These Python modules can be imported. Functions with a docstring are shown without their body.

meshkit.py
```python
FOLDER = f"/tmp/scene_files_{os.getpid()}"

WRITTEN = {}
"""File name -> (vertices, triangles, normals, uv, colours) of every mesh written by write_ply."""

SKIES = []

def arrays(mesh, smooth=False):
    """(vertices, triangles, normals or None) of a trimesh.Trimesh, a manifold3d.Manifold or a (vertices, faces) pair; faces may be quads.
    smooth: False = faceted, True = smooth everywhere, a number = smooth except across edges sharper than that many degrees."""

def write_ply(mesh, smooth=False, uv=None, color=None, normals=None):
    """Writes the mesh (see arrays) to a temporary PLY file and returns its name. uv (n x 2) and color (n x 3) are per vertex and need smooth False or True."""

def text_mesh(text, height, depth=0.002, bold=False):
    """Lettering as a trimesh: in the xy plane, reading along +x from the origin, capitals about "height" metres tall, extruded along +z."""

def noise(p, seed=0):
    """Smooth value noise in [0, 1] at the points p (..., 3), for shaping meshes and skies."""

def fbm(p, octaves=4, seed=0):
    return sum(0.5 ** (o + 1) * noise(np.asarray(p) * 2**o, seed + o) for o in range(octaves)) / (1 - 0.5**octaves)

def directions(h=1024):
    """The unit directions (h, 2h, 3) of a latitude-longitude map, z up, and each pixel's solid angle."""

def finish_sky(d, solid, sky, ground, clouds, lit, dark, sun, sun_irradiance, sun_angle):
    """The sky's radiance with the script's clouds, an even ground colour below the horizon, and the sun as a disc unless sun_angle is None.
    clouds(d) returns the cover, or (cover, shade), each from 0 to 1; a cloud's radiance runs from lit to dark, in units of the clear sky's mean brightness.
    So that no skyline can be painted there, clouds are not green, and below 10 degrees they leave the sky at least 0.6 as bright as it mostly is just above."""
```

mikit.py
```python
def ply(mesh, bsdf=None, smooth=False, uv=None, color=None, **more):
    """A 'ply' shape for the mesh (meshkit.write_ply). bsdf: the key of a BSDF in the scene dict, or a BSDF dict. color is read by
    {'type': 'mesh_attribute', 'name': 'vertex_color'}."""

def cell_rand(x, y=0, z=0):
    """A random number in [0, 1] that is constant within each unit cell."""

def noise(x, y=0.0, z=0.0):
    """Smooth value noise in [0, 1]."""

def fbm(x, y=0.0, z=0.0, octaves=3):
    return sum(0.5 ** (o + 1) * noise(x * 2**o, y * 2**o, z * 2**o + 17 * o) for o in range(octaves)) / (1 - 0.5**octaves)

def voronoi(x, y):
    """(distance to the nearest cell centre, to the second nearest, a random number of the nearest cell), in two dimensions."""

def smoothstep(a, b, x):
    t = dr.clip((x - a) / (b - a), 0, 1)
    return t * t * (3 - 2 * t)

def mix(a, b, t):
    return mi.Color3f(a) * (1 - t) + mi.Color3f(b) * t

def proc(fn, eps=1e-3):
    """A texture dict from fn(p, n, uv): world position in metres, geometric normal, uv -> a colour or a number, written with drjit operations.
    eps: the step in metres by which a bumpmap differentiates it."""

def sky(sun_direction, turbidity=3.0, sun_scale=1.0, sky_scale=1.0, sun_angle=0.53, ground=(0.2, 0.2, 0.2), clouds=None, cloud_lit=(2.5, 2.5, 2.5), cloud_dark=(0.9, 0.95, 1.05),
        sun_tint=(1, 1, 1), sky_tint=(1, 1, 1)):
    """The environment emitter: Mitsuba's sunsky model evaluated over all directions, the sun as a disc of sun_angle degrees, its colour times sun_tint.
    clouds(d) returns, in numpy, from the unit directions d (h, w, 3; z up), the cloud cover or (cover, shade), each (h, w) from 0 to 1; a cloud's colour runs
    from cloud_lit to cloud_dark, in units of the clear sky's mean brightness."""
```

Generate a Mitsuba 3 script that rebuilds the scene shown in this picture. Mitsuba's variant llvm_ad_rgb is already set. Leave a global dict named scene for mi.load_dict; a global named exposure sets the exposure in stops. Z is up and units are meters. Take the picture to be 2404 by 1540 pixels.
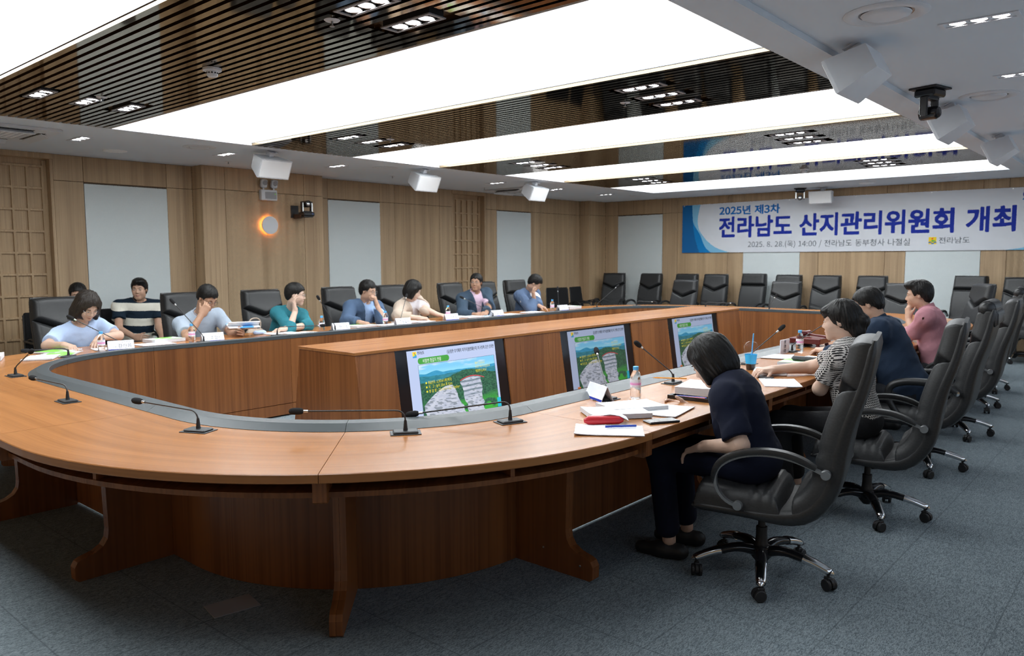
import math
import numpy as np
import trimesh
import drjit as dr
import mitsuba as mi
import mikit
from shapely.geometry import Polygon, box as sbox
from shapely.ops import unary_union
from meshkit import noise as mnoise, fbm as mfbm
from mikit import noise, fbm, voronoi, cell_rand, smoothstep, mix, proc

T = mi.ScalarTransform4f
rng = np.random.default_rng(7)
scene, labels = {}, {}

# ------------------------------------------------------------------ camera, light, exposure
exposure = 0.3
EYE = np.array([0.0, 0.0, 1.5])
YAW, PITCH, ROLL = 0.714114, -0.0890807, -0.0038669
FWD = np.array([-math.sin(YAW) * math.cos(PITCH), math.cos(YAW) * math.cos(PITCH), math.sin(PITCH)])
_r = np.array([math.cos(YAW), math.sin(YAW), 0.0])
_u = np.cross(_r, FWD)
UP = -math.sin(ROLL) * _r + math.cos(ROLL) * _u
scene['camera'] = {'type': 'thinlens', 'fov_axis': 'x', 'fov': math.degrees(2 * math.atan(1202 / 1818.548)), 'near_clip': 0.05, 'far_clip': 60.0,
                   'aperture_radius': 0.0028, 'focus_distance': 3.6,
                   'to_world': T().look_at(origin=EYE.tolist(), target=(EYE + FWD).tolist(), up=UP.tolist())}
PANEL_L = [3.85, 4.1, 4.2]          # radiance of the luminous ceiling panels
LAMP_L = [44.0, 46.0, 46.0]         # radiance of the downlight lamps
SCONCE_L = [46.0, 17.0, 4.2]          # warm ring behind the wall disc
SCREEN_L = 0.85
WINDOW_L = [0.32, 0.45, 0.62]         # daylight on the blinds of the camera side windows

# ------------------------------------------------------------------ mesh helpers


def TM(v, f):
    return trimesh.Trimesh(np.asarray(v, float), np.asarray(f, int), process=False)


def cat(*ms):
    ms = [m for m in (ms[0] if len(ms) == 1 and isinstance(ms[0], (list, tuple)) else ms)]
    v, f, n = [], [], 0
    for m in ms:
        v.append(np.asarray(m.vertices)); f.append(np.asarray(m.faces) + n); n += len(m.vertices)
    return TM(np.vstack(v), np.vstack(f))


def bx(x0, x1, y0, y1, z0, z1, c=0.0):
    """A box; c: chamfer of all its edges."""
    lo, hi = np.minimum([x0, y0, z0], [x1, y1, z1]), np.maximum([x0, y0, z0], [x1, y1, z1])
    if c <= 0:
        return trimesh.creation.box(bounds=[lo, hi])
    c = min(c, *(0.49 * (hi - lo)))
    pts = []
    for sx in (0, 1):
        for sy in (0, 1):
            for sz in (0, 1):
                p = np.where([sx, sy, sz], hi, lo); s = np.where([sx, sy, sz], -1, 1) * c
                for k in range(3):
                    q = p + s; q[k] = p[k]; pts.append(q)
    return trimesh.convex.convex_hull(np.array(pts))


def obx(size, c=0.0):
    s = np.asarray(size) / 2
    return bx(-s[0], s[0], -s[1], s[1], -s[2], s[2], c)


def M4(loc=(0, 0, 0), rz=0.0, ry=0.0, rx=0.0, s=1.0):
    m = trimesh.transformations.euler_matrix(math.radians(rx), math.radians(ry), math.radians(rz), 'sxyz')
    m[:3, :3] *= s
    m[:3, 3] = loc
    return m


def mv(m, *a, **k):
    m = m.copy(); m.apply_transform(M4(*a, **k)); return m


def frames(p, up=(0, 0, 1.0), closed=False):
    p = np.asarray(p, float)
    t = (np.roll(p, -1, 0) - np.roll(p, 1, 0)) if closed else np.gradient(p, axis=0)
    t /= np.linalg.norm(t, axis=1, keepdims=True) + 1e-12
    up = np.asarray(up, float)
    a = np.cross(np.broadcast_to(up, t.shape), t)
    n = np.linalg.norm(a, axis=1, keepdims=True)
    if (n < 0.15).any():
        a = np.zeros_like(t); c = np.cross(up, t[0]) if np.linalg.norm(np.cross(up, t[0])) > 0.1 else np.cross([1.0, 0.3, 0.1], t[0])
        a[0] = c / np.linalg.norm(c)
        for i in range(1, len(t)):
            c = a[i - 1] - t[i] * (a[i - 1] @ t[i]); a[i] = c / (np.linalg.norm(c) + 1e-12)
    else:
        a /= n
    return t, a, np.cross(t, a)


def sweep(path, section, scale=None, up=(0, 0, 1.0), closed=False, cap=True):
    """section: (m, 2) polygon, counter-clockwise, in the frame (side, up') along the path."""
    p = np.asarray(path, float); sec = np.asarray(section, float)
    t, a, b = frames(p, up, closed)
    n, m = len(p), len(sec)
    sc = np.ones((n, 2)) if scale is None else np.broadcast_to(np.asarray(scale, float).reshape(n, -1), (n, 2))
    v = p[:, None] + (sec[None, :, 0, None] * sc[:, None, :1]) * a[:, None] + (sec[None, :, 1, None] * sc[:, None, 1:]) * b[:, None]
    i, j = np.meshgrid(np.arange(n if closed else n - 1), np.arange(m), indexing='ij')
    i2, j2 = (i + 1) % n, (j + 1) % m
    q = np.stack([i * m + j, i * m + j2, i2 * m + j2, i2 * m + j], -1).reshape(-1, 4)
    f = np.vstack([q[:, [0, 1, 2]], q[:, [0, 2, 3]]])
    v = v.reshape(-1, 3)
    if cap and not closed:
        c0, c1 = len(v), len(v) + 1
        v = np.vstack([v, p[0] + (sec.mean(0) * sc[0]) @ np.array([a[0], b[0]]), p[-1] + (sec.mean(0) * sc[-1]) @ np.array([a[-1], b[-1]])])
        k = np.arange(m); k2 = (k + 1) % m
        f = np.vstack([f, np.stack([k2, k, k * 0 + c0], 1), np.stack([k, k2, k * 0 + c1], 1) + np.array([(n - 1) * m, (n - 1) * m, 0])])
    return TM(v, f)


def circ(r=1.0, n=10, ry=None):
    a = np.arange(n) * 2 * np.pi / n
    return np.stack([r * np.cos(a), (r if ry is None else ry) * np.sin(a)], 1)


def tube(path, r, n=10, closed=False, up=(0, 0, 1.0)):
    r = np.broadcast_to(np.asarray(r, float), (len(path),))
    return sweep(path, circ(1.0, n), np.stack([r, r], 1), up, closed)


def spline(pts, n=24, closed=False):
    from scipy.interpolate import CubicSpline
    p = np.asarray(pts, float)
    if closed:
        p = np.vstack([p, p[:1]])
    d = np.r_[0, np.cumsum(np.linalg.norm(np.diff(p, axis=0), axis=1))]
    s = CubicSpline(d, p, bc_type='periodic' if closed else 'natural')
    u = np.linspace(0, d[-1], n + 1)[:-1] if closed else np.linspace(0, d[-1], n)
    return s(u)


def lathe(prof, n=24, z=True):
    """prof: (r, z) rows from bottom to top, closed onto the axis by caps where r > 0."""
    p = np.asarray(prof, float)
    a = np.arange(n) * 2 * np.pi / n
    v = np.stack([p[:, None, 0] * np.cos(a), p[:, None, 0] * np.sin(a), np.repeat(p[:, 1:2], n, 1)], -1).reshape(-1, 3)
    i, j = np.meshgrid(np.arange(len(p) - 1), np.arange(n), indexing='ij'); j2 = (j + 1) % n
    q = np.stack([i * n + j, i * n + j2, (i + 1) * n + j2, (i + 1) * n + j], -1).reshape(-1, 4)
    f = [q[:, [0, 1, 2]], q[:, [0, 2, 3]]]
    k = np.arange(n); k2 = (k + 1) % n; c = len(v)
    v = np.vstack([v, [[0, 0, p[0, 1]], [0, 0, p[-1, 1]]]])
    f += [np.stack([k2, k, k * 0 + c], 1), np.stack([k, k2, k * 0], 1) + np.array([(len(p) - 1) * n] * 2 + [c + 1])]
    return TM(v, np.vstack(f))


def ext(poly, h, z0=0.0):
    """Extrude a shapely polygon or an (n, 2) outline by h along z."""
    poly = poly if hasattr(poly, 'geom_type') else Polygon(poly)
    ms = [trimesh.creation.extrude_polygon(g, h, engine='earcut') for g in getattr(poly, 'geoms', [poly])]
    m = cat(ms); m.apply_translation([0, 0, z0]); return m


def rrect(w, h, r, n=5):
    return sbox(-w / 2 + r, -h / 2 + r, w / 2 - r, h / 2 - r).buffer(r, quad_segs=n)


def remap(m, ax):
    """Send the mesh's x, y, z axes to the three vectors of ax (rows)."""
    m = m.copy(); m.vertices = np.asarray(m.vertices) @ np.asarray(ax, float)
    if np.linalg.det(np.asarray(ax, float)) < 0:
        m.faces = np.asarray(m.faces)[:, ::-1]
    return m


def sphere(r=1.0, c=(0, 0, 0), n=2, s=(1, 1, 1)):
    m = trimesh.creation.icosphere(subdivisions=n, radius=r)
    m.vertices = m.vertices * np.asarray(s) + np.asarray(c); return m


# ------------------------------------------------------------------ scene bookkeeping


def num(base):
    """base, base_001, base_002 ... : the first that no key of the scene or of labels starts with."""
    if base not in USED:
        USED[base] = 0
        return base
    USED[base] += 1
    return f'{base}_{USED[base]:03d}'


USED = {}


def thing(name, label, category, group=None, kind=None):
    k = num(name)
    labels[k] = {'label': label, 'category': category}
    if group:
        labels[k]['group'] = group
    if kind:
        labels[k]['kind'] = kind
    return k


def put(key, mesh, bsdf, smooth=30, to=None, label=None, kind=None, **more):
    """One entry of the scene; a key with __ is numbered among its siblings."""
    if '__' in key:
        key = num(key)
    d = mesh if isinstance(mesh, dict) else mikit.ply(mesh, bsdf, smooth=smooth, **more)
    if to is not None:
        d = {**d, 'to_world': T(np.asarray(to, float).tolist())}
    scene[key] = d
    if label or kind:
        labels[key] = {}
        if label:
            labels[key]['label'] = label
        if kind:
            labels[key]['kind'] = kind
    return key


def struct(name, mesh, bsdf, label, category, smooth=False):
    put(name, mesh, bsdf, smooth); USED.setdefault(name, 0)
    labels[name] = {'label': label, 'category': category, 'kind': 'structure'}
    return name


def stamp(parts, name, label, category, to, group=None, drop=(), swap=None):
    """A copy of a thing: parts is a list of (sub-key, ply dict)."""
    k = thing(name, label, category, group)
    for sub, d in parts:
        if sub in drop:
            continue
        put(f'{k}__{sub}', d, None, to=to)
    return k


# ------------------------------------------------------------------ materials


def rgb(*c):
    return {'type': 'rgb', 'value': list(c[0]) if len(c) == 1 else list(c)}


def mat(name, color, rough=0.5, metal=0.0, spec=0.5, two=True, **more):
    col = color if isinstance(color, dict) else rgb(color)
    rg = rough if isinstance(rough, dict) else float(rough)
    b = {'type': 'principled', 'base_color': col, 'roughness': rg, 'metallic': float(metal), 'specular': float(spec), **more}
    scene[name] = {'type': 'twosided', 'bsdf': b} if two else b
    return name


def bumped(name, color, rough, fn, scale, eps=1e-3, metal=0.0, spec=0.5, **more):
    col = color if isinstance(color, dict) else rgb(color)
    b = {'type': 'principled', 'base_color': col, 'roughness': float(rough), 'metallic': float(metal), 'specular': float(spec), **more}
    scene[name] = {'type': 'twosided', 'bsdf': {'type': 'bumpmap', 'bsdf': b, 'tex': proc(fn, eps), 'scale': float(scale)}}
    return name


def wood_fn(light, dark, along, freq, seed=0.0, streak=1.0):
    """Straight-grained veneer; along: 'z' upright boards, 'ring' follows the conference table, 'x'/'y' straight."""
    def fn(p, n, uv):
        if along == 'z':
            a, b, l = p.x + p.y * 0.97, p.x * 0.5 - p.y * 0.4, p.z
        elif along == 'y':
            a, b, l = p.x, p.z, p.y
        elif along == 'x':
            a, b, l = p.y, p.z, p.x
        else:
            a, b, l = uv.y, uv.x * 0.02, uv.x
        g = fbm(a * freq + seed, b * freq * 0.3 + l * 0.35, l * 0.5 + seed, 3)
        f = noise(a * freq * 7 + seed, l * 1.6, b * 3)
        s = noise(a * freq * 0.35 + seed * 3, l * 0.12, 2.5)
        t = dr.clip(0.55 * g + 0.28 * f + 0.3 * s - 0.05, 0, 1)
        return mix(light, dark, smoothstep(0.25, 0.85, t) * streak)
    return proc(fn)


mat('m_oak', wood_fn((0.47, 0.335, 0.205), (0.30, 0.20, 0.118), 'z', 17.0), 0.55, spec=0.35)
mat('m_oak_b', wood_fn((0.455, 0.32, 0.19), (0.31, 0.205, 0.118), 'z', 21.0, 5.3), 0.55, spec=0.35)
mat('m_oak_dark', (0.10, 0.068, 0.042), 0.7)


def perf(p, n, uv):
    g = 0.0165
    a, b = p.y / g, p.z / g
    u, v = a - dr.floor(a) - 0.5, b - dr.floor(b) - 0.5
    hole = smoothstep(0.27, 0.2, dr.sqrt(u * u + v * v))
    w = fbm((p.y + p.x) * 19.0, p.z * 0.35, p.z * 0.4, 3)
    return mix(mix((0.47, 0.335, 0.205), (0.31, 0.21, 0.12), smoothstep(0.25, 0.8, w)), (0.08, 0.055, 0.035), hole * 0.85)


mat('m_oak_perf', proc(perf), 0.6, spec=0.3)


def perf_x(p, n, uv):
    g = 0.0165
    a, b = p.x / g, p.z / g
    u, v = a - dr.floor(a) - 0.5, b - dr.floor(b) - 0.5
    hole = smoothstep(0.27, 0.2, dr.sqrt(u * u + v * v))
    w = fbm((p.y + p.x) * 19.0, p.z * 0.35, p.z * 0.4, 3)
    return mix(mix((0.47, 0.335, 0.205), (0.31, 0.21, 0.12), smoothstep(0.25, 0.8, w)), (0.08, 0.055, 0.035), hole * 0.85)


mat('m_oak_perf_x', proc(perf_x), 0.6, spec=0.3)
mat('m_board', proc(lambda p, n, uv: mix((0.60, 0.645, 0.65), (0.565, 0.61, 0.615), noise((p.x + p.y) * 260, p.z * 260, 1))), 0.75, spec=0.25)
mat('m_ceiling', (0.54, 0.58, 0.62), 0.8, spec=0.2)
mat('m_white_plastic', (0.55, 0.57, 0.60), 0.4)
mat('m_white_edge', (0.78, 0.79, 0.8), 0.5)


def table_wood(light, dark):
    return wood_fn(light, dark, 'ring', 15.0, 2.0)


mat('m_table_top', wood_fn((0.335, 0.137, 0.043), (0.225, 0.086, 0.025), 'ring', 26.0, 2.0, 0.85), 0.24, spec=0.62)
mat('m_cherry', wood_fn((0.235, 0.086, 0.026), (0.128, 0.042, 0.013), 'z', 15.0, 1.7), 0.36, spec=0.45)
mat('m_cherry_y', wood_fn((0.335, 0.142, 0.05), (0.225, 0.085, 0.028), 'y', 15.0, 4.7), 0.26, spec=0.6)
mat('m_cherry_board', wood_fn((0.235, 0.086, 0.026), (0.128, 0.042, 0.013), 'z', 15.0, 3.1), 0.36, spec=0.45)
mat('m_rim', (0.052, 0.062, 0.068), 0.34, spec=0.6)
mat('m_black', (0.012, 0.012, 0.013), 0.5)
mat('m_black_gloss', (0.010, 0.010, 0.012), 0.14)
mat('m_bronze', (0.34, 0.262, 0.17), 0.05, metal=1.0)
mat('m_slat_side', (0.055, 0.032, 0.018), 0.35)
mat('m_brass', (0.70, 0.56, 0.36), 0.32, metal=0.6)
mat('m_silver', (0.62, 0.63, 0.64), 0.28, metal=1.0)
mat('m_chrome', (0.84, 0.85, 0.86), 0.07, metal=1.0)
mat('m_steel', (0.33, 0.335, 0.34), 0.3, metal=1.0)
mat('m_grey_arm', (0.30, 0.31, 0.32), 0.34, metal=0.75)
mat('m_gunmetal', (0.045, 0.047, 0.05), 0.36, metal=0.2)
mat('m_foam', proc(lambda p, n, uv: mix((0.016, 0.016, 0.017), (0.03, 0.03, 0.032), noise(p.x * 900, p.y * 900, p.z * 900))), 0.95, spec=0.1)
mat('m_grey_frame', (0.26, 0.26, 0.275), 0.42)
mat('m_paper', proc(lambda p, n, uv: mix((0.80, 0.815, 0.83), (0.75, 0.77, 0.79), noise(p.x * 14, p.y * 14, p.z * 5))), 0.7, spec=0.25)
mat('m_paper_edge', proc(lambda p, n, uv: mix((0.70, 0.70, 0.72), (0.52, 0.52, 0.55), noise(p.x * 3, p.y * 3, p.z * 1400))), 0.8, spec=0.2)


def leather(p, n, uv):
    d1, d2, _ = voronoi(uv.x * 330, uv.y * 330)
    return smoothstep(0.0, 0.45, d2 - d1)


mat('m_leather', proc(lambda p, n, uv: mix((0.0105, 0.011, 0.012), (0.016, 0.0165, 0.0175), noise(p.x * 160, p.y * 160, p.z * 160))), 0.42, spec=0.55)
mat('m_leather_front', proc(lambda p, n, uv: mix((0.019, 0.020, 0.0215), (0.026, 0.027, 0.0285), noise(p.x * 160, p.y * 160, p.z * 160))), 0.46, spec=0.5)
mat('m_mesh_black', proc(lambda p, n, uv: mix((0.009, 0.009, 0.010), (0.020, 0.020, 0.021), noise(p.x * 500, p.y * 500, p.z * 500))), 0.9, spec=0.1)


def carpet(p, n, uv):
    a = noise(p.x * 760, p.y * 190, 1.0)
    b = noise(p.x * 330 + 31, p.y * 88, 2.0)
    c = noise(p.x * 95, p.y * 30, 3.0)
    w = fbm(p.x * 1.3, p.y * 1.3, 4.0, 2)
    t = 0.50 * a + 0.34 * b + 0.10 * c + 0.06 * w
    base = mix((0.095, 0.120, 0.138), (0.275, 0.320, 0.345), smoothstep(0.20, 0.78, t))
    gx, gy = p.x / 0.5 - dr.floor(p.x / 0.5), p.y / 0.5 - dr.floor(p.y / 0.5)
    e = dr.minimum(dr.minimum(gx, 1 - gx), dr.minimum(gy, 1 - gy))
    return mix(base, (0.06, 0.075, 0.088), smoothstep(0.009, 0.002, e) * 0.5)


scene['m_carpet'] = {'type': 'diffuse', 'reflectance': proc(carpet)}
GLYPH_BOLD = {
 48: (56,[[[9,32,9,39,10,45,12,49,15,53,18,55,23,56,28,54,31,52,33,48,35,44,36,38,36,31,34,22,32,19,30,16,27,14,23,14,18,14,15,16,13,19,11,22],[17,33,17,27,19,23,21,21,24,21,26,24,27,28,28,38,26,45,25,47,23,49,20,48,18,46,17,40]]]),
 50: (56,[[[8,48,9,50,12,53,15,55,19,56,22,56,26,55,31,52,33,49,34,46,33,38,29,30,22,22,35,22,36,20,36,16,35,15,10,14,9,15,9,20,17,27,22,34,25,39,26,44,25,47,22,49,18,48,13,44,12,45]]]),
 51: (56,[[[8,20,8,22,12,25,13,25,18,22,21,21,25,22,27,25,27,28,25,30,21,32,17,32,15,33,15,38,16,39,21,39,25,41,26,43,25,47,23,49,20,49,13,45,9,49,10,51,13,54,19,56,24,56,29,54,33,50,34,46,34,43,33,40,30,36,33,33,35,29,35,24,34,20,31,17,28,15,24,14,20,14,16,14,12,16]]]),
 53: (56,[[[8,20,8,21,11,25,12,25,17,22,21,21,25,22,26,24,27,27,27,31,25,34,20,35,14,33,11,35,12,55,13,55,33,55,33,54,33,49,33,48,19,48,19,42,24,42,28,41,31,39,33,36,35,32,35,27,35,23,33,19,30,17,27,15,20,14,16,14,12,16]]]),
 44060: (92,[[[34,57,34,59,35,59,39,59,41,58,41,41,44,41,44,59,45,60,50,60,51,59,51,11,50,10,46,10,44,11,44,35,41,34,41,14,40,13,35,13,34,14]],[[9,24,9,26,15,30,20,35,23,40,24,46,24,47,11,47,11,49,11,53,12,54,31,54,32,53,32,49,31,41,29,36,25,30,20,25,14,20,12,21]]]),
 44288: (92,[[[9,30,9,35,10,36,18,36,18,45,20,46,25,46,26,45,26,36,32,37,30,38,29,38,30,49,12,50,11,51,11,55,13,56,37,56,38,55,38,46,36,37,40,37,41,59,42,60,47,60,48,58,48,45,54,45,55,44,55,39,54,38,48,38,48,23,47,22,42,22,41,22,40,31,29,30,10,29]],[[16,27,17,28,22,28,23,28,23,18,49,18,50,17,50,12,49,11,17,11,16,12]]]),
 45224: (92,[[[16,30,17,31,41,31,41,59,42,60,47,60,48,59,48,50,54,49,55,48,55,44,54,42,48,42,48,31,48,30,48,12,47,11,16,11,16,12],[23,18,41,18,41,24,23,25]],[[11,56,12,58,17,58,18,57,19,41,29,41,38,43,39,42,39,37,38,36,28,34,12,34,11,35]]]),
 45380: (92,[[[17,13,17,27,18,29,24,29,25,28,25,18,50,18,52,17,52,12,50,11,19,11]],[[30,40,30,44,31,45,43,45,43,47,30,47,30,49,30,53,30,54,43,54,43,58,43,60,49,60,50,59,50,24,49,22,44,22,43,23,43,38,31,38]],[[12,55,13,57,18,57,19,56,19,36,37,38,38,37,39,32,37,31,28,30,12,29,12,31]]]),
 46020: (92,[[[9,17,9,22,10,23,28,23,28,32,15,32,14,33,14,55,15,56,48,56,49,56,49,51,48,50,22,50,22,39,49,38,49,37,49,33,48,32,35,32,35,23,53,23,54,22,54,17,54,16,10,16]]]),
 46972: (92,[[[11,50,11,55,12,56,34,55,35,55,35,36,34,36,18,36,18,28,28,29,38,30,39,29,40,26,40,59,42,60,47,60,48,59,48,42,55,41,55,40,55,36,54,35,48,35,48,12,47,10,41,10,40,11,40,24,39,23,27,22,12,21,11,22,11,42,12,42,27,43,27,49,12,49]]]),
 47532: (92,[[[43,59,44,60,49,60,50,59,50,11,49,10,44,10,43,11]],[[11,50,11,55,13,56,36,55,36,36,35,36,19,36,19,29,27,29,41,30,42,29,42,24,41,23,30,22,12,22,12,23,12,42,13,43,28,43,29,49,13,49]]]),
 49328: (92,[[[41,23,41,59,42,60,47,60,48,59,48,46,54,46,55,45,55,40,54,39,48,39,48,24,48,23,42,22]],[[16,13,16,28,17,29,22,29,23,28,24,18,49,18,50,17,50,13,49,11,17,11]],[[9,34,9,35,15,38,18,43,20,48,20,56,21,57,27,57,28,56,28,48,29,44,33,40,38,36,39,35,38,32,36,30,30,33,24,38,20,33,13,29,11,30]]]),
 50896: (92,[[[9,33,9,38,10,39,21,39,17,41,14,43,12,47,13,51,14,54,18,57,23,58,27,58,31,57,35,55,37,53,38,50,38,47,37,44,35,42,31,39,41,40,42,39,42,35,43,59,44,60,49,60,50,59,50,22,49,21,43,22,42,26,34,26,33,28,33,31,34,33,30,32,29,24,28,23,23,23,23,18,50,18,51,17,51,12,50,11,16,11,15,13,15,27,16,28,22,28,22,32,10,32],[38,33,42,33,43,35,41,34],[20,48,22,46,27,45,30,46,31,49,29,51,24,52,21,50]]]),
 50948: (92,[[[9,29,9,34,10,35,24,35,19,37,16,39,14,41,12,45,13,50,15,54,18,56,24,58,30,57,34,56,37,53,39,49,39,44,37,40,33,37,29,35,40,36,43,36,43,59,44,60,49,60,50,59,50,11,49,10,44,10,43,11,43,30,30,28,30,13,29,12,23,12,22,13,22,28,11,28],[20,46,22,43,24,42,27,42,31,44,32,47,30,50,25,51,21,50,20,48]]]),
 51204: (92,[[[17,12,17,28,18,29,24,29,25,28,25,18,50,18,52,17,52,13,50,11,19,11]],[[33,41,33,46,34,47,43,47,43,59,44,60,50,60,50,58,50,24,50,23,44,23,43,24,43,40,35,40]],[[9,33,10,35,15,38,17,40,20,44,21,48,21,49,11,50,10,50,10,55,11,56,37,56,38,56,38,51,38,50,28,49,29,45,31,42,34,38,39,36,39,35,39,33,37,30,35,30,31,31,29,33,25,38,20,32,13,29,11,29]]]),
 51228: (92,[[[44,12,44,59,45,60,50,60,52,59,52,12,50,10,46,10]],[[8,24,9,25,13,29,15,32,17,38,18,44,18,48,11,48,10,49,10,54,11,55,34,54,34,53,34,49,33,48,26,48,26,41,27,38,28,43,35,44,35,58,36,59,42,59,42,58,42,13,41,13,36,13,35,14,35,23,32,21,30,21,26,25,22,31,18,24,13,20,12,20],[27,37,30,31,35,27,35,37,28,37]]]),
 51648: (92,[[[43,11,43,59,44,60,49,60,50,59,50,12,49,10,44,10]],[[9,24,9,25,13,28,18,33,20,39,21,44,21,48,11,49,10,50,11,55,12,55,39,55,40,54,40,50,39,49,29,48,29,42,31,36,36,30,41,26,41,24,39,21,37,20,32,23,28,27,25,32,21,25,17,22,14,19,12,19]]]),
 52264: (92,[[[40,11,40,59,41,60,47,60,48,59,48,41,55,41,55,40,55,35,54,34,48,34,48,11,46,10,42,10]],[[8,24,9,25,13,28,17,33,19,38,20,42,20,45,11,45,10,46,10,50,11,52,20,52,21,59,27,59,28,58,28,52,37,52,38,51,38,47,37,45,28,45,28,39,30,34,34,29,39,26,39,24,36,20,34,20,30,23,27,26,24,30,20,25,17,21,13,19,11,20]]]),
 52572: (92,[[[10,21,9,26,11,27,22,27,22,35,17,31,14,31,11,35,11,37,16,39,19,42,22,47,12,47,12,48,12,53,12,54,22,54,22,59,23,59,28,60,30,58,30,54,40,54,40,53,40,48,40,47,30,47,33,42,36,39,41,38,41,35,38,31,35,32,29,35,30,27,40,28,42,28,42,59,43,60,49,60,50,59,50,12,49,11,44,10,43,11,42,22,28,20,11,20],[26,39,24,35,29,36]]]),
 54924: (92,[[[10,20,9,25,10,26,22,26,22,28,18,30,15,32,14,34,13,37,13,41,14,43,17,46,20,48,11,48,10,49,10,53,11,54,22,54,22,59,23,60,28,60,30,59,30,54,41,54,42,53,42,49,41,48,32,48,35,46,37,43,38,40,39,37,36,32,33,29,30,28,30,27,40,27,42,27,42,59,43,60,49,60,50,59,50,12,49,10,44,10,43,11,42,21,28,19,11,19],[20,37,21,36,23,35,27,34,30,36,31,37,31,38,31,40,29,41,25,42,22,40,21,39]]]),
}
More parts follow.
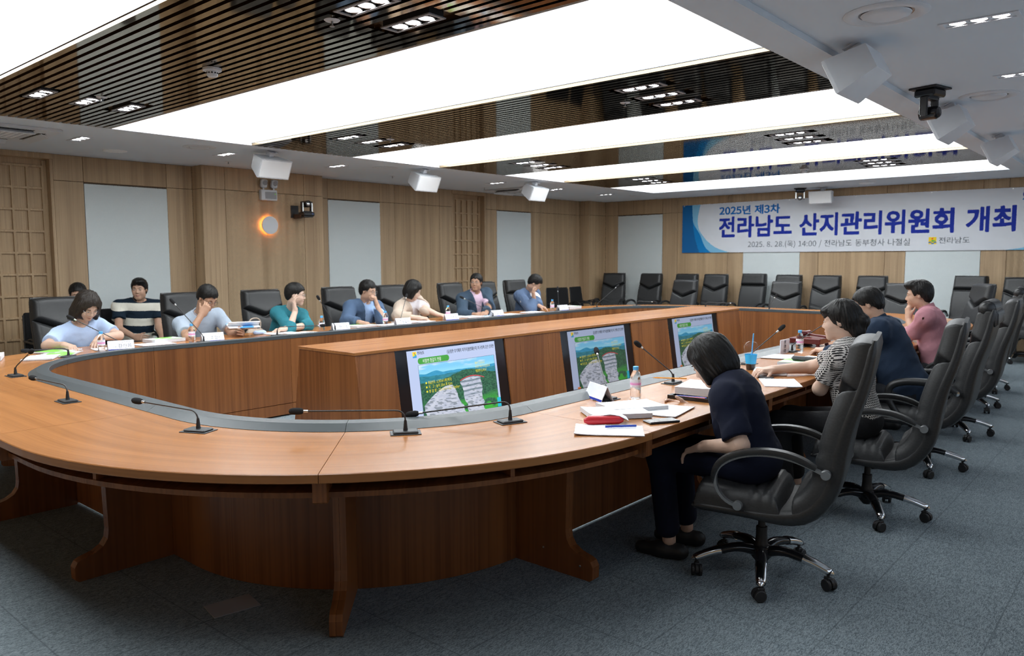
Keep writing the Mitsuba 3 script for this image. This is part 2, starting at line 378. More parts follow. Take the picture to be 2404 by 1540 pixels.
GLYPH_TEXT = {
 40: (34,[[[13,29,13,37,14,44,17,51,20,58,23,56,20,51,18,45,17,37,17,30,17,24,19,18,20,12,23,7,21,6,20,6,18,10,15,16,14,21]]]),
 41: (34,[[[10,7,14,17,16,23,17,29,17,35,16,43,13,51,10,56,13,58,16,52,19,45,20,37,21,29,19,19,16,12,13,6]]]),
 44: (28,[[[11,9,14,12,16,15,16,16,14,16,12,17,12,20,14,22,17,22,18,21,19,18,19,15,18,12,16,8,12,6]]]),
 46: (28,[[[12,18,12,21,14,22,17,22,18,20,18,17,16,15,13,16]]]),
 47: (39,[[[9,7,24,57,27,57,12,7]]]),
 48: (56,[[[11,32,11,39,11,44,13,48,15,51,17,53,21,54,25,54,29,52,31,49,32,47,34,38,34,31,33,27,32,22,30,18,26,16,23,15,20,15,17,17,14,19,12,23,11,28],[15,33,16,25,18,21,20,20,21,19,23,19,25,20,27,22,29,26,29,32,29,38,28,45,27,48,25,50,23,50,21,50,19,49,17,47,15,41]]]),
 49: (56,[[[12,20,21,20,21,48,14,48,14,51,19,52,22,54,26,54,26,20,33,20,33,16,12,16]]]),
 50: (56,[[[10,49,15,53,20,54,23,54,26,53,28,52,30,50,31,48,32,44,32,41,31,37,27,30,18,20,34,20,34,16,10,16,10,19,19,27,24,34,27,39,27,44,26,48,23,50,19,50,18,50,15,49,13,46]]]),
 51: (56,[[[10,20,12,24,17,20,21,19,25,20,28,22,29,25,29,27,27,31,24,33,17,34,17,37,23,38,26,40,27,43,27,46,27,48,24,50,20,50,16,49,13,47,11,50,14,52,19,54,24,54,28,53,30,51,32,49,32,46,32,43,30,39,26,36,30,33,33,30,34,26,33,23,32,21,28,17,23,15,19,15,15,16,12,18]]]),
 52: (56,[[[9,30,24,53,30,54,30,30,35,30,35,26,30,26,30,16,25,16,25,26,9,26],[14,30,25,30,26,48,22,43]]]),
 53: (56,[[[9,20,12,23,15,21,18,20,21,19,23,20,27,22,29,26,28,32,27,34,25,36,23,36,20,37,17,36,15,34,12,36,14,54,32,54,32,50,18,49,17,40,17,39,21,40,26,40,30,38,32,36,33,33,34,27,33,24,31,20,28,17,23,15,19,15,15,16,13,18]]]),
 55: (56,[[[11,50,11,54,34,54,34,51,29,43,25,35,24,26,23,16,18,16,19,26,20,33,22,38,25,44,28,49]]]),
 56: (56,[[[10,25,11,29,12,31,14,34,17,36,14,39,12,42,12,47,14,50,16,53,20,54,25,54,29,52,32,49,33,46,32,41,30,38,28,35,32,32,34,29,34,24,32,19,30,17,27,16,24,15,18,16,15,17,12,19,11,22],[15,25,15,22,17,20,20,19,23,19,26,19,28,21,29,23,30,26,29,29,27,30,25,32,20,34,16,30,15,28],[16,44,17,41,19,40,21,38,25,36,28,40,29,45,28,48,26,49,24,51,22,51,19,50,18,48,16,46]]]),
 58: (28,[[[12,18,12,21,14,22,17,22,18,20,18,17,16,15,13,16]],[[12,39,12,42,14,43,16,43,17,42,18,40,18,38,16,36,13,37]]]),
 68: (69,[[[13,53,24,54,29,53,34,50,38,46,39,42,40,39,40,30,39,26,37,23,34,20,32,18,29,17,26,16,13,16],[18,20,24,20,29,21,32,24,35,29,35,35,34,42,31,47,27,49,24,50,18,50]]]),
 70: (55,[[[13,53,35,54,35,50,18,49,18,37,32,37,32,33,18,33,18,16,13,16]]]),
 90: (60,[[[11,16,11,19,30,49,12,50,12,54,36,54,36,50,17,20,36,20,36,16]]]),
 101: (56,[[[11,28,11,33,12,38,16,42,19,44,22,45,25,44,28,44,32,41,33,38,34,34,34,29,15,29,16,26,17,23,18,22,21,20,24,19,26,19,32,21,33,18,30,17,26,15,23,15,17,17,15,19,12,22,11,25],[15,32,30,32,30,33,29,37,28,39,26,40,23,41,19,40,18,38,16,35]]]),
 104: (61,[[[13,57,17,57,17,40,21,43,25,45,30,44,32,42,33,41,35,36,35,16,30,16,30,36,29,39,26,40,24,40,21,40,17,36,17,16,13,16]]]),
 109: (92,[[[13,44,17,44,17,40,20,43,23,44,25,45,28,44,31,43,34,39,37,43,40,44,45,44,48,43,50,40,51,36,51,16,46,16,46,36,45,39,42,40,39,40,34,36,34,16,30,16,29,36,28,39,25,40,23,40,21,40,17,36,17,16,13,16]]]),
 112: (62,[[[13,44,17,44,17,41,21,43,24,44,27,45,31,44,33,42,35,40,37,33,37,28,36,24,34,20,31,17,28,16,24,15,21,16,17,18,17,4,13,4],[18,37,18,22,20,20,23,19,26,19,28,21,31,23,32,28,32,34,31,38,28,40,24,41,20,39]]]),
 114: (39,[[[13,44,17,44,17,39,20,42,23,44,26,45,28,44,27,40,24,40,21,39,19,37,17,34,17,16,13,16]]]),
 121: (52,[[[9,44,14,44,22,21,29,44,34,44,23,11,21,8,19,6,15,4,12,4,10,4,11,8,14,8,16,9,18,11,20,16]]]),
 13217: (100,[[[45,57,47,60,50,61,53,61,56,59,57,57,57,54,55,51,51,48,58,48,58,45,45,45,45,47,52,51,53,53,54,55,53,57,51,58,49,57,47,55]],[[15,41,18,41,19,37,22,39,25,41,27,42,30,41,33,40,35,37,39,40,42,41,46,42,49,40,51,38,53,34,53,16,48,16,48,33,46,37,44,38,40,37,36,33,36,16,31,16,31,34,30,36,27,38,23,37,19,33,19,16,15,16]]]),
 44032: (92,[[[42,58,46,58,46,40,54,40,53,36,46,36,46,12,42,12]],[[11,24,19,29,24,35,28,40,30,49,30,50,13,50,13,54,34,54,34,49,33,42,30,36,27,32,21,26,13,21]]]),
 44040: (92,[[[42,58,47,58,47,48,53,48,53,44,47,44,46,35,42,35]],[[17,29,17,33,47,33,47,21,21,21,21,16,48,16,48,12,17,12,17,24,42,24,42,29]],[[11,37,17,39,23,42,26,45,28,47,29,52,29,53,13,53,13,56,34,56,34,51,32,47,30,44,27,40,20,36,12,34]]]),
 44053: (92,[[[42,31,42,58,47,58,47,47,53,46,53,43,47,43,47,31]],[[17,20,17,24,18,26,20,27,24,29,30,30,37,30,42,28,45,26,47,22,46,18,44,15,40,13,34,12,27,12,22,14,18,17],[21,21,22,19,25,17,28,16,33,15,36,16,40,17,42,19,43,22,42,23,40,25,36,26,32,27,27,26,24,25,21,23]],[[11,34,18,37,23,40,27,45,29,50,29,51,13,51,13,55,34,55,34,50,32,46,30,42,27,38,20,33,12,30]]]),
 44228: (92,[[[46,58,50,58,50,12,46,12]],[[11,25,17,30,21,34,24,41,26,48,26,49,13,49,13,52,30,52,30,46,36,45,37,57,41,57,41,14,37,14,37,30,28,30,28,34,37,34,36,42,29,42,26,34,20,27,13,22]]]),
 44256: (92,[[[11,18,11,22,27,22,27,39,31,39,31,22,52,22,52,18]],[[15,54,47,54,47,40,46,28,41,28,43,39,43,50,15,50]]]),
 44368: (92,[[[11,18,11,22,21,22,21,37,25,37,25,22,32,22,32,37,36,37,36,22,52,22,52,18]],[[15,54,48,54,47,38,46,28,42,29,43,38,43,50,15,50]]]),
 44396: (92,[[[11,32,11,35,41,35,42,36,43,44,43,52,16,52,16,55,47,55,47,44,46,36,52,35,52,32,34,32,33,12,29,12,29,32]]]),
 44608: (92,[[[19,30,48,30,48,13,19,13],[23,26,23,16,44,16,44,26]],[[44,58,48,58,48,32,44,32]],[[11,35,18,38,24,42,29,47,30,51,30,52,14,52,14,55,35,55,34,51,33,46,30,42,27,39,20,34,13,32]]]),
 45208: (92,[[[42,58,46,58,46,40,54,40,54,36,46,36,46,12,42,12]],[[12,54,17,54,17,27,27,28,38,29,38,26,25,24,12,24]]]),
 45224: (92,[[[42,58,47,58,47,48,53,48,53,44,47,44,47,32,42,32]],[[17,13,17,30,47,30,47,13],[21,16,42,16,42,26,22,26]],[[13,56,17,56,17,39,26,40,38,41,38,38,26,36,13,36]]]),
 45458: (92,[[[11,34,11,37,29,37,29,43,16,43,16,57,20,57,21,46,48,46,48,43,34,43,34,37,52,37,52,34]],[[15,13,15,16,22,16,22,26,15,26,15,29,48,29,48,26,41,26,41,16,48,16,48,13],[27,26,26,16,36,16,36,26]]]),
 45800: (92,[[[42,58,47,58,47,45,53,45,53,41,47,41,47,25,42,25]],[[18,13,18,28,22,28,22,16,49,16,49,13]],[[13,54,33,54,33,51,17,51,17,37,27,37,37,38,38,35,28,33,13,33]]]),
 45824: (92,[[[35,57,39,57,39,40,46,40,46,58,50,58,50,12,46,12,46,36,39,36,39,14,35,14]],[[12,53,29,53,29,49,16,49,16,27,25,27,32,28,32,25,23,24,12,23]]]),
 46020: (92,[[[11,18,11,21,29,22,29,33,16,33,16,55,47,55,47,51,20,51,20,37,48,37,48,33,34,33,34,22,53,21,53,18]]]),
 46041: (92,[[[11,32,11,35,29,36,29,41,16,41,16,56,47,56,47,53,20,53,20,44,48,44,48,41,34,41,34,36,52,35,52,32]],[[16,20,16,22,16,24,19,26,23,28,29,29,37,28,42,27,46,25,47,21,46,17,44,15,40,13,34,12,26,12,21,14,17,16],[20,20,21,17,24,16,28,15,34,15,38,16,41,17,42,18,43,20,43,22,40,24,35,25,29,25,25,25,22,24,20,22]]]),
 46972: (92,[[[42,12,42,58,46,58,46,40,54,40,54,36,46,36,46,12]],[[12,51,12,54,33,54,33,37,17,37,17,27,28,27,38,28,38,25,27,23,12,23,12,41,29,41,29,50]]]),
 47049: (92,[[[42,58,47,58,47,51,53,51,53,48,47,47,47,41,53,41,53,38,47,38,47,30,42,30]],[[16,19,17,23,20,26,24,28,30,29,37,29,42,27,44,26,46,24,47,21,47,18,44,15,40,13,34,12,27,12,21,14,18,16],[21,20,22,18,25,16,29,15,34,15,38,16,41,17,42,19,43,20,42,22,39,25,35,25,30,26,26,25,23,24,21,22]],[[12,52,12,55,33,55,33,43,17,43,17,37,27,37,38,38,38,35,28,33,13,33,13,46,29,46,29,52]]]),
 47732: (92,[[[19,28,23,28,23,16,50,16,50,13,19,13]],[[13,54,34,54,34,50,44,50,44,58,49,58,49,24,44,24,44,37,34,37,34,33,13,33],[34,41,44,40,44,47,34,47],[17,36,30,36,30,51,17,51]]]),
 47785: (92,[[[11,31,11,35,29,35,29,41,16,41,16,56,47,56,47,41,34,41,34,35,52,35,52,31],[20,53,20,44,43,44,43,53]],[[15,27,47,27,47,12,43,12,43,23,15,23]]]),
 48124: (92,[[[19,14,19,28,23,28,23,17,50,17,50,14]],[[44,25,44,58,48,58,48,25]],[[13,54,34,54,35,33,13,33],[17,51,17,36,30,36,30,51]]]),
 48149: (92,[[[42,30,42,58,47,58,47,46,53,46,53,43,47,43,47,30]],[[16,28,47,28,47,12,42,12,42,24,16,24]],[[12,55,17,55,17,48,30,48,30,55,34,55,34,34,12,34],[17,37,30,37,30,45,17,45]]]),
 48277: (92,[[[13,56,17,56,17,49,29,49,30,56,34,56,34,47,44,47,44,58,49,58,49,33,44,33,44,43,34,43,34,35,13,35],[17,38,29,38,29,45,17,46]],[[19,31,23,31,23,25,44,25,44,31,49,31,49,13,19,13],[23,16,44,16,44,22,23,22]]]),
 48373: (92,[[[11,31,11,34,29,35,29,40,16,40,16,57,20,57,20,52,43,52,43,57,47,57,47,40,34,40,34,35,52,34,52,31],[20,44,43,43,43,49,20,49]],[[15,26,47,26,47,12,43,12,43,23,15,23]]]),
 48512: (92,[[[11,27,11,31,53,31,52,27,34,27,33,12,29,12,29,27]],[[16,56,20,56,20,50,43,50,43,56,47,56,47,36,16,36],[20,40,43,40,43,47,20,47]]]),
 48516: (92,[[[11,34,52,34,53,30,34,30,34,21,30,21,30,30,11,30]],[[16,26,20,26,20,16,48,16,48,13,16,13]],[[16,57,20,57,20,51,42,51,43,57,47,57,47,38,16,38],[20,48,20,42,43,42,43,48]]]),
 48520: (92,[[[11,35,11,39,52,39,52,35,34,35,34,31,47,31,47,20,20,20,20,16,48,16,48,12,16,12,16,23,43,23,43,27,16,27,16,31,29,31,29,35]],[[16,58,20,58,20,53,42,53,43,58,47,58,47,42,16,42],[20,46,43,46,43,50,20,50]]]),
 48708: (92,[[[44,58,48,58,48,12,44,12]],[[13,54,17,54,18,42,31,42,31,54,35,54,35,23,13,23],[17,27,31,27,31,39,18,39]]]),
 49324: (92,[[[42,58,46,58,46,40,54,40,54,36,46,36,46,12,42,12]],[[10,25,13,28,16,30,20,37,22,44,22,54,26,54,26,44,28,37,32,31,35,28,38,26,35,23,33,24,28,29,24,37,21,30,18,26,15,24,12,22]]]),
 49437: (92,[[[18,28,49,28,49,12,44,12,44,25,18,25]],[[34,49,44,49,44,58,49,58,49,31,44,31,44,45,34,45]],[[11,35,13,37,17,39,20,43,22,49,22,56,26,56,26,49,28,44,32,39,38,36,35,33,33,34,28,37,24,43,21,38,16,33,13,32]]]),
 49444: (92,[[[19,29,19,32,49,32,49,21,23,21,23,16,50,16,50,13,19,13,19,24,44,24,44,28]],[[34,46,34,50,44,50,44,58,49,58,49,34,44,34,44,46]],[[11,38,16,41,20,45,22,50,22,57,26,57,26,50,28,46,32,42,38,39,36,35,34,36,28,40,24,45,21,40,16,35,13,34]]]),
 49552: (92,[[[11,30,11,34,29,34,29,41,34,41,34,34,53,34,53,30]],[[13,42,19,43,24,46,27,49,28,51,29,54,29,57,34,57,34,54,34,52,36,49,38,47,43,44,50,42,48,38,43,40,36,43,31,49,27,44,20,40,15,38]],[[16,26,20,26,20,16,48,16,48,13,16,13]]]),
 49688: (92,[[[11,29,11,32,52,32,52,29,34,29,33,12,29,12,29,29]],[[13,41,19,43,24,45,27,48,29,51,29,53,29,57,34,57,34,53,34,51,38,47,44,43,50,40,49,37,43,39,36,42,32,48,27,42,20,39,14,37]]]),
 49849: (92,[[[11,36,52,36,52,33,11,33]],[[13,43,21,46,25,48,29,53,29,54,29,58,34,58,34,54,35,52,36,50,39,47,44,45,50,43,48,40,42,41,36,45,31,50,30,47,27,45,20,41,15,40]],[[16,20,16,23,19,26,23,28,28,28,36,28,42,27,46,24,47,21,47,17,44,14,39,13,34,12,26,12,21,14,17,16],[20,20,21,18,24,16,28,15,34,15,38,16,41,17,42,18,43,20,42,22,40,24,35,25,29,25,25,25,22,23,20,22]]]),
 49888: (92,[[[19,13,19,27,23,27,23,16,50,16,50,13]],[[44,58,48,58,48,24,44,24]],[[11,34,16,37,18,40,21,43,22,49,23,56,27,56,27,49,29,43,33,38,38,35,36,32,34,33,31,35,28,37,25,43,21,37,16,32,13,31]]]),
 49892: (92,[[[18,29,18,32,48,32,48,21,23,21,23,16,50,16,50,12,19,12,19,24,44,24,44,28]],[[44,58,48,58,48,34,44,34]],[[11,38,16,41,20,45,22,51,23,57,27,57,27,51,29,46,34,42,38,39,37,36,33,37,29,40,25,46,21,40,16,36,13,35]]]),
 49900: (92,[[[19,13,19,29,48,29,48,13],[23,16,44,16,44,26,23,26]],[[44,58,48,58,48,32,44,32]],[[11,36,16,39,20,44,22,50,23,57,27,56,27,50,29,44,33,40,38,37,36,34,33,36,28,40,25,44,21,39,16,35,13,33]]]),
 50504: (92,[[[42,58,47,58,47,44,53,44,53,41,47,41,47,24,42,24]],[[18,13,18,28,22,28,22,16,49,16,49,13]],[[11,43,12,48,14,51,18,54,23,55,27,55,31,53,34,49,36,45,35,40,33,36,29,33,25,32,19,33,15,35,12,39],[16,43,17,40,18,38,21,36,24,36,28,37,30,39,31,41,31,45,30,48,28,50,26,51,23,51,19,50,17,49,16,46]]]),
 50896: (92,[[[17,13,17,26,21,26,21,16,50,16,50,13]],[[35,28,35,31,44,31,44,58,48,58,48,23,44,23,44,28]],[[10,37,29,37,40,38,41,35,28,34,28,25,24,25,24,34,11,33]],[[14,47,14,51,17,54,20,56,24,56,29,56,33,55,36,52,37,50,37,46,35,44,32,41,28,40,23,40,19,41,15,44],[18,48,19,46,20,45,23,44,27,44,31,45,32,47,33,49,32,51,30,52,28,53,24,53,20,52,18,50]]]),
 50948: (92,[[[44,58,48,58,48,12,44,12]],[[10,33,26,33,41,35,41,32,28,30,28,13,24,13,24,30,11,30]],[[14,46,14,50,16,53,20,55,24,56,30,56,33,54,36,52,37,48,37,44,35,41,32,38,27,37,22,38,18,39,15,42],[18,46,19,44,21,42,24,41,27,41,30,42,32,43,33,45,33,47,33,49,31,51,28,52,25,53,22,52,20,51,18,48]]]),
 50976: (92,[[[11,29,11,32,53,32,53,29,42,28,42,12,37,12,37,29,26,28,26,12,21,12,21,28]],[[15,46,16,50,19,53,23,56,30,57,37,56,43,54,46,51,47,49,48,47,47,44,44,40,39,37,33,36,26,37,20,39,17,41,16,44],[20,46,20,44,23,41,27,40,33,40,40,42,42,43,43,46,42,50,39,52,35,53,30,53,25,52,23,51,20,49]]]),
 50980: (92,[[[11,32,11,35,52,35,52,32,42,32,42,22,38,22,37,32,29,32,29,22,25,22,25,32]],[[16,13,16,26,20,26,20,16,48,16,48,13]],[[15,47,16,51,19,54,23,56,29,57,36,57,42,56,46,53,48,49,47,45,44,42,39,40,33,39,26,39,21,40,19,42,17,44],[20,47,22,44,24,43,28,42,33,42,38,43,41,44,43,46,43,48,42,51,39,53,35,54,29,54,25,53,22,52,20,49]]]),
 51008: (92,[[[11,34,52,34,52,30,11,30]],[[15,47,16,50,18,53,21,55,28,57,35,57,41,55,45,53,47,51,48,49,48,46,47,44,45,42,40,39,34,38,27,39,21,40,17,43],[20,47,21,44,24,43,28,42,33,42,37,42,41,44,43,45,43,48,41,51,39,52,35,53,30,53,25,53,22,51,20,49]],[[16,26,20,26,20,16,48,16,48,13,16,13]]]),
 51032: (92,[[[44,58,48,58,48,12,44,12]],[[11,26,27,26,41,27,41,24,28,22,11,22]],[[13,43,14,47,15,51,18,53,23,55,29,55,33,53,36,50,38,45,38,41,35,37,31,34,27,33,22,34,17,35,14,39],[17,43,18,40,20,38,24,37,27,37,29,38,32,39,33,41,34,44,33,48,31,50,28,51,25,51,22,51,19,49,18,46]]]),
 51060: (92,[[[44,58,48,58,48,12,44,12]],[[12,37,12,43,14,48,16,51,19,54,23,55,27,54,30,53,33,49,36,42,36,35,33,28,32,26,29,24,26,23,23,22,20,23,18,25,15,27,14,30,13,33],[16,37,18,31,20,28,23,26,26,26,28,27,30,31,32,37,31,44,29,48,27,50,25,51,22,51,20,50,18,47,17,45]]]),
 51064: (92,[[[19,28,23,28,23,16,50,16,50,13,19,13]],[[44,24,44,58,48,58,48,24]],[[12,42,12,47,14,51,18,54,22,55,27,55,31,53,34,50,36,46,36,41,34,37,31,34,26,32,21,33,16,34,13,38],[16,44,16,41,19,38,21,36,24,36,28,37,30,39,31,41,32,45,30,48,28,50,25,51,23,51,20,51,17,48,16,46]]]),
 51109: (92,[[[42,30,42,58,47,58,47,47,53,47,53,43,47,43,47,30]],[[16,20,17,24,20,26,24,28,29,29,36,29,42,28,45,25,47,21,46,18,44,15,40,13,34,12,27,12,22,14,18,16,17,18],[21,20,22,18,24,16,28,16,32,15,37,16,40,17,42,19,43,21,42,23,39,25,35,26,30,26,25,25,23,24,21,22]],[[10,34,15,37,18,40,21,44,22,48,22,51,12,51,12,55,36,55,36,51,26,51,27,46,29,42,32,38,37,36,36,33,32,34,29,36,26,39,24,42,21,37,16,33,12,31]]]),
 51201: (92,[[[18,28,49,28,49,12,44,12,44,25,18,25]],[[35,43,35,46,44,46,44,58,49,58,49,31,44,31,44,43]],[[11,35,15,37,19,41,21,44,22,49,22,52,12,52,12,55,37,55,37,52,27,52,27,47,29,42,33,38,38,36,36,33,33,34,30,36,27,39,25,43,21,37,16,33,13,31]]]),
 51204: (92,[[[19,27,23,27,23,16,50,16,50,13,19,13]],[[35,42,35,46,44,46,44,58,49,58,49,24,44,24,44,42]],[[11,34,14,35,18,39,21,44,22,48,22,51,12,51,12,55,37,55,37,51,27,51,27,46,30,41,33,37,38,35,36,31,33,33,29,35,27,38,25,41,21,35,16,32,13,30]]]),
 51221: (92,[[[18,20,18,23,21,26,25,28,31,29,38,29,44,28,48,25,49,21,48,18,46,15,41,13,36,12,28,12,23,14,20,16],[22,20,23,18,26,17,30,15,35,15,39,16,42,17,44,19,45,21,43,23,41,25,37,26,32,26,28,25,25,24,23,23]],[[35,46,44,46,44,58,49,58,49,31,44,31,44,43,35,43]],[[11,35,15,37,18,40,21,44,22,49,22,52,12,52,12,55,37,55,37,52,27,51,27,46,29,42,33,38,38,36,36,33,33,34,29,36,26,39,25,43,21,37,16,33,13,31]]]),
 51312: (92,[[[11,18,11,22,29,22,29,33,34,33,34,22,53,22,53,18]],[[13,34,18,36,24,40,28,44,29,48,29,51,14,51,14,54,49,54,49,51,34,50,35,46,38,41,45,36,51,35,49,31,44,33,39,35,34,39,32,43,28,38,25,35,20,33,14,31]]]),
 51452: (92,[[[11,29,11,32,52,32,52,29,34,28,33,12,29,12,29,29]],[[13,39,18,41,24,44,28,48,29,51,29,52,15,52,15,55,48,55,48,52,34,52,35,48,39,44,43,41,50,39,48,36,43,37,38,40,34,43,31,46,27,41,20,37,15,36]]]),
 51648: (92,[[[44,12,44,58,48,58,48,12]],[[11,24,15,27,19,32,22,39,23,44,23,50,12,50,12,54,38,54,38,50,27,50,27,41,30,34,35,28,39,25,37,22,34,24,31,27,28,31,25,36,21,28,16,23,13,21]]]),
 51649: (92,[[[18,24,18,28,48,28,48,12,44,12,44,24]],[[44,58,48,58,48,30,44,30]],[[11,35,16,37,19,40,22,44,23,48,23,52,12,52,12,55,38,55,38,52,27,52,28,47,30,42,34,38,39,36,37,33,34,34,30,36,27,40,25,43,21,37,16,33,13,32]]]),
 51652: (92,[[[19,13,19,28,23,28,23,16,50,16,50,13]],[[44,58,48,58,48,24,44,24]],[[11,33,16,36,19,38,22,43,23,47,23,51,12,51,12,55,38,55,38,51,27,51,27,46,30,41,33,37,39,34,37,31,33,33,30,35,27,38,25,41,21,35,17,31,13,30]]]),
 52292: (92,[[[36,57,40,57,40,40,46,40,46,58,50,58,50,12,46,12,46,36,40,36,40,14,36,14]],[[10,25,14,28,17,32,19,37,20,43,20,46,11,46,11,50,20,50,20,57,24,57,24,50,33,50,33,46,24,46,24,42,25,37,27,32,31,28,34,26,32,23,29,24,26,28,22,35,19,28,15,23,13,22]]]),
 52384: (92,[[[19,28,19,32,49,32,49,21,23,21,23,16,50,16,50,13,19,13,19,24,44,24,44,28]],[[35,47,44,47,44,58,49,58,49,34,44,34,44,43,35,43]],[[10,37,15,39,19,42,21,45,22,48,22,50,12,50,12,54,22,54,22,59,26,58,27,54,37,54,37,50,26,50,27,46,29,43,33,40,38,38,36,35,32,36,29,38,26,41,24,43,20,38,15,35,12,34]]]),
 52397: (92,[[[18,21,19,25,23,27,28,29,36,29,42,28,46,26,48,23,49,20,47,16,44,14,38,12,31,12,25,13,21,15,18,18],[22,20,23,18,26,17,30,15,35,15,39,16,42,17,44,19,45,21,43,24,41,25,37,26,32,26,27,25,24,24,23,22]],[[35,45,44,45,44,58,49,58,49,30,44,30,44,42,35,42]],[[11,34,15,37,18,39,21,44,22,47,22,49,12,49,12,53,22,53,22,59,26,59,27,53,37,53,37,49,26,49,27,45,29,41,33,38,38,36,36,32,34,33,29,36,27,38,24,41,21,36,16,32,13,31]]]),
 52712: (92,[[[44,12,44,58,48,58,48,12]],[[10,32,28,33,41,34,41,31,28,29,28,13,24,13,24,29,11,29]],[[13,39,17,40,20,42,23,45,24,49,24,50,14,50,14,53,24,53,24,58,28,58,28,53,38,53,38,50,28,50,29,47,31,43,35,41,39,40,37,36,31,39,28,41,26,44,22,39,17,36,14,36]]]),
 53448: (92,[[[42,58,47,58,47,48,53,48,53,45,47,45,47,34,42,34]],[[17,29,17,32,47,32,47,21,21,21,21,16,48,16,48,13,17,13,17,24,42,24,42,28]],[[13,56,34,56,34,53,17,53,17,48,33,48,33,44,17,44,17,39,27,39,37,40,37,37,27,36,13,36]]]),
 53664: (92,[[[11,18,11,21,29,21,29,31,16,31,16,55,47,55,47,51,20,51,20,45,46,45,46,41,20,41,20,34,48,34,48,31,34,31,34,21,53,21,53,18]]]),
 54217: (92,[[[18,19,18,23,21,26,26,28,31,29,38,29,44,27,47,25,49,21,48,18,46,15,42,13,36,12,28,12,23,14,20,16],[22,20,23,18,26,17,30,15,35,15,39,16,42,17,44,19,45,21,44,23,41,24,37,25,31,25,27,25,24,24,23,22]],[[37,42,44,42,44,47,37,47,37,50,44,50,44,58,49,58,49,30,44,30,44,38,37,38]],[[11,36,16,36,16,51,12,51,12,55,36,55,36,51,32,51,32,37,38,37,38,34,26,33,11,33],[21,51,21,36,27,36,28,51]]]),
 54253: (92,[[[11,31,11,34,29,34,29,40,15,40,15,43,21,43,21,53,14,53,14,57,48,57,48,53,41,53,41,43,48,43,48,40,34,40,34,34,52,34,52,31],[26,53,26,43,37,43,37,53]],[[15,26,47,26,47,12,43,12,43,23,15,23]]]),
 54617: (92,[[[42,58,47,58,47,46,53,46,53,42,47,42,47,29,42,29]],[[16,27,47,27,47,12,42,12,42,23,16,23]],[[11,53,22,54,22,59,26,59,27,54,38,54,38,50,11,50]],[[13,38,14,42,16,45,18,47,23,48,28,47,32,46,34,43,35,40,35,36,33,34,30,32,26,31,21,31,17,33,15,35],[17,39,18,37,20,35,22,34,25,34,28,35,30,36,31,37,31,40,30,42,29,43,26,44,23,44,21,44,19,42,17,40]]]),
 54620: (92,[[[42,24,42,58,47,58,47,43,53,43,53,40,47,39,47,24]],[[18,26,22,26,22,16,49,16,49,13,18,13]],[[11,53,22,53,22,58,26,58,27,53,38,53,38,49,11,49]],[[13,37,14,40,15,43,18,46,23,47,28,46,32,45,34,42,35,39,35,35,33,32,30,30,26,29,20,30,17,31,14,34],[17,37,18,35,20,34,22,33,25,33,28,34,30,35,31,37,31,39,30,41,29,42,26,43,23,43,21,43,19,41,17,39]]]),
 54728: (92,[[[37,35,37,39,44,39,44,58,49,58,49,12,44,12,44,35]],[[11,47,11,51,22,51,22,58,26,58,26,51,38,51,38,47]],[[13,32,14,36,16,40,20,43,23,44,27,43,31,41,34,39,35,34,35,30,33,26,30,24,26,22,21,23,17,25,15,27],[17,32,18,29,20,27,22,26,25,26,27,27,29,28,31,31,31,34,30,37,29,38,26,40,23,40,20,39,18,37,17,35]]]),
 54788: (92,[[[19,26,23,26,23,16,50,16,50,13,19,13]],[[37,36,44,36,44,42,37,42,37,46,44,46,44,58,49,58,49,23,44,23,44,33,37,33]],[[11,53,22,53,22,58,26,58,26,53,37,53,37,49,11,49]],[[13,37,14,41,15,44,19,46,22,47,27,46,31,45,33,42,34,39,34,35,32,32,29,30,25,29,21,29,17,31,14,34],[17,38,18,36,19,34,22,33,25,32,28,34,30,36,30,38,30,40,28,42,26,43,24,43,21,43,19,42,18,40]]]),
 54840: (92,[[[11,17,11,21,29,21,29,27,24,28,20,30,18,32,16,35,17,39,19,42,22,44,29,45,36,45,41,43,45,41,47,38,46,33,44,30,40,28,34,27,34,21,53,21,53,17],[21,36,21,34,24,32,28,31,33,31,36,31,40,32,42,34,42,37,41,39,38,41,35,41,30,42,23,40,21,38]],[[13,52,29,52,29,58,34,58,34,52,50,52,50,48,13,48]]]),
 54889: (92,[[[42,27,42,58,46,58,46,45,53,44,53,41,46,41,46,27]],[[16,20,18,23,21,25,26,26,33,26,39,26,44,24,46,22,47,19,46,16,42,13,36,12,29,12,24,13,19,14,17,17],[21,19,22,17,24,16,29,15,34,15,38,16,41,17,42,18,42,20,41,21,38,23,29,23,23,22,21,21]],[[10,32,23,33,23,36,19,37,16,38,14,41,14,44,15,46,18,48,22,49,26,49,30,49,33,48,34,46,36,44,35,40,33,38,31,37,27,36,27,33,39,34,40,31,27,29,11,29],[18,42,19,41,21,40,26,39,30,40,31,41,32,43,31,44,29,46,27,46,24,46,19,45,18,44]],[[11,54,23,54,23,59,27,59,27,54,38,54,38,51,11,51]]]),
 54925: (92,[[[17,22,17,25,48,25,48,12,44,12,44,22]],[[44,58,48,58,48,27,44,27]],[[11,32,24,32,24,36,19,36,16,39,15,41,15,43,16,46,19,48,23,49,28,49,31,49,34,47,36,45,37,42,36,39,34,38,31,36,28,36,28,33,41,34,41,31,29,29,11,29],[19,42,19,41,22,39,27,38,31,40,33,41,33,43,32,44,30,45,27,46,25,46,20,45,19,44]],[[12,54,24,54,24,59,28,59,28,54,39,54,39,51,12,51]]]),
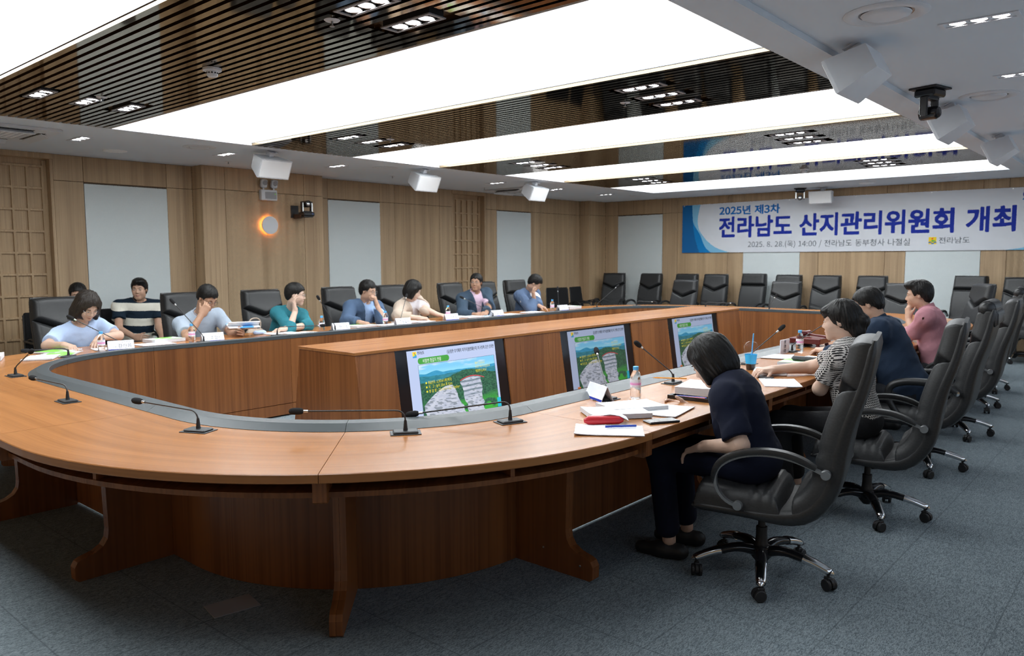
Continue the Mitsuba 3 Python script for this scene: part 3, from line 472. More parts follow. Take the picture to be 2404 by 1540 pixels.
 54952: (92,[[[11,17,11,21,22,21,22,29,19,31,17,33,16,35,16,38,18,41,20,43,24,44,28,45,33,45,38,45,41,43,44,42,46,39,47,35,45,31,41,29,41,21,53,21,53,17],[21,36,21,34,24,32,28,31,33,31,38,32,40,33,42,34,42,37,41,39,38,41,35,42,30,42,23,40,21,39],[26,21,37,21,37,28,29,28,26,28]],[[13,51,29,51,29,58,34,58,34,51,50,51,50,48,13,48]]]),
 55036: (92,[[[46,58,50,58,50,12,46,12]],[[28,25,37,25,37,57,41,57,41,14,37,14,37,22,28,22]],[[10,31,23,31,34,33,34,29,24,28,24,14,20,14,20,28,10,28]],[[11,50,11,53,20,53,20,58,24,58,25,53,34,53,34,50]],[[13,42,14,45,16,46,19,48,24,48,27,47,30,46,32,43,32,41,32,38,29,36,26,34,22,34,18,34,15,36,13,39],[16,40,17,39,19,38,23,37,27,38,28,39,28,41,28,42,27,44,24,45,21,45,19,44,17,43]]]),
 55148: (92,[[[44,58,48,58,48,12,44,12]],[[11,25,29,25,41,26,41,23,30,22,11,21]],[[12,52,24,52,24,58,28,58,28,52,40,52,40,49,12,49]],[[15,36,15,39,17,42,20,45,24,46,29,46,33,44,36,42,37,38,37,35,35,33,32,30,27,29,23,29,19,30,16,33],[19,37,20,35,22,33,24,32,27,32,30,33,32,34,33,36,33,38,32,40,30,42,28,43,25,43,22,42,20,40,19,39]]]),
}
# ------------------------------------------------------------------ the room
ZC, ZR = 2.68, 2.715                 # ceiling over the table and at the camera's side
XW, XP, YB, XE, YN = -9.56, -9.315, 13.78, 0.62, -1.35
LX0, LX1 = -7.385, -1.86             # the luminous strips run between these
LIGHTS = [0.33 + 2.68 * k for k in range(5)]
LW = 1.40

struct('floor', bx(XW - 0.2, XE, YN, YB + 0.1, -0.05, 0.0), 'm_carpet', 'blue grey carpet tiles covering the floor', 'carpet floor')
ceil = [bx(XW - 0.15, LX0, YN, YB + 0.1, ZC, ZC + 0.12), bx(LX1, -1.635, YN, YB + 0.1, ZC, ZC + 0.12),
        bx(-1.635, XE, YN, YB + 0.1, ZR, ZR + 0.1), bx(LX0, LX1, LIGHTS[4] + LW, YB + 0.1, ZC, ZC + 0.12), bx(LX0, LX1, YN, LIGHTS[0] - 1.28, ZC, ZC + 0.12),
        bx(LX0, LX1, YN, YB + 0.1, ZC + 0.06, ZC + 0.12)]
struct('ceiling', cat(ceil), 'm_ceiling', 'white plaster ceiling around the luminous strips', 'ceiling')

for k, y in enumerate(LIGHTS):
    where = ['over the near end of the table', 'nearest of those seen whole', 'third from the near end of the room', 'fourth from the near end of the room', 'farthest, beside the banner wall'][k]
    t = thing('ceiling_light_panel', f'wide luminous white ceiling panel, {where}', 'ceiling light', 'luminous ceiling panels')
    scene[put(f'{t}__diffuser', TM([[LX0, y, ZC + 0.031], [LX1, y, ZC + 0.031], [LX1, y + LW, ZC + 0.031], [LX0, y + LW, ZC + 0.031]], [[0, 2, 1], [0, 3, 2]]), 'm_white_edge', False)]['emitter'] = {
        'type': 'area', 'radiance': rgb(PANEL_L), 'sampling_weight': 24.0}
    put(f'{t}__edge_strip', cat(bx(LX0, LX1, y, y + 0.006, ZC + 0.001, ZC + 0.0305), bx(LX0, LX0 + 0.006, y, y + LW, ZC + 0.001, ZC + 0.0305),
                                bx(LX1 - 0.006, LX1, y, y + LW, ZC + 0.001, ZC + 0.0305)), 'm_white_edge', False)
    put(f'{t}__shadow_gap', bx(LX0, LX1, y + LW - 0.004, y + LW, ZC + 0.024, ZC + 0.0305), 'm_grey_frame', False)

# trios of downlights, staggered across each slatted strip
TRIOS = []
for k in range(-1, 4):
    yb = LIGHTS[k + 1] - 1.28
    for xs in (-6.24, -2.95):
        for j in range(3):
            TRIOS.append((xs - 0.035 * j + 0.03, yb + 0.33 + 0.32 * j, k))

for k in range(-1, 4):
    y0, y1 = LIGHTS[k + 1] - 1.28, LIGHTS[k + 1]
    where = ['above the camera side, mostly out of sight', 'nearest strip with a smoke detector', 'second strip from the near end', 'third strip, mirroring the banner letters', 'farthest strip, beside the last light panel'][k + 1]
    t = thing('slatted_ceiling_strip', f'bronze mirror slats in the ceiling, {where}', 'slatted ceiling', 'bronze slatted ceiling strips')
    put(f'{t}__backing', bx(LX0, LX1, y0, y1, ZC + 0.034, ZC + 0.055), 'm_slat_side', False)
    for i in range(19):
        a = y0 + 0.002 + i * 0.0674
        segs = [(LX0 + (0.0 if i else 0.0), LX1)]
        for (xd, yd, kk) in TRIOS:
            if kk == k and a < yd + 0.062 and a + 0.04 > yd - 0.062:
                out = []
                for (s0, s1) in segs:
                    if s0 < xd - 0.235 and s1 > xd + 0.25:
                        out += [(s0, xd - 0.235), (xd + 0.25, s1)]
                    else:
                        out.append((s0, s1))
                segs = out
        put(f'{t}__slat', cat([bx(s0, s1, a, a + 0.040, ZC, ZC + 0.034) for s0, s1 in segs]), 'm_bronze', False)

# ---- downlights
_fr = sbox(-0.18, -0.0575, 0.18, 0.0575).difference(sbox(-0.160, -0.040, 0.160, 0.040))
DL = dict(frame=mikit.ply(ext(_fr, 0.006), 'm_grey_frame'), frame_white=mikit.ply(ext(_fr, 0.006), 'm_white_plastic'),
          housing=mikit.ply(cat(bx(-0.166, 0.166, -0.048, -0.042, 0.003, 0.05), bx(-0.166, 0.166, 0.042, 0.048, 0.003, 0.05), bx(-0.172, -0.166, -0.048, 0.048, 0.003, 0.05), bx(0.166, 0.172, -0.048, 0.048, 0.003, 0.05), bx(-0.172, 0.172, -0.048, 0.048, 0.05, 0.053)), 'm_black'),
          ring=mikit.ply(lathe([(0.037, 0.012), (0.043, 0.006), (0.045, 0.008), (0.045, 0.03), (0.037, 0.03)], 20), 'm_steel', smooth=40),
          lamp=mikit.ply(TM(np.vstack([np.c_[circ(0.0385, 20), np.zeros(20)], [[0, 0, 0]]]), [[(i + 1) % 20, i, 20] for i in range(20)]), 'm_white_edge'))


def downlight(x, y, z, label, group, white=False, tilt=0):
    t = thing('downlight', label, 'downlight', group)
    put(f'{t}__frame', DL['frame_white' if white else 'frame'], None, to=M4((x, y, z - 0.006)))
    put(f'{t}__housing', DL['housing'], None, to=M4((x, y, z - 0.006)))
    for j in range(3):
        m = M4((x + (j - 1) * 0.098, y, z - 0.004), rx=-tilt * (j % 2 + 0.5), ry=tilt * (j - 1))
        put(f'{t}__trim_ring', DL['ring'], None, to=m @ M4((0, 0, -0.004)))
        d = {**DL['lamp'], 'emitter': {'type': 'area', 'radiance': rgb(LAMP_L), 'sampling_weight': 0.6}}
        put(f'{t}__lamp', d, None, to=m @ M4((0, 0, 0.004)))


SIDE = {-6.24: 'left side', -2.95: 'right side'}
for n_, (x, y, k) in enumerate(TRIOS):
    if k < 0:
        continue
    side = 'left' if x < -4 else 'right'
    strip = ['nearest', 'second', 'third', 'farthest'][k]
    j = (n_ % 3)
    downlight(x, y, ZC, f'three lamp grey downlight in the {strip} slatted strip, {["near", "middle", "far"][j]} one of its {side} trio', 'downlights in the slatted strips', tilt=7 if k == 1 and side == 'right' else 2)
for j, y in enumerate([3.05, 4.565, 6.075, 7.62, 9.09, 10.6, 12.1]):
    downlight(-8.2, y, ZC, f'white three lamp downlight above the left wall, number {j + 1} from the near end', 'downlights along the left wall', True)
for j, y in enumerate([1.62, 3.15, 4.68, 6.22, 7.75, 9.28, 10.8]):
    downlight(-0.87, y, ZR, f'white three lamp downlight in the right ceiling, number {j + 1} from the near end', 'downlights on the camera side', True)

# ---- walls: panels with open joints on a dark backing
G = 0.0025


def wall_panels(root, plane, axis, cols, zjoint=2.391, z0=0.08, z1=ZC):
    """cols: (a0, a1, lower material, frieze material, plane)."""
    for a0, a1, mlow, mtop, pl in cols:
        for (b0, b1, m) in ((z0, zjoint, mlow), (zjoint, z1, mtop)):
            if m is None:
                continue
            part = 'white_board' if m == 'm_board' else 'wood_panel'
            if b0 == zjoint:
                part = 'frieze_panel'
            th = 0.028 if m == 'm_board' else 0.022
            top = b1 - (0.018 if m == 'm_board' else G)
            if axis == 'y':
                g = bx(pl - 0.03, pl + (0.004 if m == 'm_board' else 0), a0 + G, a1 - G, b0 + G, top, 0.0015)
            else:
                g = bx(a0 + G, a1 - G, pl - (0.004 if m == 'm_board' else 0), pl + 0.03, b0 + G, top, 0.0015)
            put(f'{root}__{part}', g, m, False)


struct('wall_left', cat(bx(XW - 0.16, XW - 0.03, YN, 1.45, 0, ZC), bx(XW - 0.16, XW - 0.03, 3.257, 9.468, 0, ZC), bx(XW - 0.16, XW - 0.03, 10.32, YB, 0, ZC), bx(XW - 0.2, XW - 0.16, YN, YB, 0, ZC),
                        bx(XW - 0.03, XP - 0.03, 4.875, 6.636, 0, ZC), bx(XW - 0.03, XP - 0.03, 13.2, YB, 0, ZC)), 'm_oak_dark', 'oak panelled left wall with white boards and a pilaster', 'wall')
A, B = 'm_oak', 'm_oak_b'
wall_panels('wall_left', XW, 'y', [
    (YN, 0.2, A, B, XW), (0.2, 1.45, B, A, XW), (3.257, 3.571, A, A, XW), (3.571, 4.529, 'm_board', B, XW), (4.529, 4.858, A, A, XW), (4.858, 5.164, A, A, XP), (5.164, 6.339, 'm_oak_perf', B, XP), (6.339, 6.653, A, A, XP),
    (6.653, 6.912, A, A, XW), (6.912, 7.888, 'm_board', B, XW), (7.888, 8.190, A, A, XW), (8.190, 9.176, B, B, XW), (9.176, 9.468, A, A, XW), (10.32, 10.616, A, A, XW), (10.616, 11.594, 'm_board', B, XW), (11.594, 11.893, A, A, XW),
    (11.893, 12.822, B, B, XW), (12.822, 13.19, A, A, XW), (13.19, YB, B, B, XP)])
for (a, s) in ((4.858, -1), (6.653, 1), (13.19, -1)):     # returns of the pilaster and the corner post
    for b0, b1 in ((0.08, 2.391), (2.391, ZC)):
        put('wall_left__return_panel', bx(XW, XP - 0.003, a + (0.0 if s < 0 else -0.018), a + (0.018 if s < 0 else 0.0), b0 + G, b1 - G), A, False)

struct('wall_back', bx(XW, XE, YB + 0.03, YB + 0.1, 0, ZC + 0.04), 'm_oak_dark', 'oak panelled far wall with white boards behind the banner', 'wall')
wall_panels('wall_back', YB, 'x', [
    (XP, -8.999, A, A, YB), (-8.999, -7.948, 'm_board', B, YB), (-7.948, -7.608, A, A, YB), (-7.608, -6.553, B, B, YB), (-6.553, -6.238, A, A, YB), (-6.238, -5.180, 'm_board', B, YB), (-5.180, -4.86, A, A, YB), (-4.86, -3.77, B, B, YB),
    (-3.77, -3.455, A, A, YB), (-3.455, -2.392, 'm_board', B, YB), (-2.392, -2.05, A, A, YB), (-2.05, -0.95, 'm_oak_perf_x', B, YB), (-0.95, -0.6, A, A, YB), (-0.6, XE, 'm_board', B, YB)])
WINS = [(1.2, 3.6), (4.1, 6.5), (7.0, 9.4), (9.9, 12.3)]
_wr = [bx(XE, XE + 0.1, YN, YB + 0.1, 0, 0.95), bx(XE, XE + 0.1, YN, YB + 0.1, 2.35, ZR + 0.03)]
for a, b in zip([YN] + [w[1] for w in WINS], [w[0] for w in WINS] + [YB + 0.1]):
    _wr.append(bx(XE, XE + 0.1, a, b, 0.95, 2.35))
struct('wall_right', cat(_wr), 'm_oak', 'oak wall with daylit windows on the camera side, out of sight', 'wall')
for i, (a, b) in enumerate(WINS):
    w = f'window_{i + 1}'
    struct(w, cat(bx(XE, XE + 0.09, a, b, 0.95, 0.99), bx(XE, XE + 0.09, a, b, 2.31, 2.35), bx(XE, XE + 0.09, a, a + 0.04, 0.99, 2.31), bx(XE, XE + 0.09, b - 0.04, b, 0.99, 2.31),
                  bx(XE + 0.02, XE + 0.07, (a + b) / 2 - 0.025, (a + b) / 2 + 0.025, 0.99, 2.31)), 'm_white_plastic', f'window {i + 1} with a daylit blind in the camera side wall, out of sight', 'window')
    put(f'{w}__blind', TM([[XE + 0.075, a, 0.96], [XE + 0.075, b, 0.96], [XE + 0.075, b, 2.34], [XE + 0.075, a, 2.34]], [[0, 2, 1], [0, 3, 2]]), 'm_white_edge', False)
    scene[f'{w}__blind']['emitter'] = {'type': 'area', 'radiance': rgb(WINDOW_L), 'sampling_weight': 8.0}
struct('wall_near', bx(XW - 0.2, XE + 0.06, YN - 0.06, YN, 0, ZR + 0.03), 'm_oak', 'oak wall behind the camera, out of sight', 'wall')
struct('baseboard_left', cat(bx(XW - 0.03, XW + 0.002, 3.257, 4.858, 0, 0.078), bx(XP - 0.03, XP + 0.002, 4.858, 6.653, 0, 0.078), bx(XW - 0.03, XW + 0.002, 6.653, 9.468, 0, 0.078), bx(XW - 0.03, XW + 0.002, 10.32, 13.19, 0, 0.078)), 'm_oak_dark', 'dark skirting along the left wall', 'baseboard')
struct('baseboard_back', bx(XP, XE, YB - 0.002, YB + 0.03, 0, 0.078), 'm_oak_dark', 'dark skirting along the far wall', 'baseboard')


def lattice_door(name, y0, y1, label, cols):
    struct(name, bx(XW - 0.16, XW - 0.125, y0, y1, 0.0, ZC - 0.06), 'm_oak_b', label, 'door')
    put(f'{name}__header', bx(XW - 0.16, XW + 0.012, y0, y1 + 0.0, ZC - 0.06, ZC - 0.001, 0.002), 'm_oak_b', False)
    for y in (y0, y1 - 0.03):
        put(f'{name}__jamb', bx(XW - 0.16, XW, y, y + 0.03, 0, ZC - 0.061), 'm_oak', False)
    ya, yb = y0 + 0.075, y1 - 0.075
    nb = cols
    for i in range(nb + 1):
        y = ya + (yb - ya) * i / nb
        put(f'{name}__lattice_stile', bx(XW - 0.125, XW - 0.100, y - 0.0125, y + 0.0125, 0.12, 2.55, 0.002), 'm_oak_b', False)
    for i in range(11):
        z = 2.540 - 0.2385 * i
        put(f'{name}__lattice_rail', bx(XW - 0.125, XW - 0.1005, ya, yb, z - 0.0125, z + 0.0125, 0.002), 'm_oak_b', False)
    for s in (y0 + 0.03, y1 - 0.075):
        put(f'{name}__edge_stile', bx(XW - 0.125, XW - 0.104, s, s + 0.045, 0.02, 2.61, 0.002), 'm_oak_b', False)


lattice_door('door_1', 1.45, 3.257, 'oak lattice door at the left edge of the left wall', 11)
lattice_door('door_2', 9.468, 10.32, 'oak lattice door in the left wall between two white boards', 5)
# ------------------------------------------------------------------ the ring table
CX0, CX1, CY0, CY1 = -5.37, -3.59, 2.896, 9.455      # centres of the corner arcs
DO, DRO, DRR, DI = 1.885, 1.2165, 1.170, 1.095       # outer edge, rim foot, rim ridge, inner edge
ZT = 0.75


def ring_pos(s):
    """s: side number plus fraction; 0 right straight, 1 far right arc, 2 far straight, 3 far left arc, 4 left, 5 near left arc, 6 near, 7 near right arc. -> core point, outward normal."""
    k, t = int(math.floor(s)) % 8, s - math.floor(s)
    if k == 0: return (CX1, CY0 + (CY1 - CY0) * t), (1.0, 0.0)
    if k == 2: return (CX1 + (CX0 - CX1) * t, CY1), (0.0, 1.0)
    if k == 4: return (CX0, CY1 + (CY0 - CY1) * t), (-1.0, 0.0)
    if k == 6: return (CX0 + (CX1 - CX0) * t, CY0), (0.0, -1.0)
    a0 = {1: 0.0, 3: 90.0, 5: 180.0, 7: 270.0}[k]
    a = math.radians(a0 + 90 * t)
    return {1: (CX1, CY1), 3: (CX0, CY1), 5: (CX0, CY0), 7: (CX1, CY0)}[k], (math.cos(a), math.sin(a))


def ring_len(s):
    """Distance run along the ring at the outer edge, for the grain."""
    L = [CY1 - CY0, DO * math.pi / 2, CX1 - CX0, DO * math.pi / 2] * 2
    k = int(math.floor(s)); return sum(L[i % 8] for i in range(k)) + (s - k) * L[k % 8]


def ring_samples(s0, s1):
    out, s = [], s0
    stops = sorted({s0, s1, *[float(x) for x in range(int(s0), int(s1) + 2) if s0 < x < s1]})
    for a, b in zip(stops[:-1], stops[1:]):
        n = max(1, int(math.ceil(abs(b - a) * 26))) if int(math.floor(a + 1e-6)) % 2 == 1 else max(1, int(math.ceil((b - a) * 4)))
        out += [a + (b - a) * i / n for i in range(n)]
    return out + [s1]


def ring_piece(s0, s1, prof, trim=0.0012):
    """Loft the closed profile ((d, z) rows, counter-clockwise seen along the run) from s0 to s1. Returns (mesh, uv)."""
    ss = ring_samples(s0, s1)
    eps = 1e-6
    prof = np.asarray(prof, float); m = len(prof)
    v, uv = [], []
    for i, s in enumerate(ss):
        q = s if i == 0 else s - (eps if abs(s - round(s)) < eps else 0)
        (cx, cy), (nx, ny) = ring_pos(s if i < len(ss) - 1 else s - eps)
        off = trim if i == 0 else -trim if i == len(ss) - 1 else 0.0
        for d, z in prof:
            v.append((cx + nx * d - ny * off, cy + ny * d + nx * off, z)); uv.append((ring_len(s), d + z))
    n = len(ss); v = np.array(v)
    i, j = np.meshgrid(np.arange(n - 1), np.arange(m), indexing='ij'); j2 = (j + 1) % m
    q = np.stack([i * m + j, (i + 1) * m + j, (i + 1) * m + j2, i * m + j2], -1).reshape(-1, 4)
    f = [q[:, [0, 1, 2]], q[:, [0, 2, 3]]]
    tri = np.array(trimesh.creation.triangulate_polygon(Polygon(prof), engine='earcut')[1]) if False else None
    import mapbox_earcut as me
    tr = me.triangulate_float64(prof, np.array([m], np.uint32)).reshape(-1, 3).astype(int)
    f += [tr[:, ::-1] if False else tr, tr[:, ::-1] + (n - 1) * m]
    mesh = TM(v, np.vstack(f))
    if mesh.volume < 0:
        mesh.faces = mesh.faces[:, ::-1]
    # each face its own corners, so that edges stay crisp and uv may ride along
    fl = np.asarray(mesh.faces).ravel()
    return TM(v[fl], np.arange(len(fl)).reshape(-1, 3)), np.array(uv)[fl]


JOINTS = [0.0, 0.2, 0.4, 0.6, 0.8, 1.0, 1.5, 2.145, 2.855, 3.5, 4.0, 4.2, 4.4, 4.6, 4.8, 5.0, 5.5, 6.14, 6.85, 7.5, 8.0]
TABLE = thing('conference_table', 'large reddish brown ring shaped conference table filling the room', 'table')
C3 = 0.003
for a, b in zip(JOINTS[:-1], JOINTS[1:]):
    gap = 0.001 if int(a) % 2 == 1 or (a < 7 and b > 7) else 0.016      # no gap under the curved panels
    m, uv = ring_piece(a, b, [(DRO - 0.03, ZT - 0.035), (DO - C3, ZT - 0.035), (DO, ZT - 0.032), (DO, ZT - C3), (DO - C3, ZT), (DRO - 0.03, ZT)])
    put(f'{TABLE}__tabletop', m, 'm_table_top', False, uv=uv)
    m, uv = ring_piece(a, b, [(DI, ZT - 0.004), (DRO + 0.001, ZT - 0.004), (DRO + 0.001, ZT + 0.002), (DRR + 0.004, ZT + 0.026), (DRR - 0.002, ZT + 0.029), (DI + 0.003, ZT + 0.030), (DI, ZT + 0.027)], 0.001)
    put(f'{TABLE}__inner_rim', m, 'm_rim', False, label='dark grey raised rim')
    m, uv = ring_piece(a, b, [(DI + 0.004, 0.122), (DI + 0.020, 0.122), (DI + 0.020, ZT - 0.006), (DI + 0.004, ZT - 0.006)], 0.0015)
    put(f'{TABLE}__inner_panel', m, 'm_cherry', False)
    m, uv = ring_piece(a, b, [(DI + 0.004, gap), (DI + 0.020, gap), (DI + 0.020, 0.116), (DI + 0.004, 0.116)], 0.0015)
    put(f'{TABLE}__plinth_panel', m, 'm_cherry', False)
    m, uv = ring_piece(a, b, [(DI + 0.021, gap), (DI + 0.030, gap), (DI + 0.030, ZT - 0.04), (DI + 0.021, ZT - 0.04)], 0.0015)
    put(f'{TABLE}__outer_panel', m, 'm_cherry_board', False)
    m, uv = ring_piece(a, b, [(DI + 0.06, 0.648), (DO - 0.055, 0.648), (DO - 0.055, 0.668), (DI + 0.06, 0.668)], 0.0015)
    put(f'{TABLE}__shelf', m, 'm_cherry_board', False)
    m, uv = ring_piece(a, b, [(DI + 0.031, 0.668), (DI + 0.05, 0.668), (DI + 0.05, ZT - 0.036), (DI + 0.031, ZT - 0.036)], 0.0015)
    put(f'{TABLE}__shelf_back', m, 'm_black', False)
    # divider in the middle of the open shelf
    mid = (a + b) / 2
    (cx, cy), (nx, ny) = ring_pos(mid)
    m = bx(DI + 0.06, DO - 0.06, -0.009, 0.009, 0.668, ZT - 0.035)
    m.apply_transform(M4((cx, cy, 0), rz=math.degrees(math.atan2(ny, nx))))
    put(f'{TABLE}__shelf_divider', m, 'm_cherry_board', False)
_leg = np.array([(1.126, 0.0), (1.575, 0.0), (1.590, 0.012), (1.592, 0.070), (1.578, 0.094), (1.556, 0.104), (1.500, 0.118), (1.462, 0.140), (1.440, 0.172), (1.434, 0.215), (1.440, 0.45), (1.446, 0.646), (1.126, 0.646)])
for s in JOINTS[:-1]:
    (cx, cy), (nx, ny) = ring_pos(s)
    a = math.degrees(math.atan2(ny, nx))
    for off in (-0.0265, 0.0005):
        m = remap(ext(_leg, 0.026, off), [[1, 0, 0], [0, 0, 1], [0, 1, 0]])
        put(f'{TABLE}__leg', m, 'm_cherry_board', False, to=M4((cx, cy, 0), rz=a))
    m = remap(ext(np.array([(DO - 0.14, 0.634), (DO - 0.03, 0.634), (DO - 0.018, 0.642), (DO - 0.016, 0.714), (DO - 0.14, 0.714)]), 0.05, -0.025), [[1, 0, 0], [0, 0, 1], [0, 1, 0]])
    put(f'{TABLE}__bracket', m, 'm_cherry_board', False, to=M4((cx, cy, 0), rz=a))
    for dd, zz in ((1.52, 0.062), (1.30, 0.10)):
        put(f'{TABLE}__bolt_cap', lathe([(0.006, 0), (0.006, 0.002), (0.003, 0.003)], 10), 'm_silver', 40, to=M4((cx, cy, 0), rz=a) @ M4((dd, -0.0265, zz), rx=90))

# ------------------------------------------------------------------ the monitor console in the middle
KX0, KX1, KY0, KY1, KZ = -4.945, -4.285, 3.29, 9.37, 0.86
SL = 0.13 / 0.86
CONSOLE = thing('monitor_console', 'long reddish brown monitor console inside the ring table', 'console')
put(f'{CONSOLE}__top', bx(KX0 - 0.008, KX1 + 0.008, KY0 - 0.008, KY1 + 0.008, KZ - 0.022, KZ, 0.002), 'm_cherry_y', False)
MONS = [(3.645, 4.846), (5.610, 6.811), (7.555, 8.756)]
end = TM([[KX0, 0, 0.84 - 0.002], [KX1, 0, 0.84 - 0.002], [KX1 + 0.13, 0, 0.0], [KX0 - 0.13, 0, 0.0], [KX0, 0.018, 0.84 - 0.002], [KX1, 0.018, 0.84 - 0.002], [KX1 + 0.13, 0.018, 0.0], [KX0 - 0.13, 0.018, 0.0]],
         [[0, 3, 2], [0, 2, 1], [4, 5, 6], [4, 6, 7], [0, 1, 5], [0, 5, 4], [1, 2, 6], [1, 6, 5], [2, 3, 7], [2, 7, 6], [3, 0, 4], [3, 4, 7]])
for y in (KY0, KY1 - 0.018):
    put(f'{CONSOLE}__end_panel', mv(end, (0, y, 0)), 'm_cherry', False)


def slope_slab(sx, y0, y1, z0, z1, th, out=0.0):
    """A slab lying in the sloped side of the console (sx = 1 right side, -1 left side)."""
    def X(z): return (KX1 if sx > 0 else KX0) + sx * (SL * (KZ - 0.02 - z) + out)
    v = []
    for y in (y0, y1):
        for z in (z0, z1):
            v += [(X(z), y, z), (X(z) - sx * th, y, z)]
    return trimesh.convex.convex_hull(np.array(v))


edges = [KY0 + 0.018]
for a, b in MONS:
    edges += [a, b]
edges.append(KY1 - 0.018)
for sx in (1, -1):
    cuts = [edges[0]]
    for i in range(0, len(edges), 2):
        a, b = edges[i], edges[i + 1]
        w = b - a
        bits = [(a, b)] if i in (0, 6) else [(a, a + 0.19), (a + 0.19, b - 0.19), (b - 0.19, b)]
        for (p, q) in bits:
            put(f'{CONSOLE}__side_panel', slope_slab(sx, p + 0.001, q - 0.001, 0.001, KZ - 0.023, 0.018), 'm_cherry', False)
    for a, b in MONS:
        put(f'{CONSOLE}__side_panel', slope_slab(sx, a, b, 0.001, 0.06, 0.018), 'm_cherry', False)
        put(f'{CONSOLE}__top_rail', slope_slab(sx, a, b, 0.836, KZ - 0.023, 0.018), 'm_cherry', False)


# ---- the pictures on the screens (uv: 0..1 across the slide)
def slide(p, n, uv):
    u, v = uv.x, uv.y                       # v up
    pu, pv = (u - 0.105) / 0.868, (v + 0.01) / 0.80
    bgc = mi.Color3f(0.52, 0.61, 0.86)
    sky = mix((0.22, 0.62, 0.92), (0.62, 0.80, 0.95), smoothstep(0.45, 0.75, fbm(pu * 5, pv * 14, 1.0)))
    sky = mix(sky, (0.30, 0.72, 0.93), smoothstep(0.93, 0.84, pv))
    r1 = 0.815 + 0.04 * fbm(pu * 7 + 2, 3.0) + 0.045 * dr.exp(-dr.square((pu - 0.2) / 0.09))
    r2 = 0.765 + 0.05 * fbm(pu * 8 + 9, 5.0)
    hill = 0.665 + 0.135 * dr.exp(-dr.square((pu - 0.62) / 0.26)) + 0.025 * fbm(pu * 26, 7.0)
    c = dr.select(pv < r1, mix((0.03, 0.30, 0.52), (0.05, 0.36, 0.60), noise(pu * 30, pv * 40)), sky)
    c = dr.select(pv < r2, mix((0.02, 0.19, 0.26), (0.04, 0.27, 0.34), noise(pu * 40, pv * 50)), c)
    tree = mix((0.010, 0.060, 0.040), (0.05, 0.19, 0.10), noise(pu * 75, pv * 75))
    tree = mix(tree, (0.05, 0.42, 0.05), smoothstep(0.42, 0.10, pv) * smoothstep(0.35, 0.65, noise(pu * 14, pv * 16, 4.0)))
    c = dr.select(pv < hill, tree, c)
    rock = mix((0.42, 0.47, 0.60), (0.68, 0.71, 0.80), fbm(pu * 22, pv * 22, 2.0))
    rock = mix(rock, (0.17, 0.21, 0.24), smoothstep(0.62, 0.72, noise(pu * 30 + pv * 20, pv * 46)) * 0.7)
    bench = mix(rock, (0.10, 0.17, 0.20), smoothstep(0.15, 0.5, dr.sin(pv * 75 + 2 * noise(pu * 9, pv * 5))) * smoothstep(0.25, 0.42, pv) * 0.75)
    wob = 0.03 * noise(pv * 12, 3.0) - 0.015
    la = (pv < 0.575 - 1.6 * dr.square(pu - 0.36) - 0.35 * dr.maximum(0.30 - pu, 0)) & (pu > 0.02 + 0.25 * dr.maximum(0.20 - pv, 0)) & (pu < 0.50 + 0.25 * (0.2 - pv) + wob)
    lb = (pv < 0.665 - 2.4 * dr.square(pu - 0.66)) & (pu > 0.545 + wob + 0.12 * (0.3 - pv)) & (pu < 0.79 + wob)
    c = dr.select(la, rock, c)
    c = dr.select(lb, bench, c)
    edge = dr.abs(pv - (0.68 - 2.3 * dr.square(pu - 0.66)))
    c = dr.select((edge < 0.007) & (pu > 0.50) & (pu < 0.83) & (pv > 0.3), mi.Color3f(0.80, 0.06, 0.10), c)
    inside = (pu > 0) & (pu < 1) & (pv < 1) & (pv > -0.2)
    c = dr.select(inside, c, bgc)
    frame = (dr.abs(pu - 0.5) < 0.5035) & (pv < 1.005) & ~inside
    c = dr.select(frame, mi.Color3f(0.10, 0.13, 0.25), c)
    # green title bar with round ends
    qx, qy = dr.maximum(dr.abs(u - 0.275) - 0.145, 0.0), (v - 0.845) * 0.56
    bar = dr.sqrt(qx * qx + qy * qy) < 0.024
    c = dr.select(bar, mi.Color3f(0.055, 0.36, 0.035), c)
    # small sun, leaf and wave emblem
    ex, ey = (u - 0.080) / 0.020, (v - 0.940) / 0.042
    em = (dr.abs(ex) < 1) & (dr.abs(ey) < 1)
    ec = dr.select(ey < -0.25 + 0.25 * dr.sin(ex * 3), mi.Color3f(0.05, 0.35, 0.70), mi.Color3f(0.95, 0.72, 0.04))
    ec = dr.select(dr.square(ex - 0.3) + dr.square(ey - 0.05) < 0.10, mi.Color3f(0.12, 0.50, 0.10), ec)
    ec = dr.select(dr.square(ex) + dr.square(ey - 0.55) < 0.07, mi.Color3f(0.80, 0.12, 0.05), ec)
    c = dr.select(em, ec, c)
    c = dr.select((u > 0.955) & (v < 0.14), mi.Color3f(0.02, 0.50, 0.66), c)
    return dr.select((u > 0.07) & (u < 0.12) & (v < 0.03), mi.Color3f(0.80, 0.22, 0.06), c)


def glyphs(text, h, bold=False, space=1.0, sx=1.0):
    """Lettering as shapely shapes, h: size of the square em; returns (shape, width)."""
    table, x, out = (GLYPH_BOLD if bold else GLYPH_TEXT), 0.0, []
    k = h / (64 * 0.8)
    for ch in text:
        if ch == ' ' or ord(ch) not in table:
            x += 0.30 * h * sx; continue
        adv, polys = table[ord(ch)]
        for rings in polys:
            rs = [[(x + (r[i] - 8) * k * sx, (r[i + 1] - 16) * k) for i in range(0, len(r), 2)] for r in rings]
            g = Polygon(rs[0], rs[1:])
            out.append(g if g.is_valid else g.buffer(0))
        x += adv / 100 * h * sx * space
    return unary_union([g for g in out if not g.is_empty]), x


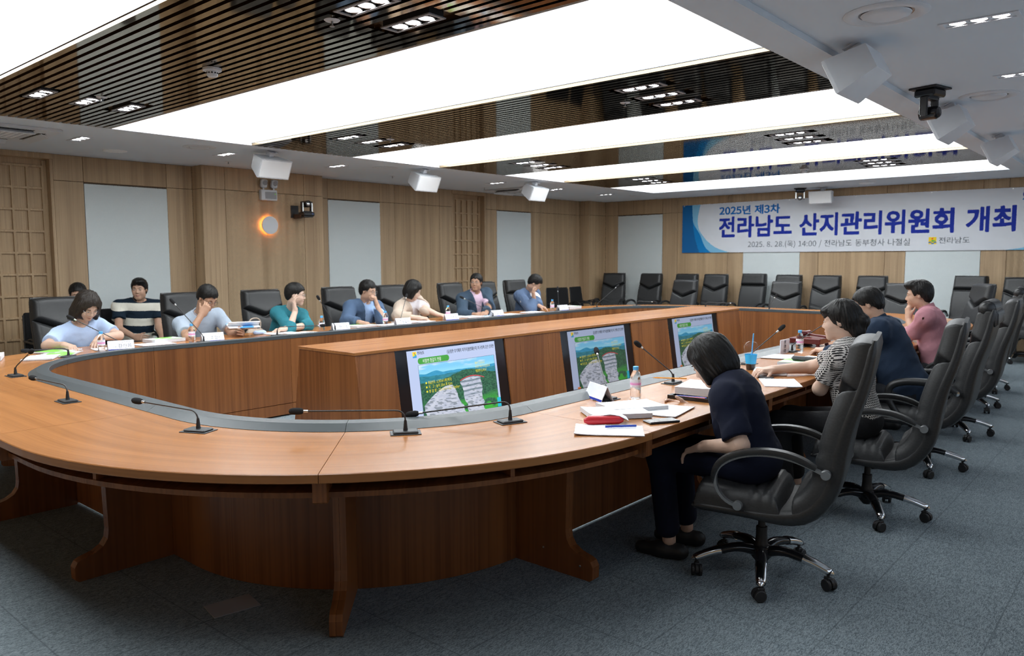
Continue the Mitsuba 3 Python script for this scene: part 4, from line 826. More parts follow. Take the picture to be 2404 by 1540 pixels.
def lettering(text, h, depth=0.0006, bold=False, space=1.0, fit=None, loc=(0, 0)):
    """Raised lettering in the xy plane from loc, facing +z; fit: its full width."""
    g, w = glyphs(text, h, bold, space)
    if fit:
        g, w = glyphs(text, h, bold, space, fit / w)
    m = ext(g, depth); m.apply_translation([loc[0], loc[1], 0]); return m


def on_slope(mesh, sx, y0, z_top, W, Hs, out):
    """Put a mesh drawn in slide coordinates (0..1, 0..1) on a screen of the console."""
    L = math.hypot(1, SL)
    m = mesh.copy(); v = np.asarray(m.vertices)
    yy = y0 + v[:, 0] * W if sx > 0 else y0 + W - v[:, 0] * W
    zz = z_top - (1 - v[:, 1]) * Hs / L
    X = (KX1 if sx > 0 else KX0) + sx * (SL * (KZ - 0.02 - zz) + out + v[:, 2])
    m.vertices = np.stack([X, yy, zz], 1)
    if m.is_volume and m.volume < 0:
        m.faces = m.faces[:, ::-1]
    return m


def slide_text():
    def L(t, h, fit, x, y):                      # slide coordinates; the slide is wider than high
        m = lettering(t, 1.0, 0.001, fit=fit, loc=(x, 0)); v = np.asarray(m.vertices).copy(); v[:, 1] = v[:, 1] * h + y; m.vertices = v
        return m
    dark = [L('(유)정한 토석채취 허가지(불법훼손지) 복구설계 승인 심의안', 0.062, 0.56, 0.425, 0.905), L('전라남도', 0.052, 0.075, 0.108, 0.940)]
    white = [L('비탈면 평갈지 현황', 0.062, 0.20, 0.155, 0.820)]
    yel = [L('평갈면적 : 5,787㎡ (계단획지)', 0.050, 0.26, 0.185, 0.515), L('직   고 : 높이 20m 폭 52m', 0.050, 0.26, 0.185, 0.455), L('평 갈 량 : 22,487㎡ 3DF Zephyr', 0.050, 0.34, 0.185, 0.395),
           L('훼손지 20,802㎡', 0.048, 0.12, 0.73, 0.690), L('토석지 복구지 22,002㎡', 0.048, 0.18, 0.73, 0.632), L('평갈면적 5,787㎡', 0.048, 0.13, 0.73, 0.574)]
    for k in range(3):
        yel.append(mv(ext(circ(0.0085, 14, 0.0145), 0.001), (0.166, 0.534 - 0.060 * k, 0)))
    return cat(dark), cat(white), cat(yel)


def flat_front(m):
    """Only the faces that look along +z."""
    f = np.asarray(m.faces); v = np.asarray(m.vertices)
    nz = np.cross(v[f[:, 1]] - v[f[:, 0]], v[f[:, 2]] - v[f[:, 0]])[:, 2]
    return TM(v, f[nz > 1e-12])


SW, SH, ZS = 0.962, 0.541, 0.823
_dark, _white, _yel = slide_text()
for i, (a, b) in enumerate(MONS):
    where = ['nearest of the three', 'middle of the three', 'farthest of the three'][i]
    t = thing('monitor', f'black monitor showing a green quarry slide, {where} in the console', 'monitor', 'monitors in the console')
    put(f'{t}__bezel', slope_slab(1, a + 0.001, b - 0.001, 0.062, 0.8355, 0.02, -0.012), 'm_black_gloss', False)
    y0 = (a + b) / 2 - SW / 2
    g = TM([[0, 0, 0.0], [1, 0, 0.0], [1, 1, 0.0], [0, 1, 0.0]], [[0, 1, 2], [0, 2, 3]])
    s = on_slope(g, 1, y0, ZS, SW, SH, -0.0110)
    k = put(f'{t}__screen', s, 'm_black_gloss', False, uv=np.array([[0, 0], [1, 0], [1, 1], [0, 1]], float))
    br = SCREEN_L * [1.0, 0.55, 0.55][i]
    scene[k]['emitter'] = {'type': 'area', 'radiance': proc(lambda p, n, uv, br=br: slide(p, n, uv) * br), 'sampling_weight': 1.0}
    put(f'{t}__lettering', on_slope(_dark, 1, y0, ZS, SW, SH, -0.0105), 'm_black', False, kind='stuff')
    k = put(f'{t}__lettering', on_slope(flat_front(_white), 1, y0, ZS, SW, SH, -0.0105), 'm_black', False, kind='stuff')
    scene[k]['emitter'] = {'type': 'area', 'radiance': rgb(0.9 * br, 0.95 * br, 0.9 * br), 'sampling_weight': 0.05}
    k = put(f'{t}__lettering', on_slope(flat_front(_yel), 1, y0, ZS, SW, SH, -0.0105), 'm_black', False, kind='stuff')
    scene[k]['emitter'] = {'type': 'area', 'radiance': rgb(0.95 * br, 0.80 * br, 0.02 * br), 'sampling_weight': 0.05}
for a, b in MONS:
    t = thing('monitor', 'black monitor in the far side of the console, seen by the left row', 'monitor', 'monitors on the far side of the console')
    put(f'{t}__bezel', slope_slab(-1, a + 0.001, b - 0.001, 0.062, 0.8355, 0.02, -0.012), 'm_black_gloss', False)
# ------------------------------------------------------------------ chairs (origin: hub on the floor, facing +x)


def path_at(path):
    """A smooth curve in the xz plane; returns f(t) -> (point, normal to its left), t in 0..1."""
    from scipy.interpolate import CubicSpline
    p = np.asarray(path, float)
    d = np.r_[0, np.cumsum(np.linalg.norm(np.diff(p, axis=0), axis=1))]; d /= d[-1]
    s = CubicSpline(d, p)

    def f(t):
        q, dq = s(t), s(t, 1)
        n = np.stack([dq[..., 1], -dq[..., 0]], -1)
        return q, n / np.linalg.norm(n, axis=-1, keepdims=True)
    return f


SHELL = path_at([(0.275, 0.388), (0.12, 0.388), (-0.08, 0.392), (-0.20, 0.425), (-0.275, 0.52), (-0.305, 0.65), (-0.350, 0.83), (-0.398, 0.97), (-0.425, 1.08), (-0.442, 1.165)])


def pad(f, t0, t1, half, off, th, nu=18, nt=16, edge=0.045, ripple=None, crown=0.0):
    """A cushion lying on the curve f between t0(u) and t1(u) (u -1..1 across); off: height of its foot, th: its thickness."""
    u = np.linspace(-1, 1, nu); w = np.linspace(0, 1, nt)
    w = 0.5 - 0.5 * np.cos(np.pi * w); u = np.sin(u * np.pi / 2)
    U, W = np.meshgrid(u, w, indexing='ij')
    A, B = np.vectorize(t0)(U), np.vectorize(t1)(U)
    Tt = A + (B - A) * W
    q, n = f(Tt)
    hw = half(Tt) if callable(half) else half
    L = 1.35 * np.abs(B - A)
    de = np.minimum((1 - np.abs(U)) * hw, np.minimum(W, 1 - W) * L)
    r = np.sqrt(np.clip(1 - (1 - np.clip(de / edge, 0, 1)) ** 2, 0, 1))
    h = off + th * r - crown * U ** 2
    if ripple is not None:
        h = h + ripple(U, Tt) * r
    v = np.stack([q[..., 0] + n[..., 0] * h, hw * U, q[..., 1] + n[..., 1] * h], -1).reshape(-1, 3)
    i, j = np.meshgrid(np.arange(nu - 1), np.arange(nt - 1), indexing='ij')
    Q = np.stack([i * nt + j, (i + 1) * nt + j, (i + 1) * nt + j + 1, i * nt + j + 1], -1).reshape(-1, 4)
    top = TM(v, np.vstack([Q[:, [0, 1, 2]], Q[:, [0, 2, 3]]]))
    return top


def shell_mesh(f, half, th0, n=34):
    """The upholstered shell: rounded slab around the curve f, th0(t) thick towards the back."""
    ts = np.linspace(0, 1, n)
    m = 20
    a = np.arange(m) * 2 * np.pi / m
    sec = np.stack([np.sign(np.cos(a)) * np.abs(np.cos(a)) ** 0.28, np.sign(np.sin(a)) * np.abs(np.sin(a)) ** 0.5], 1)
    v = []
    for t in ts:
        q, nn = f(t)
        k = 1.0 - 0.0
        e = min(1, math.sqrt(max(0.0, 1 - (1 - min(1, min(t, 1 - t) / 0.035)) ** 2)) * 0.55 + 0.45)
        hw, th = half(t), th0(t)
        for c, s in sec:
            h = th * (s * 0.5 * e + 0.5)
            v.append((q[0] - nn[0] * h, hw * c * (0.97 + 0.03 * e), q[1] - nn[1] * h))
    v = np.array(v)
    i, j = np.meshgrid(np.arange(n - 1), np.arange(m), indexing='ij'); j2 = (j + 1) % m
    Q = np.stack([i * m + j, i * m + j2, (i + 1) * m + j2, (i + 1) * m + j], -1).reshape(-1, 4)
    F = [Q[:, [0, 1, 2]], Q[:, [0, 2, 3]]]
    c0, c1 = len(v), len(v) + 1
    v = np.vstack([v, v[:m].mean(0), v[(n - 1) * m:n * m].mean(0)])
    k = np.arange(m); k2 = (k + 1) % m
    F += [np.stack([k2, k, k * 0 + c0], 1), np.stack([k, k2, k * 0 + c1], 1) + np.array([(n - 1) * m, (n - 1) * m, 0])]
    mesh = TM(v, np.vstack(F))
    if mesh.volume < 0:
        mesh.faces = np.asarray(mesh.faces)[:, ::-1]
    return mesh


def lerp(x, xs, ys):
    return np.interp(x, xs, ys)


HALF = lambda t: lerp(t, [0, 0.25, 0.45, 0.75, 1.0], [0.245, 0.25, 0.255, 0.25, 0.232])
CH = {}


def base_parts():
    """Five star base: legs with chrome toe caps, casters, column and mechanism."""
    out = []
    leg = sweep(spline([(0.02, 0, 0.115), (0.10, 0, 0.135), (0.20, 0, 0.120), (0.28, 0, 0.098), (0.318, 0, 0.082)], 14),
                circ(1.0, 12), np.c_[np.interp(np.linspace(0, 1, 14), [0, 0.4, 1], [0.032, 0.027, 0.020]), np.interp(np.linspace(0, 1, 14), [0, 0.4, 1], [0.026, 0.020, 0.014])])
    cap_p = spline([(0.195, 0, 0.1225), (0.25, 0, 0.1085), (0.29, 0, 0.094), (0.318, 0, 0.083), (0.330, 0, 0.077)], 12)
    cap = sweep(cap_p, circ(1.0, 14), np.c_[np.r_[np.linspace(0.0275, 0.0225, 10), 0.017, 0.006], np.r_[np.linspace(0.0215, 0.0165, 10), 0.012, 0.004]])
    stem = cat(tube([(0.305, 0, 0.085), (0.305, 0, 0.045)], 0.007, 8), bx(0.288, 0.322, -0.012, 0.012, 0.030, 0.062, 0.004))
    hood = remap(ext(Polygon([(0.030 * math.cos(a), 0.030 * math.sin(a)) for a in np.linspace(-0.2, math.pi + 0.2, 14)]), 0.014, -0.007), [[1, 0, 0], [0, 0, 1], [0, 1, 0]])
    hood.apply_translation([0.312, 0, 0.029])
    wh = []
    for s in (-1, 1):
        w = lathe([(0.004, -0.008), (0.024, -0.008), (0.0275, -0.005), (0.0275, 0.005), (0.024, 0.008), (0.016, 0.0085), (0.004, 0.007)], 18)
        w.apply_transform(M4((0.312, s * 0.017, 0.0275), rx=90)); wh.append(w)
    L = mikit.ply(leg, 'm_black_gloss', smooth=40); C = mikit.ply(cap, 'm_chrome', smooth=60); S = mikit.ply(cat(stem, hood), 'm_black', smooth=30); W = mikit.ply(cat(wh), 'm_black', smooth=30)
    col = mikit.ply(lathe([(0.030, 0.075), (0.034, 0.085), (0.034, 0.15), (0.030, 0.155), (0.026, 0.19), (0.026, 0.235), (0.017, 0.236), (0.017, 0.33)], 18), 'm_black', smooth=40)
    hub = mikit.ply(lathe([(0.02, 0.06), (0.045, 0.09), (0.050, 0.12), (0.044, 0.142), (0.034, 0.146)], 20), 'm_black_gloss', smooth=40)
    mech = mikit.ply(cat(bx(-0.13, 0.10, -0.07, 0.07, 0.318, 0.352, 0.012), bx(-0.045, 0.045, -0.045, 0.045, 0.292, 0.330, 0.012)), 'm_black', smooth=30)
    lev = mikit.ply(tube(spline([(0.06, -0.05, 0.335), (0.10, -0.16, 0.33), (0.16, -0.22, 0.322), (0.20, -0.225, 0.322)], 12), [0.006] * 8 + [0.010] * 4, 8), 'm_black', smooth=40)
    knob = lathe([(0.010, 0), (0.030, 0.003), (0.034, 0.018), (0.030, 0.034), (0.012, 0.038)], 16); knob.apply_transform(M4((0.115, -0.09, 0.318), rx=60))
    kn = mikit.ply(knob, 'm_black', smooth=30)
    return dict(leg=L, cap=C, fork=S, wheel=W), [('hub', hub), ('column', col), ('mechanism', mech), ('lever', lev), ('tension_knob', kn)]


STAR, BASE = base_parts()
_vee = lambda u: 0.745 + 0.085 * abs(u)
_r3 = lambda U, t: -0.0085 * (np.exp(-((t - (0.455 + 0.05 * np.abs(U))) / 0.006) ** 2) + np.exp(-((t - (0.500 + 0.05 * np.abs(U))) / 0.006) ** 2) + np.exp(-((t - (0.545 + 0.05 * np.abs(U))) / 0.006) ** 2))
CH['shell'] = mikit.ply(shell_mesh(SHELL, HALF, lambda t: lerp(t, [0, 0.2, 0.36, 0.5, 0.8, 1], [0.045, 0.05, 0.085, 0.080, 0.062, 0.046])), 'm_leather', smooth=50)
_seat_r = lambda U, t: -0.012 * np.maximum(0, np.sin(np.clip((t - 0.20) / 0.105, 0, 1) * np.pi * 3 * 2 - np.pi / 2 + 0.6 * U ** 2) - 0.2) * (t > 0.20)
CH['seat'] = mikit.ply(pad(SHELL, lambda u: -0.005 + 0.012 * u * u, lambda u: 0.315 - 0.01 * u * u, lambda t: HALF(t) * 0.985, -0.02, 0.107, 22, 44, 0.05, _seat_r, 0.012), 'm_leather_front', smooth=60)
CH['lower'] = mikit.ply(pad(SHELL, lambda u: 0.345, lambda u: _vee(u) - 0.002, lambda t: HALF(t) * 0.985, -0.022, 0.074, 24, 46, 0.05, _r3), 'm_leather_front', smooth=60)
CH['head'] = mikit.ply(pad(SHELL, lambda u: _vee(u) + 0.001, lambda u: 1.0 - 0.012 * u * u, lambda t: HALF(t) * 0.985, -0.022, 0.086, 24, 20, 0.05), 'm_leather', smooth=60)
CH['head_b'] = mikit.ply(pad(SHELL, lambda u: 0.835, lambda u: 1.004, lambda t: HALF(t) * 0.96, -0.022, 0.090, 20, 18, 0.035), 'm_leather', smooth=60)
CH['lower_b'] = mikit.ply(pad(SHELL, lambda u: 0.345, lambda u: 0.832, lambda t: HALF(t) * 0.97, -0.022, 0.074, 26, 40, 0.045, lambda U, t: -0.010 * np.exp(-(U / 0.035) ** 2)), 'm_leather_front', smooth=60)
CH['roll'] = mikit.ply(cat(sweep([(-0.425, -0.225, 1.158), (-0.425, -0.20, 1.16), (-0.425, 0.20, 1.16), (-0.425, 0.225, 1.158)], circ(1.0, 18), np.c_[[0.03, 0.052, 0.052, 0.03], [0.035, 0.055, 0.055, 0.035]], up=(0, 0, 1)),
                           bx(-0.492, -0.452, -0.222, 0.222, 1.045, 1.15, 0.018)), 'm_leather', smooth=50)
# armrests: a padded arch over an open metal ring
_ap = spline([(0.172, 0, 0.500), (0.158, 0, 0.565), (0.105, 0, 0.620), (0.02, 0, 0.652), (-0.09, 0, 0.663), (-0.19, 0, 0.645), (-0.262, 0, 0.612)], 26)
_armpad = sweep(_ap, np.array([(-0.024, -0.012), (0.024, -0.012), (0.027, 0.0), (0.022, 0.012), (0.0, 0.016), (-0.022, 0.012), (-0.027, 0.0)]), np.c_[np.interp(np.linspace(0, 1, 26), [0, 0.1, 0.9, 1], [0.55, 1, 1, 0.7])] * 2 if False else np.repeat(np.interp(np.linspace(0, 1, 26), [0, 0.12, 0.9, 1], [0.6, 1, 1, 0.7])[:, None], 2, 1), up=(0, 0, 1))
_ring = spline([(-0.300, 0, 0.588), (-0.262, 0, 0.604), (-0.19, 0, 0.630), (-0.09, 0, 0.647), (0.02, 0, 0.637), (0.10, 0, 0.605), (0.152, 0, 0.553), (0.158, 0, 0.495), (0.128, 0, 0.438), (0.085, 0, 0.410), (0.060, 0, 0.404)], 40)
_ringm = sweep(_ring, np.array([(-0.013, -0.006), (0.013, -0.006), (0.013, 0.006), (-0.013, 0.006)]), up=(0, 0, 1))
_lugs = []
for (x, z) in ((-0.300, 0.588), (0.060, 0.404)):
    w = lathe([(0.006, -0.014), (0.019, -0.014), (0.021, -0.010), (0.021, 0.012), (0.019, 0.014), (0.006, 0.014)], 18); w.apply_transform(M4((x, 0, z), rx=90)); _lugs.append(w)
CH['arm_pad'] = mikit.ply(_armpad, 'm_leather', smooth=50)
CH['arm_ring'] = mikit.ply(cat(_ringm, *_lugs), 'm_grey_arm', smooth=30)
_loop = spline([(-0.285, 0, 0.60), (-0.22, 0, 0.640), (-0.08, 0, 0.655), (0.05, 0, 0.645), (0.125, 0, 0.60), (0.13, 0, 0.53), (0.09, 0, 0.45), (0.05, 0, 0.40)], 30)
CH['arm_loop'] = mikit.ply(tube(_loop, np.interp(np.linspace(0, 1, 30), [0, 0.2, 0.55, 1], [0.020, 0.026, 0.026, 0.020]), 12), 'm_leather', smooth=50)
_b = lathe([(0.006, 0), (0.018, 0.002), (0.020, 0.010), (0.014, 0.016), (0.005, 0.018)], 18); _b.apply_transform(M4((-0.285, -0.012, 0.598), rx=90))
CH['arm_bolt'] = mikit.ply(_b, 'm_chrome', smooth=40)


def office_chair(x, y, face, label, group, kind='a', star=20.0, z=0.0, dz=1.0):
    """face: the direction it looks in, in degrees from +x."""
    t = thing('office_chair', label, 'chair', group)
    to = M4((x, y, z), rz=face)
    to2 = to @ np.diag([1, 1, dz, 1.0])
    put(f'{t}__shell', CH['shell'], None, to=to2)
    put(f'{t}__seat', CH['seat'], None, to=to2)
    put(f'{t}__back_cushion', CH['lower_b' if kind == 'b' else 'lower'], None, to=to2)
    put(f'{t}__headrest', CH['head_b' if kind == 'b' else 'head'], None, to=to2)
    if kind == 'c':
        put(f'{t}__head_roll', CH['roll'], None, to=to2)
    for s in (1, -1):
        m = to2 @ M4((0, s * 0.272, 0)) @ np.diag([1, -s if kind == 'c' and s > 0 else 1, 1, 1.0])
        if kind == 'c':
            a = put(f'{t}__armrest', CH['arm_loop'], None, to=m)
            put(f'{a}__bolt', CH['arm_bolt'], None, to=to2 @ M4((0, s * 0.272 + (0.030 if s > 0 else 0.0), 0)))
        else:
            a = put(f'{t}__armrest', CH['arm_pad'], None, to=m)
            put(f'{a}__metal_ring', CH['arm_ring'], None, to=m)
    for n, d in BASE:
        put(f'{t}__{n}', d, None, to=to)
    for k in range(5):
        m = M4((x, y, z), rz=star + 72 * k)
        a = put(f'{t}__base_leg', STAR['leg'], None, to=m)
        put(f'{a}__chrome_cap', STAR['cap'], None, to=m)
        swivel = M4((0.305, 0, 0), rz=37.0 * k + star) @ M4((-0.305 - 0.0, 0, 0))
        c = put(f'{t}__caster', STAR['wheel'], None, to=m @ swivel)
        put(f'{c}__fork', STAR['fork'], None, to=m @ swivel)
    return t


# the row on the camera side, the people's backs to the window
office_chair(-1.447, 3.47, 193, 'black leather chair with open arms, nearest of all, of the woman in navy', 'chairs along the camera side', 'a', -72 + 5)
office_chair(-1.34, 4.72, 189, 'black leather chair with open arms, of the woman in the patterned blouse', 'chairs along the camera side', 'a', -60)
office_chair(-1.40, 6.02, 184, 'black leather chair with looped arms and chrome bolts, under the man in navy', 'chairs along the camera side', 'c', -58)
office_chair(-1.45, 7.36, 185, 'black leather chair of the man in the pink shirt', 'chairs along the camera side', 'a', -52)
office_chair(-1.60, 8.75, 186, 'empty black leather chair with a roll headrest, just beyond the man in pink', 'chairs along the camera side', 'c', -40)
office_chair(-1.72, 10.05, 188, 'empty black leather chair, second beyond the man in pink', 'chairs along the camera side', 'a', -45)
office_chair(-2.28, 11.2, 215, 'empty black leather chair turned half round at the far right corner of the table', 'chairs along the camera side', 'a', 10)
# the row under the left wall, looking at the table
for (y, f, lab) in [(2.72, 4, 'black leather chair behind the woman in light blue'), (3.88, -3, 'black leather chair behind the man in the grey shirt'), (4.78, -4, 'black leather chair behind the woman in teal'),
                    (5.87, -2, 'black leather chair behind the man in the blue blazer'), (6.72, -3, 'black leather chair behind the woman in beige'), (7.84, 2, 'black leather chair left of the man in the dark blue jacket'),
                    (8.50, -3, 'black leather chair right behind the man in the dark blue jacket'), (9.24, 0, 'black leather chair behind the last man, who rests his head on a hand')]:
    office_chair(-7.53, y, f, lab, 'chairs along the left side', 'b' if y > 9 else 'a', 18 + 31 * y)
# two rows at the far end
for (x, f, k, lab) in [(-8.72, -72, 'a', 'black leather chair against the banner wall, first from the left, turned aside'), (-7.96, -86, 'a', 'black leather chair against the banner wall, second from the left corner'), (-7.21, -90, 'a', 'black leather chair against the banner wall, half hidden by the left front chair'),
                       (-6.58, -86, 'a', 'black leather chair against the banner wall, fourth from the left corner'), (-5.92, -92, 'b', 'black chair with a straight headrest and middle seam against the banner wall'), (-5.27, -90, 'a', 'black leather chair against the banner wall, half hidden by the middle front chair'),
                       (-4.58, -90, 'a', 'black leather chair against the banner wall, seventh from the left corner'), (-3.86, -91, 'a', 'black leather chair against the banner wall, behind the head of the man in navy'), (-2.47, -94, 'b', 'black chair with a straight headrest against the banner wall, beyond the man in pink'),
                       (-1.78, -90, 'a', 'black leather chair against the banner wall, at the right edge of the picture')]:
    office_chair(x, 13.02 + (0.09 if -6.0 < x < -5.2 else 0.0), f, lab, 'chairs against the far wall', k, 11 * x, dz=1.035 if k == 'a' else 1.04)
for (x, f, lab) in [(-6.56, -93, 'shiny black chair at the far end of the table, left of three'), (-4.75, -88, 'shiny black chair at the far end of the table, middle of three'), (-2.98, -80, 'shiny black chair at the far table end, right of three, behind the man in pink')]:
    office_chair(x, 11.72, f, lab, 'chairs at the far end of the table', 'a', 9 * x, dz=0.97)


# ---- light visitor chairs along the left wall
_vf = []
for s in (-1, 1):
    _vf += [tube(spline([(0.22, s * 0.24, 0.012), (0.21, s * 0.24, 0.30), (0.20, s * 0.24, 0.62), (0.17, s * 0.24, 0.652), (-0.20, s * 0.24, 0.64)], 24), 0.011, 8), tube(spline([(-0.25, s * 0.24, 0.012), (-0.22, s * 0.24, 0.42), (-0.25, s * 0.235, 0.93)], 14), 0.011, 8)]
_vf += [tube([(0.19, -0.24, 0.41), (0.19, 0.24, 0.41)], 0.010, 8), tube([(-0.20, -0.24, 0.41), (-0.20, 0.24, 0.41)], 0.010, 8)]
VC = [('frame', mikit.ply(cat(_vf), 'm_black', smooth=40)), ('seat', mikit.ply(bx(-0.22, 0.24, -0.23, 0.23, 0.42, 0.475, 0.02), 'm_mesh_black')),
      ('backrest', mikit.ply(mv(bx(-0.018, 0.018, -0.235, 0.235, 0.56, 0.97, 0.014), (-0.09, 0, 0), ry=-10), 'm_mesh_black')),
      ('armrest', mikit.ply(bx(-0.16, 0.19, -0.262, -0.218, 0.648, 0.672, 0.008), 'm_black')), ('armrest_001', mikit.ply(bx(-0.16, 0.19, 0.218, 0.262, 0.648, 0.672, 0.008), 'm_black'))]
for (x, y, f, lab) in [(-8.92, 3.74, -8, 'low black visitor chair under the man in the striped polo shirt'), (-8.90, 2.98, -4, 'low black visitor chair of the man hidden behind the woman in light blue'), (-8.78, 8.08, 20, 'low black visitor chair behind the woman in beige, before the left wall'),
                       (-8.80, 9.20, 5, 'low black visitor chair behind the man in the dark blue jacket'), (-8.72, 11.55, -20, 'low black visitor chair by the left wall, turned aside, near the far corner'), (-8.70, 12.25, 10, 'low black visitor chair in the far left corner, right of the turned one')]:
    stamp(VC, 'visitor_chair', lab, 'chair', M4((x, y, 0), rz=f), 'visitor chairs along the left wall')
# ------------------------------------------------------------------ things on the ceiling and walls
_sp = trimesh.convex.convex_hull(np.array([(x * w, y, z) for (x, w) in ((0.0, 1.0),) for y in () for z in ()] or
      [(s * 0.145, -0.115, z) for s in (-1, 1) for z in (-0.075, 0.075)] + [(s * 0.19, 0.10, z) for s in (-1, 1) for z in (-0.105, 0.105)] + [(s * 0.19, 0.118, z) for s in (-1, 1) for z in (-0.105, 0.105)]))
SPK = [('cabinet', mikit.ply(_sp, 'm_white_plastic', smooth=False)), ('grille', mikit.ply(bx(-0.178, 0.178, 0.119, 0.124, -0.094, 0.094, 0.002), 'm_white_edge')),
       ('bracket', mikit.ply(cat(bx(-0.03, 0.03, -0.08, 0.0, 0.10, 0.145, 0.006), bx(-0.05, 0.05, -0.10, 0.02, 0.146, 0.153), bx(-0.012, 0.012, -0.06, -0.02, 0.05, 0.12)), 'm_white_plastic'))]
for (x, y, z, rz, lab) in [(-1.47, 4.74, ZR - 0.155, 90, 'nearest white speaker box under the right ceiling'), (-1.46, 7.03, ZR - 0.155, 90, 'white speaker box under the right ceiling behind the black camera'), (-1.44, 9.08, ZR - 0.155, 90, 'farthest white speaker box under the right ceiling'),
                           (-7.62, 4.76, ZC - 0.155, -90, 'white speaker box under the ceiling left, nearest of three on that side'), (-7.62, 7.02, ZC - 0.155, -90, 'white speaker box under the ceiling left, middle of three on that side'), (-7.62, 9.32, ZC - 0.155, -90, 'white speaker box under the ceiling left, before the air conditioner')]:
    stamp(SPK, 'wall_speaker', lab, 'speaker', M4((x, y, z), rz=rz) @ M4(rx=-26), 'white speaker boxes under the ceiling')
stamp(SPK, 'wall_speaker', 'flat white speaker box above the banner, beside the small black camera', 'speaker', M4((-4.70, 13.45, ZC - 0.155), rz=180) @ M4(rx=-8), 'white speaker boxes under the ceiling')

VENT = [('rim', mikit.ply(lathe([(0.13, 0.0), (0.15, -0.014), (0.185, -0.012), (0.20, -0.003), (0.20, 0.0)], 36), 'm_white_plastic', smooth=50)), ('throat', mikit.ply(lathe([(0.128, -0.001), (0.128, 0.02), (0.0, 0.02)][::-1], 30), 'm_steel', smooth=40)),
        ('disc', mikit.ply(lathe([(0.001, -0.022), (0.085, -0.020), (0.112, -0.012), (0.118, -0.004), (0.05, -0.002)], 32), 'm_white_plastic', smooth=50))]
for (x, y, z, s, lab) in [(-1.20, 4.25, ZR, 1.0, 'large round air vent in the right ceiling, the nearest'), (-1.19, 6.88, ZR, 1.0, 'round air vent in the right ceiling right of the black camera'), (-7.88, 4.10, ZC, 0.83, 'round air vent in the left ceiling before the first luminous panel'), (-7.90, 6.62, ZC, 0.83, 'round air vent in the left ceiling between two speakers'),
                          (-7.88, 12.72, ZC, 0.8, 'round air vent in the ceiling near the far left corner'), (-5.9, 13.1, ZC, 0.7, 'round air vent in the ceiling above the banner, left'), (-2.75, 13.1, ZC, 0.7, 'round air vent in the ceiling above the banner, right')]:
    stamp(VENT, 'ceiling_vent', lab, 'air vent', M4((x, y, z), s=s), 'round ceiling vents')
_cov = mikit.ply(lathe([(0.0, -0.010), (0.10, -0.010), (0.118, -0.007), (0.122, 0.0)], 30), 'm_white_edge', smooth=40)
for (x, y, lab) in [(-8.82, 3.63, 'flat round ceiling cover left, nearest the door'), (-8.59, 5.44, 'flat round ceiling cover above the glowing wall lamp'), (-3.9, 13.15, 'flat round ceiling cover over the banner')]:
    put(thing('ceiling_cover', lab, 'ceiling cover', 'flat round ceiling covers'), _cov, None, to=M4((x, y, ZC)))
_sm = [('base', mikit.ply(lathe([(0.050, -0.018), (0.056, -0.014), (0.057, 0.0)], 26), 'm_white_plastic', smooth=40)), ('chamber', mikit.ply(lathe([(0.0, -0.052), (0.026, -0.052), (0.032, -0.046), (0.037, -0.020), (0.037, -0.012)], 24), 'm_white_plastic', smooth=40)),
       ('slot', mikit.ply(cat([mv(bx(0.0335, 0.0365, -0.005, 0.005, -0.034, -0.026), rz=30 * k) for k in range(12)]), 'm_black')), ('stem', mikit.ply(tube([(0, 0, 0), (0, 0, 0.032)], 0.03, 12), 'm_grey_frame'))]
for (x, y, lab) in [(-4.61, 2.50, 'white smoke detector in the nearest slatted strip'), (-3.9, 10.45, 'white smoke detector in the farthest slatted strip')]:
    stamp(_sm, 'smoke_detector', lab, 'smoke detector', M4((x, y, ZC - 0.002)), 'smoke detectors')
_sk = [('plate', mikit.ply(lathe([(0.0, -0.006), (0.034, -0.005), (0.040, 0.0)], 22), 'm_white_plastic', smooth=40)), ('head', mikit.ply(cat(tube([(0, 0, -0.004), (0, 0, -0.030)], 0.006, 8), mv(lathe([(0.003, 0), (0.013, 0.001), (0.013, 0.003)], 14), (0, 0, -0.032))), 'm_steel'))]
for (x, y, z, lab) in [(-3.26, 2.41, ZC, 'sprinkler head in the nearest slatted strip, by the right trio of downlights'), (-3.29, 5.12, ZC, 'sprinkler head in the second slatted strip, by the right trio of downlights'), (-6.01, 2.40, ZC, 'sprinkler head in the nearest slatted strip, by the left trio of downlights'), (-6.0, 5.1, ZC, 'sprinkler head in the second slatted strip, by the left trio of downlights'),
                       (-6.10, 7.85, ZC, 'sprinkler head in the third slatted strip, by the left trio of downlights'), (-8.77, 4.92, ZC, 'sprinkler head in the left ceiling before the wall lamp'), (-8.59, 7.33, ZC, 'sprinkler head in the left ceiling by the second speaker'), (-8.87, 9.55, ZC, 'sprinkler head in the left ceiling before the far lattice door')]:
    stamp(_sk, 'sprinkler', lab, 'sprinkler', M4((x, y, z)), 'sprinkler heads')

